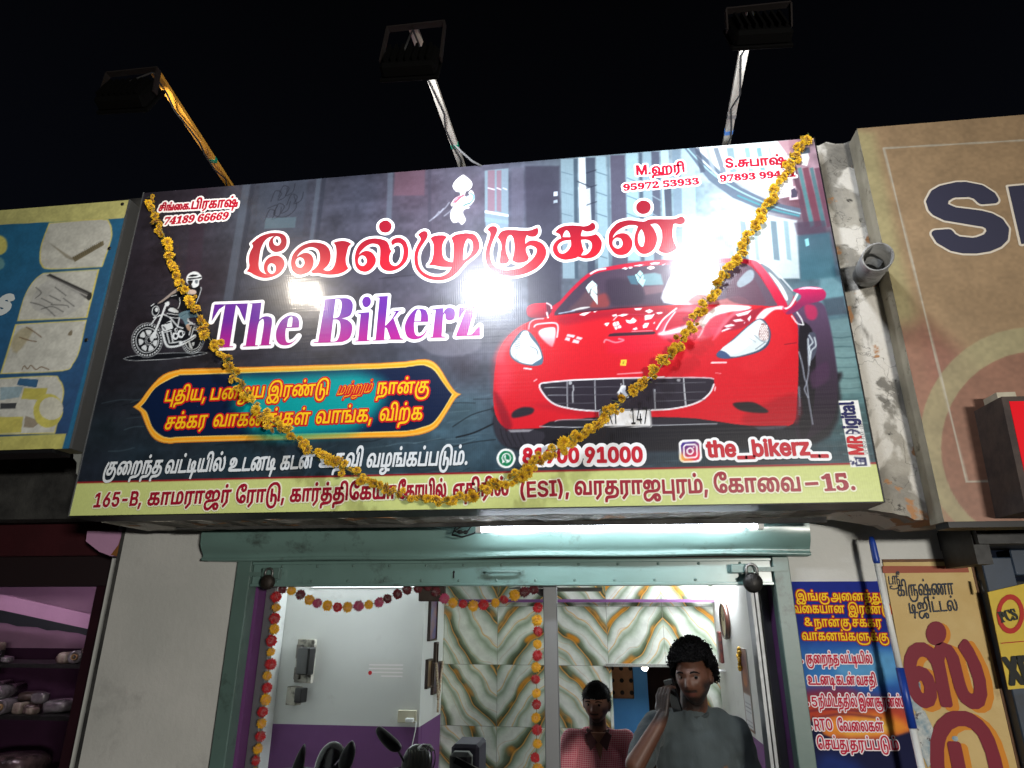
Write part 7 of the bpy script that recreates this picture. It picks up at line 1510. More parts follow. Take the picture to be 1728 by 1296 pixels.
floodlight((1.118, -.70, 3.600), (1.104, -.74, 3.690), (1.178, .06, 3.800), P_FLOOD['right'], ARMW, ((.16, TB), (.30, TS)), 'floodlight on the pale arm with blue tape, rightmost above the signboard', 'right')
cb = MB(); cb.tube([(.008,-.14,3.785),(.03,-.10,3.775),(.07,-.04,3.765),(.13,.03,3.768)], .005, 8); tag(cb.build('power_cable', mat('grey_cable', (120,120,120), .6)), 'thin grey cable sagging from the middle floodlight arm to the sign top', 'cable')

# ---- drain pipe through the parapet
pd = Vector((-.104, -.345, -.104)).normalized(); p0 = Vector((1.692, .165, 3.190)); p1 = p0 + pd * .375
b = MB(); M = frame(p0, pd, (1, 0, 0)); L = .375
b.lathe([(.052, 0), (.052, L), (.046, L), (.046, .03), (0, .03)], M, 28); pipe = b.build('drain_pipe', mat('grey_pvc', (150,150,148), .5, rgb2=(112,112,110), vscale=10, dirt=(70,68,64), dscale=12, dlo=.56, dhi=.7))
tag(pipe, 'short grey drain pipe stub poking out of the peeling plaster beside the tan board', 'pipe')
b = MB(); rs = random.Random(9)
for k in range(30):
    a = 2 * PI * k / 30; r_ = .056 + rs.uniform(0, .014); b.ball(M @ Vector((r_ * math.cos(a), r_ * math.sin(a), .006)), rs.uniform(.006, .014), 7, 5)
b.build('mortar_collar', PLAST, pipe)
# ================================================================== neighbouring boards, poster, painted wall
def placer(x0, z0, y):
    return lambda u, v, layer=0: (x0 + u / 1000.0, y - .0015 * layer, z0 + v / 1000.0)
# left board
lbd = empty('signboard', (-2.4, .05, 2.53), 'faded blue and yellow signboard with pictures of a comb and a foil roll', 'signboard')
s_ = Sheet(1470, 1236, 4.0, (34,104,150)); lp_ = placer(-3.1, 2.532, .04)
for o_ in ops([(1,34,104,150,40,100,0,40,70,120,1144,1055,1660,143,-627,1138,2089,-1,-20,-1079,-1543,-40),
(0,206,204,130,30,100,0,-750,1400,2225,-162,-10,-105,-2116,56),
(0,200,196,110,30,100,0,-119,56,1554,9,-1,-84,-1493,-52),
(0,226,214,120,60,100,1,21066,1140,280,-1,49,-26,23,-48,8,-53,19987,-141,-266,5,-58,26,-22,47,-11,76),
(0,226,214,120,60,100,1,1151,860,20250,0,20000,-251,19645,4,-1,118,20,78,38,45),
(0,226,214,120,60,100,1,21041,598,20359,2,3,-150,-17,-65,-45,-32,19696,1),
(0,226,214,120,60,100,1,20824,329,448,7,65,-20,35,-46,9,-57,20003,-146,19524,8),
(0,206,208,202,30,100,1,21072,1135,271,-1,47,-25,22,-46,8,-51,19987,-137,-257,6,-55,25,-22,45,-11,74),
(0,206,208,202,30,100,1,1152,856,20241,0,20000,-242,19658,4,-2,114,20,75,36,44),
(0,206,208,202,30,100,1,21049,593,20347,2,2,-145,-16,-63,-44,-30,19707,1),
(0,206,208,202,30,100,1,20838,326,432,6,63,-19,33,-45,10,-55,20002,-141,19541,8),
(0,150,146,132,50,90,0,1091,1030,151,-97,13,-19,-45,21),
(0,120,112,88,30,100,0,1242,933,142,82,9,-25,-131,-82),
(2,60,56,46,25,20,90,0,1257,917,-11,22),
(2,60,56,46,25,20,90,0,1266,922,-11,22),
(2,60,56,46,25,20,90,0,1275,928,-12,21),
(2,60,56,46,25,20,90,0,1283,933,-11,22),
(2,60,56,46,25,20,90,0,1292,938,-11,22),
(2,60,56,46,25,20,90,0,1300,944,-11,21),
(2,60,56,46,25,20,90,0,1309,949,-11,22),
(2,60,56,46,25,20,90,0,1318,954,-11,22),
(2,60,56,46,25,20,90,0,1326,959,-11,22),
(2,60,56,46,25,20,90,0,1335,965,-11,22),
(2,60,56,46,25,20,90,0,1344,970,-11,22),
(2,60,56,46,25,20,90,0,1352,975,-11,22),
(2,60,56,46,25,20,90,0,1361,981,-11,22),
(2,60,56,46,25,20,90,0,1370,986,-11,22),
(2,60,56,46,25,20,90,0,1378,991,-11,22),
(0,96,96,98,30,100,0,1131,844,17,10,244,-117,-3,-33,-14,1),
(2,30,30,32,50,30,100,0,1147,848,240,-116),
(2,190,190,190,40,30,100,0,1145,837,228,-115),
(0,50,50,52,20,100,0,1397,713,-1,-5,-3,-5,-3,-3,-4,-1,-4,1,-4,2,-3,4,-3,5,-1,6,0,6,1,6,3,4,3,3,4,1,4,0,4,-3,3,-4,3,-5,1,-6),
(0,186,188,188,50,80,1,1154,822,211,-111,-63,-80,-96,-1,-117,70),
(2,70,72,74,40,40,85,1,1093,785,37,-31,-23,-27),
(2,70,72,74,40,40,85,1,1087,707,77,-26,70,-53),
(2,70,72,74,40,40,85,1,1197,688,79,-8,17,-12),
(2,70,72,74,40,40,85,1,1177,737,65,-33,-32,17),
(2,70,72,74,40,40,85,1,1138,725,65,-32),
(2,70,72,74,40,40,85,1,1252,718,68,-46),
(2,70,72,74,40,40,85,1,1154,668,53,10,64,-31),
(2,70,72,74,40,40,85,1,1194,779,69,-48),
(0,120,110,90,40,90,1,1326,541,13,11,6,-25,-18,-1),
(0,170,160,126,160,70,1,1046,508,36,67,61,-17,-53,-106),
(2,96,66,40,40,30,90,1,1141,370,6,18,21,-16,11,17,31,-22,23,12,42,-15),
(2,96,66,40,40,30,90,1,1102,580,41,-22,50,-33),
(2,96,66,40,40,30,90,1,1081,531,46,-16,47,-11),
(0,50,96,140,30,100,0,1140,329,96,-10,0,-38,-101,17),
(0,196,188,90,30,100,0,1178,281,113,-5,-1,-56,-115,12),
(0,150,176,190,30,100,0,1056,291,114,-2,-5,-49,-90,-11),
(0,60,64,70,30,100,0,1079,216,81,-3,2,-25,-75,0),
(0,204,196,100,30,100,0,962,157,248,-9,10,-71,-232,0),
(0,150,140,124,40,100,0,1219,153,84,-28,-31,-28,-46,4),
(0,206,198,96,30,100,0,1396,157,-2,-22,-8,-19,-15,-14,-19,-6,-23,0,-22,8,-22,15,-17,20,-13,23,-6,24,2,23,8,19,15,14,20,7,23,-1,23,-8,21,-15,18,-20,12,-24),
(0,214,214,200,30,100,0,1394,169,-1,-15,-8,-13,-12,-8,-16,-4,-18,1,-18,6,-18,10,-14,14,-10,16,-4,17,1,15,8,13,12,9,16,4,19,-1,18,-6,18,-11,14,-14,9,-16),
(0,220,210,110,140,95,1,720,1105,113,-24,41,-57,-14,-45,-100,0),
(0,120,170,170,140,80,1,762,971,98,-10,29,-59,-98,-23)]): s_.op(o_)
s_.noise(.06, 40, 5); s_.noise(.05, 9, 6); s_.img = s_.img * .86 + np.array([120,118,104]) * .10
s_.build('printed_sheet', PRINT_DULL, lp_, lbd)
b = MB(); b.box(-3.1, -1.631, .0415, .128, 2.532, 3.767); b.build('box_frame', mat('board_side', (150,146,110), .6, var=.3, vscale=8), lbd)
b = MB(); b.box(-3.1, -1.70, .03, .128, 2.515, 2.5315); b.build('under_edge', BLACKM, lbd)
b = MB(); b.box(-1.6305, -1.624, .036, .13, 2.532, 3.768); b.build('edge_trim', ALU, lbd)
b = MB()
for x, z in ((-1.66, 3.745), (-1.672, 3.50), (-1.675, 3.03)): b.lathe([(0,0),(.008,.0),(.009,.003),(.004,.004),(0,.004)], frame((x, .0395, z), (0,-1,0)), 12)
b.build('screws', DARKSTEEL, lbd)
for keys, u0, v0, u1, v1, h in [([593],920,656,974,659,34)]: lettering('board_lettering', [(keys, u0 - 6, v0, u1 + 10, v1, 120)], (206,214,216), None, 0, 10, .2, lp_, lbd, PRINT_DULL)
# right board
rbd = empty('signboard', (2.2, .06, 2.15), 'tan signboard with a pale ring and a big navy letter S', 'signboard')
s_ = Sheet(900, 1660, 5.0, (182,152,116)); rp_ = placer(1.727, 2.180, .05)
def shift(ops, du, dv):
    r = []
    for o in ops:
        o = list(o); o[1] = [(p[0] + du, p[1] + dv) + tuple(p[2:]) for p in o[1]]
        if o[0] == 'p' and o[7]: o[7] = [(p[0] + du, p[1] + dv) for p in o[7]]
        r.append(tuple(o))
    return r
for o_ in shift(ops([(0,182,152,116,40,100,0,-99,1921,1192,-144,-535,-1849,-956,9),
(0,190,182,132,600,75,0,-11,1700,101,-42,-4,-696,1,-417,27,-516,-154,-17),
(0,176,118,104,1100,75,0,-41,742,156,40,191,-247,-20,-469,-255,-75),
(0,186,178,136,60,85,0,716,297,-22,-61,-30,-59,-36,-54,-42,-49,-47,-44,-50,-36,-53,-30,-54,-21,-55,-13,-53,-4,-52,5,-49,14,-45,23,-40,31,-34,39,-26,46,-19,52,-10,57,-1,62,8,64,17,64,27,64,35,61,43,57,50,51,55,43,59,34,61,24,61,13,60,3,57,-9,52,-19,45,-30,39,-38,31,-46,21,-53,13,-57,3,-60,-5,-62),
(0,168,118,98,60,90,0,672,271,-19,-52,-25,-49,-31,-47,-35,-42,-40,-37,-43,-32,-45,-25,-46,-18,-47,-11,-46,-3,-44,4,-42,12,-38,20,-33,26,-29,33,-22,40,-15,44,-8,49,-1,52,8,54,15,54,23,54,30,51,36,47,42,43,46,36,50,28,51,21,51,11,51,2,47,-7,44,-16,39,-24,33,-32,26,-38,18,-44,11,-48,4,-51,-5,-52),
(2,212,204,186,70,30,95,0,1218,1546,-1104,32,15,-1413,662,11)]), -27, -30): s_.op(o_)
s_.noise(.05, 70, 7); s_.noise(.05, 12, 8); s_.img *= .78
s_.build('printed_sheet', PRINT_DULL, rp_, rbd)
b = MB(); b.box(1.727, 2.627, .0515, .148, 2.180, 3.840); b.build('box_frame', mat('board_side_pale', (176,168,148), .7, var=.25, vscale=9, dirt=(90,82,66), dscale=10, dlo=.6, dhi=.72), rbd)
b = MB(); b.box(1.74, 2.627, .052, .14, 2.160, 2.1795); b.build('under_edge', BLACKM, rbd)
for keys, u0, v0, u1, v1, h in [([521],234,1072,479,1075,228)]:
    lettering('board_lettering', [(keys, u0 - 27, v0 - 28, u1 - 27, v1 - 28, 285)], (52,52,70), (206,196,180), 8, 19, 0, rp_, rbd, PRINT_DULL)
mf, mh = MB(), MB(); stem = [np.array([(p[0] - 8, p[1] - 30) for p in [(521,1345),(670,1348),(628,1085),(505,1081)]], float)]
glyph_mesh(mf, mh, stem, rp_, lambda x, y: lin((52,52,70)), lambda x, y: lin((206,196,180)), 9, 0, 'eo'); o = mf.build('board_lettering', PRINT_DULL, rbd); mh.build('letter_outline', PRINT_DULL, o)
# red lit box sign
rx = empty('light_box', (2.1, -.12, 2.19), 'small light box with a glowing red face, in front of the tan board', 'light box')
b = MB(); b.prism([(1.905,2.566),(2.40,2.556),(2.40,2.180),(1.888,2.188)], -.12, .045); b.build('case', mat('rusty_sheet', (70,58,52), .8, rgb2=(48,40,38), vscale=14, bump=.2), rx)
b = MB(); b.prism([(1.925,2.548),(2.38,2.538),(2.38,2.200),(1.908,2.206)], -.1225, -.1205); b.build('lit_face', mat('red_lit_face', (120,4,10), .6, spec=.15, emit=(235,10,30), estr=.62), rx)
b = MB(); b.box(1.93, 1.99, -.06, .02, 2.57, 2.60); b.build('junction_box', mat('board_side_pale'), rx)

# blue poster
po = empty('poster', (1.54, .61, .95), 'deep blue printed poster with Tamil offers over a sunset, on the wall by the shutter', 'poster')
s_ = Sheet(385, 1062, 2.5, (22,38,128)); pp_ = placer(1.341, .950, .6185)
for o_ in shift(ops([(0,22,38,128,30,100,0,-12,1090,483,-3,-36,-1062,-553,-24),
(0,52,120,186,1500,95,0,-4,821,410,3,-20,-181,-393,-6),
(0,96,160,204,600,80,1,167,779,247,9,-17,-90,-223,-10),
(0,150,40,60,600,85,1,-15,637,185,24,56,-47,-91,-36,-145,-9),
(0,196,70,40,700,90,1,-6,596,176,24,209,-17,-11,-126,-363,-1),
(0,236,150,50,500,90,1,72,544,188,23,107,-24,-9,-46,-281,-13),
(0,248,206,90,400,90,1,148,532,135,9,22,-32,-156,-17),
(2,90,30,60,70,100,70,1,5,569,102,12,112,-8),
(2,90,30,60,70,100,70,1,59,550,95,14,131,-13),
(2,90,30,60,70,100,70,1,181,603,83,-16,87,15),
(0,18,22,60,140,100,1,11,516,53,-26,74,-24,89,-5,102,29,133,-23,-39,-499,-536,-24),
(0,26,50,120,600,80,1,39,418,90,-4,56,-37,-13,-76,-165,-5)]), -6, 0): s_.op(o_)
s_.noise(.04, 20, 9); POSTER = mat('poster_print', attr='Col', rough=.75, spec=.2)
s_.build('printed_sheet', POSTER, pp_, po)
b = MB(); b.box(1.341, 1.726, .619, .6245, .950, 2.012); b.build('backing', mat('poster_back', (190,190,186), .7), po)
sh6 = lambda runs: [(k, a - 6, v, c - 6, d, h) for k, a, v, c, d, h in runs]
lettering('heading_lettering', sh6([([28,2,33],31,987,162,987,28),([94,3,36,58,95],169,987,367,986,28),([35,3,4,25,8,36],13,938,215,938,28),([28,7,29,30],230,938,393,935,28),([596],51,888,81,888,30),([31,8,32,33],89,885,229,886,28),([0,34,4,7],237,886,350,885,28),([35,8,4,36,2,4,97,34,33],34,834,366,832,28)]), (238,196,40), (176,30,30), 3.5, .9, 0, pp_, po, POSTER)
lettering('offer_lettering', sh6([([33,3,42,43,24],38,745,162,747,31),([35,44,45,25,1,46],169,747,289,748,31),([47,48,36,45],33,667,135,668,31),([4,48,32],141,668,211,669,31),([35,0,24,1],218,668,290,669,31),([552],36,589,55,589,34),([31,1,39,1,48,58,24,1,46],62,589,206,590,31),([28,32,98,7,32,99],213,591,377,593,31),([583,580,590],35,504,100,506,40),([57,35,3,100,4,37],121,504,288,506,31),([101,0,102,95],35,440,148,442,31),([24,7,49,6,30,41],156,441,332,444,31),([505],14,747,24,747,60),([505],14,591,24,591,60),([505],14,507,24,507,60)]), (190,26,60), (236,226,232), 4, 1.0, 0, pp_, po, POSTER)
# painted advertisement on the yellow wall
YWM = mat('yellow_wall_paint', (204,178,122), .7, rgb2=(190,160,100), vscale=4, bump=.25, bscale=30, dirt=(140,106,60), dscale=4, dlo=.62, dhi=.8)
yw = empty('painted_wall', (1.9, .70, 0), 'cream yellow wall panel with a hand painted maroon studio sign and torn paper', 'wall')
MB().box(1.735, 2.072, .617, .6248, 0, 2.088).build('wall_panel', YWM, yw)
b = MB(); b.box(1.735, 2.075, .616, .6247, 2.0885, 2.10); b.box(2.0725, 2.084, .614, .70, 0, 2.10); b.build('brown_edge', mat('brown_edge_paint', (104,70,40), .7, var=.4, vscale=20), yw)
yp = placer(1.70, .80, .6165)
PAINT = mat('sign_paint', attr='Col', rough=.6, spec=.3)
lettering('heading_lettering', [([103],41,1198,86,1200,34)], (38,46,60), None, 0, .3, .12, yp, yw, PAINT)
lettering('heading_lettering', [([4,1,104,9,105,8],68,1153,284,1160,44),([45,55,1,44,48,46],101,1086,285,1098,40)], (38,46,60), None, 0, .7, .1, yp, yw, PAINT)
yl0 = lambda u, v, layer=0: yp(u, v, .25)
for keys, u0, v0, u1, v1, h in [([106],48,757,316,756,205),([30],79,410,309,410,205)]:
    lettering('letter_shadow', [(keys, u0 + 20, v0 - 10, u1 + 20, v1 - 10, h)], (206,130,30), None, 0, 16, 0, yl0, yw, PAINT)
    lettering('painted_letter', [(keys, u0, v0, u1, v1, h)], (120,24,44), None, 0, 13, 0, yp, yw, PAINT)
dot = [np.array([p[:2] for p in [(222,1011),(217,997),(209,985),(198,975),(186,968),(174,966),(163,968),(153,974),(147,984),(144,997),(145,1011),(150,1025),(158,1038),(168,1048),(180,1055),(193,1057),(204,1055),(214,1048),(220,1038),(223,1026)]], float)]
for nm, du, dv, c, pl in (('letter_shadow', 16, -6, (206,130,30), yl0), ('painted_letter', 0, 0, (120,24,44), yp)):
    mf = MB(); glyph_mesh(mf, None, [dot[0] + np.array([du, dv])], pl, lambda x, y: lin(c), None, 0, 0, 'eo'); mf.build(nm, PAINT, yw)
mf = MB(); glyph_mesh(mf, None, [np.array([p[:2] for p in [(29,1273),(359,1270),(360,1245),(26,1244)]], float)], yl0, lambda x, y: lin((150,78,56)), None, 0, 0, 'eo'); mf.build('painted_band', PAINT, yw)
rs = random.Random(21); b = MB()
def scrap(x, z, w, h, y):
    n = 18; poly = [(x + w * .5 * math.cos(2*PI*k/n) * rs.uniform(.75, 1.15), z + h * .5 * math.sin(2*PI*k/n) * rs.uniform(.85, 1.1)) for k in range(n)]
    b.prism(poly, y, y + .0008)
scrap(1.758, 1.60, .065, .16, .6148); scrap(1.764, 1.44, .075, .19, .6138); scrap(1.80, 1.30, .05, .10, .6148); scrap(1.875, 1.437, .022, .018, .6150)
b.build('torn_paper', mat('torn_bill', (196,198,194), .8, rgb2=(120,146,160), vscale=26, dirt=(96,88,90), dscale=34, dlo=.58, dhi=.62), yw)
# pole leaning on the wall
t = empty('pole', (1.685, .5, 0), 'blue and white plastic pole leaning against the wall over the poster edge', 'pole')
pa, pb = Vector((1.715, .44, -.17)), Vector((1.660, .50, 2.180)); at_ = lambda f_: pa.lerp(pb, f_)
MB().tube([pa, at_(.705)], .0125, 14).build('lower_tube', mat('white_plastic', (222,224,222), .4), t)
MB().tube([at_(.7055), at_(.792)], .0145, 14).build('sleeve', mat('blue_plastic', (24,60,150), .4), t)
MB().tube([at_(.7925), at_(.955)], .0115, 14).build('upper_tube', mat('white_plastic'), t)
MB().tube([at_(.9555), at_(.96), at_(.99), at_(1)], [.0115,.0135,.0125,.008], 14).build('grip', mat('blue_plastic'), t)
# dark blue door frame, small plate and bracket at the right edge
b = MB(); b.box(2.085, 2.20, .56, .66, 0, 2.10, bev=.004); b.box(2.2005, 2.9, .56, .66, 2.03, 2.13, bev=.004); o = b.build('door_frame', mat('dark_blue_paint', (44,58,76), .5, var=.3, vscale=8, dirt=(30,32,36), dscale=6, dlo=.55, dhi=.7))
tag(o, 'dark blue door frame at the right edge, beyond the yellow painted wall', 'door frame')
b = MB(); b.box(2.02, 2.9, .36, .60, 2.205, 2.30, bev=.004); o = b.build('shutter_hood', mat('sky_blue_enamel', (110,160,206), .4, var=.15, vscale=6)); tag(o, 'pale blue shutter hood under the tan board at the right edge', 'shutter hood')
b = MB(); b.box(1.97, 2.9, .33, .62, 2.132, 2.2045); b.box(1.965, 2.02, .36, .60, 2.06, 2.26); o = b.build('steel_bracket', DARKSTEEL); tag(o, 'dark steel bracket carrying the pale blue shutter hood', 'bracket')
MB().box(2.2005, 2.9, 1.1, 1.14, 0, 2.03).build('door_leaf', mat('dark_interior', (30,34,40), .6), o)
pc = empty('name_plate', (2.1, .545, 1.6), 'yellow plate with a red ring reading PCS and black letters', 'sign')
pcp = placer(1.98, 1.60, .543)
b = MB(); b.prism([(1.98 + p[0] / 1000, 1.60 + p[1] / 1000) for p in [(95,366),(288,409),(192,27),(86,16)]][::-1], .5452, .549); b.build('plate', mat('yellow_plate', (206,176,30), .5, var=.12, vscale=10), pc)
b = MB(); ringp = [np.array([p[:2] for p in [(206,285),(200,266),(190,249),(179,234),(166,223),(153,215),(139,213),(127,215),(117,222),(110,234),(105,249),(105,266),(107,285),(113,304),(122,321),(134,337),(147,348),(161,356),(174,358),(186,356),(197,348),(204,337),(208,321),(209,304)]], float), np.array([p[:2] for p in [(191,285),(186,271),(180,259),(172,248),(163,239),(153,234),(144,232),(136,234),(129,239),(124,247),(121,258),(120,271),(122,285),(127,299),(133,312),(141,323),(151,331),(160,337),(169,338),(178,337),(185,331),(190,323),(193,312),(193,299)]], float)]
glyph_mesh(b, None, ringp, lambda u, v, l=0: pcp(u, v, .5), lambda x, y: lin((176,40,30)), None, 0, 0, 'eo'); b.build('ring', PAINT, pc)
lettering('plate_lettering', [([607,608,609],117,254,181,267,40)], (40,44,36), None, 0, 1.5, 0, pcp, pc, PAINT)
lettering('plate_lettering', [([579,561,583,590,579],98,36,340,57,88)], (26,28,26), None, 0, 7, 0, pcp, pc, PAINT)
b = MB(); a_, c_ = [(97,179),(233,192)]; b.c = []; ln_ = [np.array([(a_[0], a_[1] - 2), (c_[0], c_[1] - 2), (c_[0], c_[1] + 1), (a_[0], a_[1] + 1)], float)]
glyph_mesh(b, None, ln_, pcp, lambda x, y: lin((170,40,30)), None, 0, 0, 'eo', step=.8); b.build('red_rule', PAINT, pc)
b = MB(); b.tube([(2.06,.547,1.96),(2.06,.555,2.01)], .006, 8); b.build('hanger', DARKSTEEL, pc)

# ================================================================== the dark shop on the left
ls = empty('neighbour_shop', (-2.4, .9, 0), 'dark maroon shop front at the left edge, open to a pink lit store room', 'shop front')
b = MB(); b.box(-4.2, -1.79, .90, 1.05, 2.172, 2.605, bev=.004); b.build('fascia', MAROON, ls)
b = MB(); b.box(-4.2, -1.80, .96, 1.10, 2.02, 2.1715); b.build('lintel', mat('dark_maroon', (30,14,18), .7), ls)
b = MB(); b.box(-2.135, -1.985, .98, 1.10, 0, 2.0195, bev=.003); b.build('door_post', mat('dark_maroon_paint', (44,16,26), .5, var=.3, vscale=8), ls)
b = MB(); b.box(-1.984, -1.776, 1.02, 1.10, 0, 2.0195); b.build('door_post', mat('dark_maroon'), ls)
b = MB(); b.box(-4.2, -1.80, 1.051, 1.12, 2.606, 2.95); b.build('upper_wall', PINK, ls)
b = MB(); rs = random.Random(4); b.prism([(-1.99,2.27),(-1.985,2.22),(-1.90,2.168),(-1.83,2.146),(-1.80,2.15),(-1.762,2.20),(-1.756,2.27)], .66, .89); o_ = b.build('corbel', PINK, ls)
b = MB(); b.prism([(-1.79,2.275),(-1.80,2.20),(-1.83,2.152),(-1.80,2.146),(-1.765,2.19),(-1.752,2.275)], .655, .6595); b.build('orange_edge', mat('orange_edge_paint', (150,96,40), .8, var=.4, vscale=30), o_)
b = MB(); b.prism(ragged(-2.66, 2.50, -2.56, 2.84, 8, .02, 2) + [(-3.4, 2.84), (-3.4, 2.42)], .80, .898); b.build('broken_concrete', SOFFIT, ls)
# its room
nr = empty('store_room', (-3.6, 3.2, 0), 'pink store room seen through the dark shop front at the left edge', 'room')
b = MB(); b.box(-6.5, -2.80, 4.0, 4.1, 1.55, 2.6); b.build('upper_wall', PINK, nr)
b = MB(); b.box(-6.5, -2.80, 4.0, 4.1, 0, 1.549); b.build('lower_wall', mat('purple_dark_wall', (70,34,66), .7, var=.2, vscale=4), nr)
TOPV = Matrix.Rotation(R(90), 4, 'X')
def plan(poly, z0, z1): return MB().prism([(x, -y) for x, y in poly], z0, z1, TOPV)
plan([(-2.14,1.13),(-2.75,1.80),(-2.75,4.0),(-2.79,4.0),(-2.79,1.82),(-2.17,1.13)], 0, 2.6).build('side_wall', mat('purple_dark_wall'), nr)
b = MB(); b.prism([(-6.5, 2.02), (-4.62, 1.905), (-3.70, 1.745), (-3.06, 1.64), (-3.06, 1.74), (-3.70, 1.86), (-4.62, 2.03), (-6.5, 2.16)], 3.0, 3.06); b.build('loft_beam', PINK, nr)
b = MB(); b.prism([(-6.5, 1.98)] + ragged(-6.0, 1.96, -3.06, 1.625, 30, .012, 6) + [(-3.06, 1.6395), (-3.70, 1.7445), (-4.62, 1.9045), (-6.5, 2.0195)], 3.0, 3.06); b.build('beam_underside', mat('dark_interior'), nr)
b = MB(); b.box(-6.5, -3.05, 1.2, 4.1, 2.601, 2.65); b.build('ceiling', PINK, nr)
b = MB(); b.add([(-6.5,1.12,0.001),(-2.80,1.12,0.001),(-2.80,4.0,0.001),(-6.5,4.0,0.001)], [(0,1,2,3)]); tag(b.build('store_floor', FLOOR), kind='structure')
tt = empty('tube_light', (-5.0, 1.6, 2.50), 'tube light on the ceiling of the pink store room at the left edge', 'tube light', 'tube lights')
MB().tube([(-4.6,1.7,2.54),(-3.6,1.7,2.54)], .014, 10).build('tube', lamp_mat('tube_glow_store', (255,240,250), P_NEXT_TUBE), tt); MB().box(-4.62,-3.58,1.68,1.72,2.556,2.60).build('batten', mat('white_enamel'), tt)
rk = empty('shelf_rack', (-4.1, 3.0, 0), 'dark steel shelf rack of wrapped rolls in the pink store room', 'shelf')
b = MB(); 
for x in (-5.6, -4.25, -3.42): b.box(x-.03, x, 2.72, 2.75, 0, 1.60)
b.build('uprights', DARKSTEEL, rk)
for z in (.62, 1.13, 1.50): MB().box(-5.7, -3.35, 2.72, 3.2, z - .03, z).build('shelf_board', DARKSTEEL, rk)
CLEAR = mat('plastic_wrap', (118,114,118), .18, spec=.6, coat=.6, coat_rough=.08, bump=.5, bscale=18, rgb2=(78,72,78), vscale=14)
WRAPD = mat('brown_wrapped_goods', (70,56,52), .35, coat=.4, bump=.6, bscale=22, var=.4, vscale=12)
rs = random.Random(8)
def roll(x, y, z, r, L, m, lab, grp):
    t = empty('wrapped_roll', (x, y, z), lab, 'roll', grp)
    M = frame((x, y, z), (.35, -1, 0), (0, 0, 1)); MB().lathe([(0,0),(r,0),(r,L),(r*.55,L),(r*.5,L-.02),(0,L-.02)], M, 16).build('wrap', m, t)
    MB().lathe([(r*.45,L-.018),(r*.45,L+.012),(r*.32,L+.012),(r*.32,L-.018)], M, 14).build('core', mat('cardboard_core', (150,120,84), .8), t)
k = 0
for x, z, m in ((-4.55,1.20,CLEAR),(-4.42,1.19,CLEAR),(-4.28,1.185,CLEAR),(-4.48,1.30,CLEAR),(-4.35,1.28,CLEAR),(-4.62,1.29,CLEAR)):
    roll(x, 3.10, z, .055, .42, m, 'clear wrapped roll in the pile on the middle shelf of the store room', 'wrapped rolls on the middle shelf')
roll(-3.72, 3.05, 1.552, .05, .34, CLEAR, 'single white roll lying on the top shelf of the store room', 'wrapped roll on the top shelf')
def packet(x, y, z, w, d, h, m, lab):
    b = MB(); b.ball((x, y, z + h / 2), (w / 2, d / 2, h / 2), 14, 9)
    for i, v in enumerate(b.v):
        n = noise.noise(Vector(v) * 14) * .012; u_ = Vector(v) - Vector((x, y, z + h / 2)); sgn = lambda q, s: math.copysign(abs(q / s) ** .55 * s, q) if s else 0
        b.v[i] = (x + sgn(u_.x, w / 2) + n, y + sgn(u_.y, d / 2) + n, z + h / 2 + sgn(u_.z, h / 2) + n)
    tag(b.build('packet', m), lab, 'packet', 'packets on the store room shelves')
packet(-4.10, 2.95, 1.13, .17, .2, .075, WRAPD, 'brown packet at the bottom of the stack on the middle shelf'); packet(-4.09, 2.95, 1.206, .16, .2, .07, WRAPD, 'brown packet on top of the stack on the middle shelf')
packet(-3.80, 2.93, 1.13, .22, .2, .10, CLEAR, 'shiny clear packet at the right end of the middle shelf')
BIGW = mat('clear_wrapped_dark', (96,80,80), .2, coat=.7, coat_rough=.1, bump=.9, bscale=22, rgb2=(46,38,40), vscale=11)
packet(-4.08, 2.92, .621, .44, .36, .22, BIGW, 'large dark packet in clear wrap on the lowest shelf'); packet(-3.66, 2.90, .621, .18, .24, .12, CLEAR, 'small clear packet beside the large dark one on the lowest shelf')
for i in range(30):
    z = (.621, 1.131, 1.501)[i % 3]; w = rs.uniform(.07, .13); packet(rs.uniform(-5.3, -3.5), rs.uniform(2.76, 2.86), z + (.07 if i > 20 else 0), w, .1, rs.uniform(.05, .10), (CLEAR, WRAPD, BIGW, mat('pale_packet', (150,140,128), .45, rgb2=(90,70,70), vscale=16))[i % 4], 'one of the small wrapped packets cluttering the store room shelves')
# ================================================================== room behind the shutter
iw = empty('side_wall', (-1.9, 4.4, 0), 'white painted inner wall with a purple dado, left in the room', 'wall')
b = MB(); b.box(-2.69, -1.195, 4.36, 4.46, .866, 2.9); b.build('upper_wall', ROOMWHITE, iw)
b = MB(); b.box(-2.69, -1.195, 4.358, 4.46, 0, .8655); b.build('dado', PURPLE, iw)
b = MB(); b.box(-1.295, -1.195, 4.4605, 5.25, .866, 2.9); b.build('return_wall', ROOMWHITE, iw); b = MB(); b.box(-1.295, -1.193, 4.4605, 5.25, 0, .8655); b.build('return_dado', PURPLE, iw)
tag(plan([(-1.90,.81),(-2.66,1.76),(-2.66,4.355),(-2.70,4.355),(-2.70,1.78),(-1.94,.81)], 0, 2.9).build('partition_wall', ROOMWHITE), 'white inner partition wall behind the left part of the shop front, past the doorway', 'wall')
rw = empty('side_wall', (1.83, 3, 0), 'white painted right hand wall of the room with clock and calendar', 'wall')
b = MB(); b.box(1.775, 1.90, .80, 5.25, .93, 2.9); b.build('upper_wall', ROOMWHITE, rw); b = MB(); b.box(1.773, 1.90, .80, 5.25, 0, .9295); b.build('dado', PURPLE, rw)
cl_ = MB(); cl_.box(-2.7, 1.9, .80, 8.2, 2.901, 2.98); tag(cl_.build('ceiling', mat('ceiling_white', (214,214,210), .8)), kind='structure')
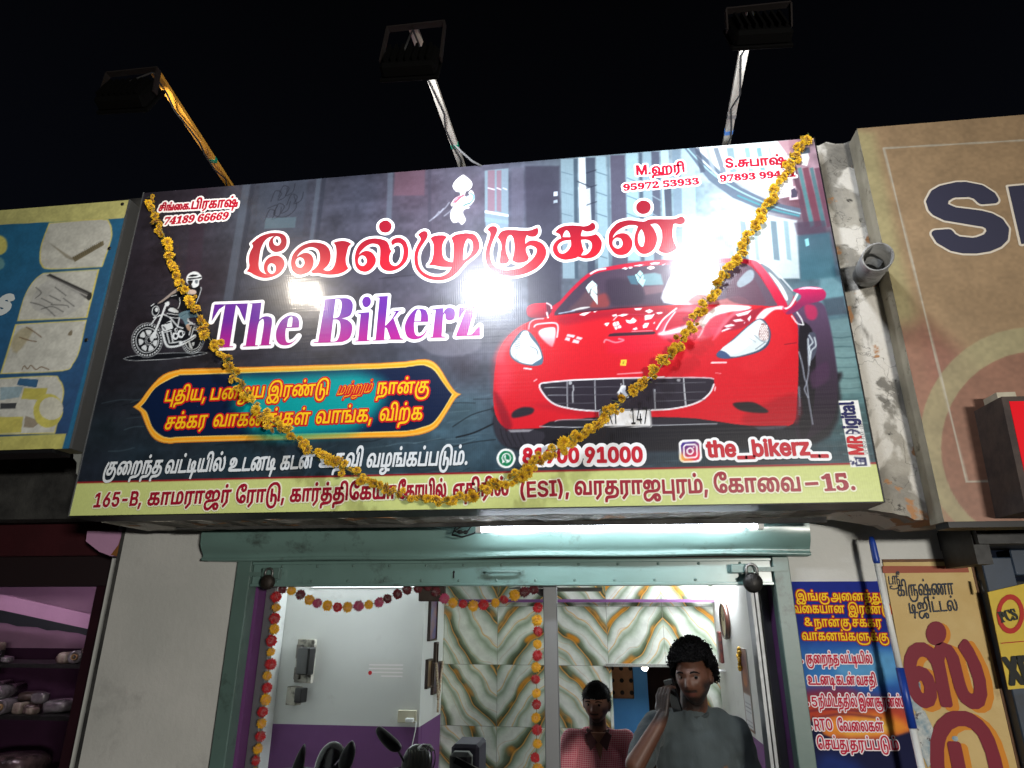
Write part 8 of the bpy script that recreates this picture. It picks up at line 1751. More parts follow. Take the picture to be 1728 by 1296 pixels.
b = MB(); b.box(-1.0, 1.78, 5.10, 5.2, 2.005, 2.035); tag(b.build('cable_trunking', PURPLE), 'thin purple beam running across the marble tiled back wall', 'beam')
# marble tile
def marble():
    m = bpy.data.materials.new('green_gold_marble_tile'); m.use_nodes = True; n = m.node_tree.nodes; l = m.node_tree.links; b = n['Principled BSDF']
    b.inputs['Roughness'].default_value = .09; b.inputs['Specular IOR Level'].default_value = .5
    tcn = n.new('ShaderNodeTexCoord'); sep = n.new('ShaderNodeSeparateXYZ'); l.new(tcn.outputs['Object'], sep.inputs[0])
    def math_(op, a, v=None, c=None):
        q = n.new('ShaderNodeMath'); q.operation = op
        for i, s in enumerate((a, v, c)):
            if s is None: continue
            if isinstance(s, (int, float)): q.inputs[i].default_value = s
            else: l.new(s, q.inputs[i])
        return q.outputs[0]
    T = .6045
    fx = math_('DIVIDE', math_('ADD', sep.outputs['X'], .579 + 6 * T), T); fz = math_('DIVIDE', math_('ADD', sep.outputs['Z'], T * 3 - .755), T)
    ix = math_('FLOOR', fx); iz = math_('FLOOR', fz); ux = math_('SUBTRACT', fx, ix); uz = math_('SUBTRACT', fz, iz)
    # book-matched: mirror every second tile
    par_ = math_('MODULO', ix, 2.0); par2 = math_('MODULO', iz, 2.0)
    mir = math_('ABSOLUTE', math_('SUBTRACT', ux, par_)); mz = math_('ADD', math_('MULTIPLY', iz, .37), uz)
    cb_ = n.new('ShaderNodeCombineXYZ'); l.new(mir, cb_.inputs[0]); l.new(mz, cb_.inputs[2]); l.new(math_('ADD', math_('MULTIPLY', math_('FLOOR', math_('DIVIDE', ix, 2.0)), 1.7), math_('MULTIPLY', iz, .83)), cb_.inputs[1])
    nz = n.new('ShaderNodeTexNoise'); nz.inputs['Scale'].default_value = 1.15; nz.inputs['Detail'].default_value = 2; l.new(cb_.outputs[0], nz.inputs['Vector'])
    # warped diagonal stream
    dg = math_('ADD', math_('MULTIPLY', mir, 1.25), math_('MULTIPLY', mz, -1.0)); wv = math_('ADD', math_('MULTIPLY', dg, 1.0), math_('MULTIPLY', nz.outputs['Fac'], .85))
    ph = math_('FRACT', wv)
    r = n.new('ShaderNodeValToRGB'); cr = r.color_ramp; cr.interpolation = 'LINEAR'
    stops = [(0, (208,214,202)), (.14, (214,218,208)), (.20, (172,184,164)), (.27, (104,118,94)), (.37, (66,72,48)), (.392, (206,152,74)), (.415, (108,118,94)), (.50, (162,176,158)), (.58, (204,210,198)), (.70, (214,218,208)), (.735, (212,176,112)), (.755, (190,200,184)), (.84, (140,156,132)), (.93, (186,196,180)), (1, (208,214,202))]
    cr.elements[0].position = 0; cr.elements[0].color = L4(stops[0][1]); cr.elements[1].position = 1; cr.elements[1].color = L4(stops[-1][1])
    for p, c in stops[1:-1]:
        e_ = cr.elements.new(p); e_.color = L4(c)
    l.new(ph, r.inputs[0])
    # gold patches along the streams
    g = n.new('ShaderNodeTexNoise'); g.inputs['Scale'].default_value = 2.3; g.inputs['Detail'].default_value = 2; l.new(cb_.outputs[0], g.inputs['Vector'])
    gm = n.new('ShaderNodeMapRange'); gm.inputs['From Min'].default_value = .52; gm.inputs['From Max'].default_value = .64; l.new(g.outputs['Fac'], gm.inputs['Value'])
    bandm = n.new('ShaderNodeMapRange'); bandm.inputs['From Min'].default_value = .10; bandm.inputs['From Max'].default_value = .02; l.new(math_('ABSOLUTE', math_('SUBTRACT', ph, .33)), bandm.inputs['Value'])
    mx = n.new('ShaderNodeMix'); mx.data_type = 'RGBA'; l.new(math_('MULTIPLY', gm.outputs[0], bandm.outputs[0]), mx.inputs[0]); l.new(r.outputs[0], mx.inputs[6]); mx.inputs[7].default_value = L4((196,132,44))
    # fine gold veins
    v2 = math_('FRACT', math_('ADD', math_('MULTIPLY', dg, 2.4), math_('MULTIPLY', nz.outputs['Fac'], 3.2)))
    vm = n.new('ShaderNodeMapRange'); vm.inputs['From Min'].default_value = .035; vm.inputs['From Max'].default_value = .0; l.new(math_('ABSOLUTE', math_('SUBTRACT', v2, .5)), vm.inputs['Value'])
    mx2 = n.new('ShaderNodeMix'); mx2.data_type = 'RGBA'; l.new(math_('MULTIPLY', vm.outputs[0], .5), mx2.inputs[0]); l.new(mx.outputs[2], mx2.inputs[6]); mx2.inputs[7].default_value = L4((190,150,90))
    # soft mottling
    mo = n.new('ShaderNodeTexNoise'); mo.inputs['Scale'].default_value = 9; mo.inputs['Detail'].default_value = 6; l.new(cb_.outputs[0], mo.inputs['Vector'])
    mr = n.new('ShaderNodeMapRange'); mr.inputs['To Min'].default_value = .72; mr.inputs['To Max'].default_value = 1.18; l.new(mo.outputs['Fac'], mr.inputs['Value'])
    mm_ = n.new('ShaderNodeMix'); mm_.data_type = 'RGBA'; mm_.blend_type = 'MULTIPLY'; mm_.inputs[0].default_value = 1; l.new(mx2.outputs[2], mm_.inputs[6]); l.new(mr.outputs[0], mm_.inputs[7])
    # joints
    jx = math_('MINIMUM', ux, math_('SUBTRACT', 1.0, ux)); jz = math_('MINIMUM', uz, math_('SUBTRACT', 1.0, uz)); jm = math_('LESS_THAN', math_('MINIMUM', jx, jz), .0035)
    mj = n.new('ShaderNodeMix'); mj.data_type = 'RGBA'; l.new(jm, mj.inputs[0]); l.new(mm_.outputs[2], mj.inputs[6]); mj.inputs[7].default_value = L4((120,122,110)); l.new(mj.outputs[2], b.inputs['Base Color'])
    # slightly uneven setting and glaze
    bn = n.new('ShaderNodeTexNoise'); bn.inputs['Scale'].default_value = 26; bn.inputs['Detail'].default_value = 2; l.new(tcn.outputs['Object'], bn.inputs['Vector'])
    bp = n.new('ShaderNodeBump'); bp.inputs['Strength'].default_value = .3; bp.inputs['Distance'].default_value = .01; l.new(bn.outputs['Fac'], bp.inputs['Height']); l.new(bp.outputs[0], b.inputs['Normal'])
    return m
MARB = marble()
bw = empty('tiled_wall', (.3, 5.3, 0), 'back wall clad in glossy green and gold marble tiles, with a low opening', 'wall')
b = MB(); b.box(-1.195, .66, 5.25, 5.40, 0, 2.9); b.box(.66, 1.775, 5.25, 5.40, 1.385, 2.9); b.box(1.45, 1.775, 5.25, 5.40, 0, 1.385); b.build('tiles', MARB, bw)
b = MB(); b.box(.60, 1.47, 5.225, 5.40, 1.352, 1.3845, bev=.004); b.build('lintel_shelf', mat('grey_granite', (150,152,144), .3, var=.3, vscale=60), bw)
bk = empty('back_room', (1.1, 6.2, 0), 'blue painted passage seen through the low opening in the marble wall', 'room')
BLUEW = mat('sky_blue_wall', (66,134,190), .6, var=.1, vscale=4)
b = MB(); b.box(.2, .905, 5.72, 5.80, 0, .99); b.box(.905, 1.06, 5.72, 5.80, 0, 2.6); b.box(1.06, 2.4, 5.72, 5.80, 0, .2); b.build('blue_wall', BLUEW, bk)
b = MB(); b.box(1.06, 2.6, 6.6, 6.7, 0, 2.6); b.build('rear_wall', mat('brown_rear_wall', (84,56,46), .7, var=.3, vscale=5), bk)
b = MB(); b.box(.1, .199, 5.41, 6.7, 0, 2.6); b.box(2.41, 2.5, 5.41, 6.6, 0, 2.6); b.build('passage_sides', mat('brown_rear_wall'), bk); b = MB(); b.box(.1, 2.5, 5.41, 6.7, 2.601, 2.65); b.build('passage_ceiling', mat('ceiling_white'), bk)
jb = empty('perforated_block_panel', (.6, 5.76, 1.0), 'brown perforated block panel with rows of dark holes, above the blue wall', 'panel')
b = MB(); b.box(.2, .904, 5.75, 5.80, .991, 2.6); b.build('panel', mat('brown_block', (150,104,66), .75, var=.2, vscale=14), jb)
h0 = None
for i in range(7):
    for j in range(6):
        p_ = Vector((.25 + i * .105, 5.7495, 1.05 + j * .125)) - jb.location
        if h0 is None: h0 = MB().lathe([(0, .0005), (.021, .0005), (.024, 0), (.021, -.001)], frame((0, 0, 0), (0, -1, 0)), 14).build('hole', mat('dark_hole', (14,10,9), .9), jb, at=p_)
        else: q = h0.copy(); C.objects.link(q); q.location = p_
b = MB(); b.lathe([(0,0),(.03,0),(.034,.02),(.025,.04),(0,.045)], frame((1.02,5.40,1.34),(0,-1,-.3)), 14); o = b.build('bulb', lamp_mat('bulb_glow', (255,250,236), 14)); tag(o, 'small lit bulb under the lintel of the low opening', 'bulb')
# tube lights of the room
t = empty('tube_light', (1.72, 4.5, 2.2), 'tube light on the right hand white wall above the clock', 'tube light', 'tube lights')
MB().box(1.755, 1.7745, 3.92, 5.14, 2.175, 2.215).build('batten', mat('white_enamel'), t); MB().tube([(1.738,3.96,2.195),(1.738,5.10,2.195)], .014, 10).build('tube', lamp_mat('tube_glow_room', (244,248,255), P_ROOM_TUBE), t)
t = empty('tube_light', (-1.7, 4.33, 2.2), 'tube light on the left white wall above the framed picture', 'tube light', 'tube lights')
MB().box(-2.40, -1.20, 4.335, 4.3595, 2.135, 2.175).build('batten', mat('white_enamel'), t); MB().tube([(-2.37,4.318,2.155),(-1.23,4.318,2.155)], .014, 10).build('tube', lamp_mat('tube_glow_room', (244,248,255), P_ROOM_TUBE), t)
# clock
t = empty('wall_clock', (1.77, 4.5, 1.82), 'round brown wall clock on the right hand white wall', 'clock')
M = frame((1.7745, 4.50, 1.825), (-1, 0, 0)); MB().lathe([(.0,0),(.165,0),(.172,.02),(.165,.042),(.148,.045),(.146,.03)], M, 36).build('rim', mat('brown_rim', (64,34,24), .3, coat=.5), t)
MB().lathe([(0,.028),(.1465,.0285)], M, 36).build('dial', mat('dial_cream', (206,190,150), .4), t)
b = MB(); b.bar(M @ Vector((0,0,.032)), M @ Vector((.05,.06,.032)), .008, .002, up=(-1,0,0)); b.bar(M @ Vector((0,0,.034)), M @ Vector((-.09,.06,.034)), .006, .002, up=(-1,0,0)); b.build('hands', BLACKM, t)
# calendar, shelf bracket
t = empty('calendar', (1.765, 3.9, 1.3), 'hanging calendar with a yellow flower string on the right hand white wall', 'calendar')
s2 = Sheet(300, 640, 8, (120,96,84)); cp_ = lambda u, v, l=0: (1.768 - .001 * l, 4.05 - u / 1000, .965 + v / 1000)
for o_ in [('p',[(20,300),(280,300),(280,620),(20,620)],(112,84,76),3,1,0,None,None),('p',[(80,360),(220,360),(200,560),(100,560)],(170,110,70),40,1,1,(90,60,70),[(100,360),(150,560)]),('p',[(20,20),(280,20),(280,280),(20,280)],(196,198,200),3,1,0,None,None)] + [('l',[(40,40+i*34),(260,40+i*34)],(110,112,120),5,3,.8,0) for i in range(7)]: s2.op(o_)
s2.build('sheet', PAINT, cp_, t); b = MB(); b.box(1.7695, 1.7742, 3.75, 4.05, .965, 1.605); b.build('backing', mat('poster_back'), t)
b = MB(); rs = random.Random(3)
for k in range(16): b.ball((1.755, 3.99 + rs.uniform(-.05,.05), 1.60 - k * .012 + rs.uniform(-.01,.01)), .016, 8, 6)
b.build('flower_string', mat('flower_yellow', (190,150,40), .7), t)
b = MB(); b.box(1.66, 1.7745, 4.82, 5.0, 1.345, 1.36); o = b.build('wall_bracket', mat('white_enamel')); tag(o, 'small white shelf on the right hand wall, near the tiled corner', 'shelf')
b = MB(); b.box(1.74, 1.7745, 4.86, 4.96, 1.42, 1.72, bev=.01); o = b.build('wall_ornament', mat('red_brown_ornament', (110,50,44), .5, rgb2=(60,40,40), vscale=30)); tag(o, 'dark red ornament hanging on the right hand wall below the clock', 'ornament')
# framed pictures by the corner, on the return wall
def picture(y0, y1, z0, z1, c, c2, lab):
    t = empty('framed_picture', (-1.19, (y0 + y1) / 2, z0), lab, 'picture', 'framed pictures by the tiled corner')
    b = MB(); w = .018
    for a in ((y0, y0 + w, z0, z1), (y1 - w, y1, z0, z1), (y0 + w, y1 - w, z0, z0 + w), (y0 + w, y1 - w, z1 - w, z1)): b.box(-1.1945, -1.165, *a)
    b.build('picture_frame', mat('dark_frame', (44,28,22), .4), t); MB().box(-1.1945, -1.178, y0 + w, y1 - w, z0 + w, z1 - w).build('print', mat('print_' + lab[:8].replace(' ', '_'), c, .35, rgb2=c2, vscale=5, coat=.4), t)
for a in ((4.52, 4.84, 1.62, 2.03, (30,60,130), (140,90,70), 'tall blue framed picture by the tiled corner'), (4.50, 4.70, 1.18, 1.45, (150,120,70), (80,56,36), 'brown framed certificate, below the tall blue picture'), (4.82, 4.93, 1.38, 1.60, (90,70,50), (40,30,30), 'small dark framed picture next to the tiles'), (4.76, 5.10, 1.10, 1.40, (90,60,60), (50,60,90), 'garlanded framed picture next to the tiles')): picture(*a)
b = MB(); 
for s__ in (-1, 1): b.tube([(-1.15, 4.93 + s__ * .15 * (1 - k / 8) , 1.40 - .36 * k / 8) for k in range(9)], .014, 8)
b.tube([(-1.15, 4.93, 1.04), (-1.15, 4.93, .92)], .012, 8); tag(b.build('bead_garland', mat('white_bead_string', (196,186,160), .6, rgb2=(140,110,90), vscale=60)), 'white bead garland hanging over the framed picture next to the tiles', 'garland')
# meter board
t = empty('meter_box', (-2.33, 4.35, 1.25), 'old electric meter board and fuse box on the left white wall', 'meter box')
M = Matrix.Translation((-2.36, 4.31, 1.44)) @ Matrix.Rotation(R(-22), 4, 'Z')
MB().box(-.13, .10, -.02, .02, -.20, .20, M, .004).build('back_board', mat('worn_board', (160,156,144), .7, dirt=(60,54,48), dscale=9, dlo=.5, dhi=.62), t)
b = MB(); b.box(-.02, .14, -.12, -.021, -.12, .13, M, .012); b.build('meter', mat('black_bakelite', (20,18,18), .3), t)
b = MB(); b.box(-.11,-.035,-.05,-.021,-.17,-.06,M,.005); b.box(-.11,-.035,-.05,-.021,.02,.15,M,.005); b.build('fuses', mat('dirty_porcelain', (96,90,80), .5, rgb2=(40,36,32), vscale=30), t)
b = MB(); b.box(-.16,-.03,-.07,.02,-.40,-.235,M,.006); b.build('fuse_box', mat('worn_board'), t); b = MB(); b.box(-.03,.06,-.09,.0,-.37,-.24,M,.008); b.build('switch', mat('black_bakelite'), t)
# socket with plug and lead
t = empty('wall_socket', (-1.30, 4.35, .93), 'white wall socket with a charger plugged in, at the top of the purple dado', 'socket')
MB().box(-1.40, -1.22, 4.325, 4.3595, .905, 1.01, bev=.004).build('plate', mat('old_white_plastic', (190,184,160), .5), t); MB().box(-1.31,-1.235,4.27,4.3245,.915,.95,bev=.005).build('plug', mat('white_plastic'), t)
MB().tube([(-1.235,4.28,.93),(-1.20,4.27,.925),(-1.20,4.26,.86),(-1.23,4.25,.70),(-1.24,4.25,.5)], .004, 6).build('lead', mat('white_plastic'), t)
# fan
t = empty('wall_fan', (.10, 4.6, 2.1), 'dark fan blade and motor hanging at the top of the doorway view', 'fan')
M = Matrix.Translation((.03, 4.3, 2.11)); MB().lathe([(0,.06),(.05,.05),(.085,.02),(.085,-.03),(.05,-.06),(0,-.065)], M, 20).build('motor', mat('brown_metal', (48,36,34), .4, metal=.4), t)
for a in (5, 125, 245):
    d = Vector((math.cos(R(a)), math.sin(R(a)), 0)); b = MB(); b.bar(M @ (d * .08), M @ (d * .56), .12, .006, up=(0, .25, 1)); b.build('blade', mat('brown_metal'), t)
MB().tube([(.03,4.3,2.17),(.03,4.3,2.90)], .012, 10).build('down_rod', mat('brown_metal'), t)

# ---- doorway: purple jambs, aluminium sliding door
jm = MB(); jm.box(-1.125, -1.040, .67, .80, 0, 2.30); o = jm.build('door_jamb', PURPLE); tag(o, 'purple painted door jamb left of the glass door', 'door jamb')
jm = MB(); jm.box(1.284, 1.37, .67, .80, 0, 2.30); o = jm.build('door_jamb', PURPLE); tag(o, 'purple painted door jamb right of the open doorway', 'door jamb')
jm = MB(); jm.box(-1.12, 1.36, .67, .80, 2.036, 2.333); o = jm.build('header_board', mat('brown_head_board', (70,58,52), .7, var=.3, vscale=6)); tag(o, 'dark board closing the space behind the shutter bar', 'board')
gd = empty('glass_door', (-.35, .76, 0), 'aluminium framed sliding glass door in the left half of the doorway', 'door')
for x0, x1 in ((-1.038, -.990), (.298, .360)): MB().box(x0, x1, .735, .775, .02, 2.03, bev=.003).build('stile', ALU, gd)
MB().box(-.9895, .2975, .738, .772, .02, .12, bev=.003).build('bottom_rail', ALU, gd)
MB().box(-.9895, .2975, .738, .772, 2.006, 2.032, bev=.003).build('top_rail', mat('dark_aluminium', (60,50,48), .45, metal=.4), gd)
g = mat('clear_glass', (244,250,248), .0, trans=1.0); g.node_tree.nodes['Principled BSDF'].inputs['IOR'].default_value = 1.06
MB().box(-.9895, .2975, .753, .757, .1205, 2.0055).build('pane', g, gd)
tr = empty('door_track', (1.24, .75, 0), 'aluminium door track on the right side of the doorway', 'door track')
for x0, x1, y0 in ((1.203, 1.216, .70), (1.226, 1.238, .72), (1.250, 1.2835, .74)): MB().box(x0, x1, y0, .79, 0, 2.033).build('channel', ALU, tr)
MB().box(1.239, 1.2495, .745, .775, 0, 2.03).build('seal', BLACKM, tr)
hb_ = MB(); hb_.box(-.275, -.155, .70, .735, 1.935, 2.015, bev=.004); o = hb_.build('door_closer', mat('brown_box', (64,54,48), .5, metal=.3, var=.4, vscale=20)); tag(o, 'small brown metal box at the door head between two swags of pompoms', 'box')
b = MB()
for k in range(4): b.box(-.505 + (.0 if k else .06), -.345, .7512, .7524, 1.612 + k * .0155, 1.618 + k * .0155)
b.build('sticker', mat('white_vinyl', (220,220,220), .5), gd)
b = MB(); b.lathe([(0,0),(.009,0)], frame((-.497,.7508,1.628),(0,-1,0)), 16); b.build('red_sticker', mat('red_vinyl', (180,30,40), .5), gd)

# ---- pompom garland
PR = mat('red_pompom', (176,16,26), .9, sheen=.3); PY = mat('yellow_pompom', (214,160,14), .9, sheen=.3); PM = mat('dark_red_pompom', (92,14,26), .9, sheen=.3); PO_ = mat('pink_pompom', (170,60,96), .9, sheen=.3)
pg = empty('pompom_garland', (-.35, .70, 2.0), 'red and yellow woollen pompom garland framing the glass door', 'garland')
def pom_mesh(seed, r):
    rs = random.Random(seed); b = MB(); N = 190
    b.ball((0,0,0), r * .64, 12, 8)
    for k in range(N):
        z = 1 - 2 * (k + .5) / N; a = k * 2.39996; d = Vector((math.sqrt(1 - z * z) * math.cos(a), math.sqrt(1 - z * z) * math.sin(a), z))
        d = (d + Vector((rs.uniform(-.1,.1), rs.uniform(-.1,.1), rs.uniform(-.1,.1)))).normalized(); s_ = d.cross(Vector((.3, .9, .2))).normalized() * r * .2; s2_ = d.cross(s_).normalized() * r * .16
        L = r * rs.uniform(.82, 1.14); p = d * r * .6
        b.add([p - s_, p + s_, p + s2_, d * L], [(0, 1, 3), (1, 2, 3), (2, 0, 3)])
    return b
proto = {}
for nm, m in (('r', PR), ('y', PY), ('m', PM), ('p', PO_)): proto[nm] = pom_mesh(hash(nm) % 97 + 3, .0245)
first = {}
def pom(p, c, k=1.0):
    if c not in first:
        first[c] = proto[c].build('pompom', {'r': PR, 'y': PY, 'm': PM, 'p': PO_}[c], pg, at=Vector(p) - pg.location); o = first[c]
    else:
        o = first[c].copy(); C.objects.link(o); o.location = Vector(p) - pg.location
    o.rotation_euler = (rs.uniform(0, 6), rs.uniform(0, 6), rs.uniform(0, 6)); o.scale = (k, k, k * rs.uniform(.9, 1.0))
def run_poms(path, sp, seq):
    P_ = [Vector(p) for p in path]; cum = [0]
    for i in range(1, len(P_)): cum.append(cum[-1] + (P_[i] - P_[i-1]).length)
    n = int(cum[-1] / sp)
    for i in range(n + 1):
        s = cum[-1] * i / n; j = min(len(P_) - 2, max(k for k in range(len(cum)) if cum[k] <= s + 1e-9)); t_ = (s - cum[j]) / (cum[j+1] - cum[j])
        pom(P_[j].lerp(P_[j+1], t_) + Vector((rs.uniform(-.005,.005), rs.uniform(-.004,.004), rs.uniform(-.004,.004))), seq[i % len(seq)], rs.uniform(.84, 1.12))
    MB().tube(P_, .0015, 5).build('string', mat('garland_string'), pg)
YP = .700
run_poms([(-.965,YP,1.955),(-.958,YP,1.70),(-.963,YP,1.45),(-.968,YP,1.20),(-.972,YP,.60),(-.975,YP,.20)], .0475, 'ry')
run_poms([(-.94,YP,1.992),(-.90,YP,1.988),(-.85,YP,1.965),(-.78,YP,1.936),(-.70,YP,1.915),(-.60,YP,1.909),(-.51,YP,1.918),(-.43,YP,1.944),(-.38,YP,1.966),(-.33,YP,1.990),(-.28,YP,1.996)], .0465, 'mymypyrypypmmmm')
run_poms([(-.235,YP-.01,2.0),(-.19,YP,1.975),(-.15,YP,1.945),(-.09,YP,1.925),(-.03,YP,1.915),(.04,YP,1.918),(.11,YP,1.934),(.16,YP,1.955),(.21,YP,1.978),(.262,YP,1.990)], .0465, 'mmpyryryrymmm')
run_poms([(.272,YP,1.905),(.268,YP,1.60),(.262,YP,1.26),(.258,YP,.60),(.256,YP,.20)], .0475, 'ry')
# ================================================================== people
MB().box(-2.7, 1.90, .661, .79, 2.3345, 2.98).build('upper_wall', SOFFIT, par)
def cap(b, p, q, r1, r2, n=14):
    b.tube([p, q], [r1, r2], n); b.ball(p, r1, n, 9); b.ball(q, r2, n, 9)
def chain(b, pts, rs_):
    for i in range(len(pts) - 1): cap(b, pts[i], pts[i + 1], rs_[i], rs_[i + 1])
def fuse(o, voxel, it=4, fac=.5):
    m = o.modifiers.new('fuse', 'REMESH'); m.mode = 'VOXEL'; m.voxel_size = voxel; m.use_smooth_shade = True
    s = o.modifiers.new('soften', 'SMOOTH'); s.factor = fac; s.iterations = it
    return o
def folds(o, size, strength):
    t = bpy.data.textures.new('cloth_folds', 'CLOUDS'); t.noise_scale = size; t.noise_depth = 1
    d = o.modifiers.new('folds', 'DISPLACE'); d.texture = t; d.strength = strength; d.mid_level = .5; d.texture_coords = 'LOCAL'
def head_mesh(b, M, jaw=1.0, s=1.0):
    nu, nv = 72, 54; vs = []
    for j in range(nv + 1):
        th = PI * j / nv
        for i in range(nu):
            ph = 2 * PI * i / nu
            d = Vector((math.sin(th) * math.sin(ph), -math.sin(th) * math.cos(ph), math.cos(th)))
            x, y, z = d.x * .0745, d.y * .097, d.z * .116
            if z < 0:  # narrow towards the jaw and chin
                t = min(1, -z / .116); x *= 1 - .36 * t ** 1.6 / jaw; 
                if y > 0: y *= 1 - .50 * t
                else: y *= 1 - .06 * t
            else:
                y *= 1.0; 
            f = max(0, -d.y) ** 1.5
            G = lambda cx, cz, sx, sz: math.exp(-((x - cx) / sx) ** 2 - ((z - cz) / sz) ** 2)
            dy = 0
            dy += .020 * G(0, -.026, .011, .016) + .012 * G(0, -.006, .008, .022) + .008 * (G(.013, -.031, .008, .008) + G(-.013, -.031, .008, .008))   # nose
            dy += .007 * (G(.030, .026, .026, .010) + G(-.030, .026, .026, .010)) + .004 * G(0, .024, .012, .012)                                      # brow
            dy -= .010 * (G(.031, .008, .017, .011) + G(-.031, .008, .017, .011))                                                                       # sockets
            dy += .005 * (G(.045, -.018, .018, .018) + G(-.045, -.018, .018, .018))                                                                     # cheeks
            dy += .009 * G(0, -.056, .020, .0055) + .010 * G(0, -.066, .017, .006) - .005 * G(0, -.0608, .022, .0028)                                   # lips
            dy += .010 * G(0, -.098, .020, .014) - .004 * G(0, -.079, .022, .007)                                                                       # chin
            y -= dy * f
            vs.append(M @ (Vector((x, y, z)) * s))
    fs = [(j * nu + i, (j + 1) * nu + i, (j + 1) * nu + (i + 1) % nu, j * nu + (i + 1) % nu) for j in range(nv) for i in range(nu)]
    b.add(vs, fs, True)
    for sx in (-1, 1):
        e_ = MB(); e_.ball((sx * .076, .008, -.004), (.010, .019, .031), 12, 9, Matrix.Identity(3)); b.add([M @ (Vector(v) * s) for v in e_.v], e_.f, True)
def skin_mat(key, rgb, M, beard, s=1.0):
    """skin with darker beard, brows and lips placed in the head's own frame"""
    m = mat(key, rgb, .5, spec=.4, var=.10, vscale=30, bump=.05, bscale=160); n = m.node_tree.nodes; l = m.node_tree.links; b = n['Principled BSDF']
    src = b.inputs['Base Color'].links[0].from_socket; tcn = n.new('ShaderNodeTexCoord'); mp = n.new('ShaderNodeMapping'); mp.vector_type = 'TEXTURE'
    loc, rot, _ = M.decompose(); mp.inputs['Location'].default_value = loc; mp.inputs['Rotation'].default_value = rot.to_euler(); mp.inputs['Scale'].default_value = (s, s, s)
    l.new(tcn.outputs['Object'], mp.inputs['Vector']); sep = n.new('ShaderNodeSeparateXYZ'); l.new(mp.outputs[0], sep.inputs[0])
    nz = n.new('ShaderNodeTexNoise'); nz.inputs['Scale'].default_value = 260; l.new(mp.outputs[0], nz.inputs['Vector'])
    def mth(op, a, c=None):
        q = n.new('ShaderNodeMath'); q.operation = op
        for i, v in enumerate((a, c)):
            if v is None: continue
            if isinstance(v, (int, float)): q.inputs[i].default_value = v
            else: l.new(v, q.inputs[i])
        return q.outputs[0]
    def rng(v, a, c):
        r = n.new('ShaderNodeMapRange'); r.inputs['From Min'].default_value = a; r.inputs['From Max'].default_value = c; l.new(v, r.inputs['Value']); return r.outputs[0]
    ax = mth('ABSOLUTE', sep.outputs['X']); z = sep.outputs['Z']
    low = mth('ADD', z, mth('MULTIPLY', rng(ax, .030, .068), -.040))                   # jaw beard climbs to the sideburns
    jaw = mth('MULTIPLY', rng(low, -.066, -.080), rng(z, -.16, -.125))
    side = mth('MULTIPLY', rng(ax, .046, .058), mth('MULTIPLY', rng(z, .00, -.03), rng(z, -.13, -.118)))
    mus = mth('MULTIPLY', rng(ax, .032, .026), mth('MULTIPLY', rng(z, -.040, -.044), rng(z, -.056, -.051)))
    mask = mth('MULTIPLY', mth('MAXIMUM', mth('MAXIMUM', jaw, side), mus), rng(sep.outputs['Y'], .03, .0))
    mask = mth('MULTIPLY', mask, mth('MULTIPLY', rng(nz.outputs['Fac'], .22, .42), beard))
    lips = mth('MULTIPLY', mth('MULTIPLY', rng(ax, .025, .020), mth('MULTIPLY', rng(z, -.0505, -.053), rng(z, -.073, -.069))), rng(sep.outputs['Y'], -.06, -.07))
    def mix(f, a, col):
        mx = n.new('ShaderNodeMix'); mx.data_type = 'RGBA'; l.new(f, mx.inputs[0]); l.new(a, mx.inputs[6]); mx.inputs[7].default_value = L4(col); return mx.outputs[2]
    src = mix(mth('MULTIPLY', lips, .6), src, (96, 50, 46)); src = mix(mask, src, (12, 10, 10)); l.new(src, b.inputs['Base Color']); return m
HAIR = mat('black_hair', (6, 5, 6), .75, spec=.12)
def eyes_brows(root, M, gaze, s=1.0):
    for sx in (-1, 1):
        c = Vector((sx * .031, -.0725, .008)); b = MB(); b.ball(M @ (c * s), .0122 * s, 16, 12)
        e_ = b.build('eye', mat('eye_white', (104,94,86), .35), root)
        d = Vector((gaze, -1, -.12)).normalized(); q = MB(); q.lathe([(0, .0128), (.0070, .0114), (.0074, .0100)], frame(M @ (c * s), (M.to_3x3() @ d)) @ Matrix.Scale(s, 4), 14); q.build('iris', mat('dark_iris', (18,12,10), .15, coat=.6), e_)
        b = MB()
        ar = [Vector((sx * x, y, z)) for x, y, z in ((.010,-.0945,.024),(.020,-.0945,.029),(.032,-.0915,.031),(.044,-.0845,.028),(.052,-.076,.022))]
        b.tube([M @ (v * s) for v in ar], [.0025*s,.0038*s,.0036*s,.003*s,.0012*s], 8); b.build('eyebrow', HAIR, root)
        b = MB(); ar = [Vector((sx * x, y, z)) for x, y, z in ((.018,-.0815,.012),(.025,-.0868,.0165),(.033,-.0862,.0172),(.041,-.0805,.013))]
        b.tube([M @ (v * s) for v in ar], [.0012*s,.0024*s,.0024*s,.0012*s], 6); b.build('eyelid', MATS['lid_skin'], root)
mat('lid_skin', (58,38,30), .5)
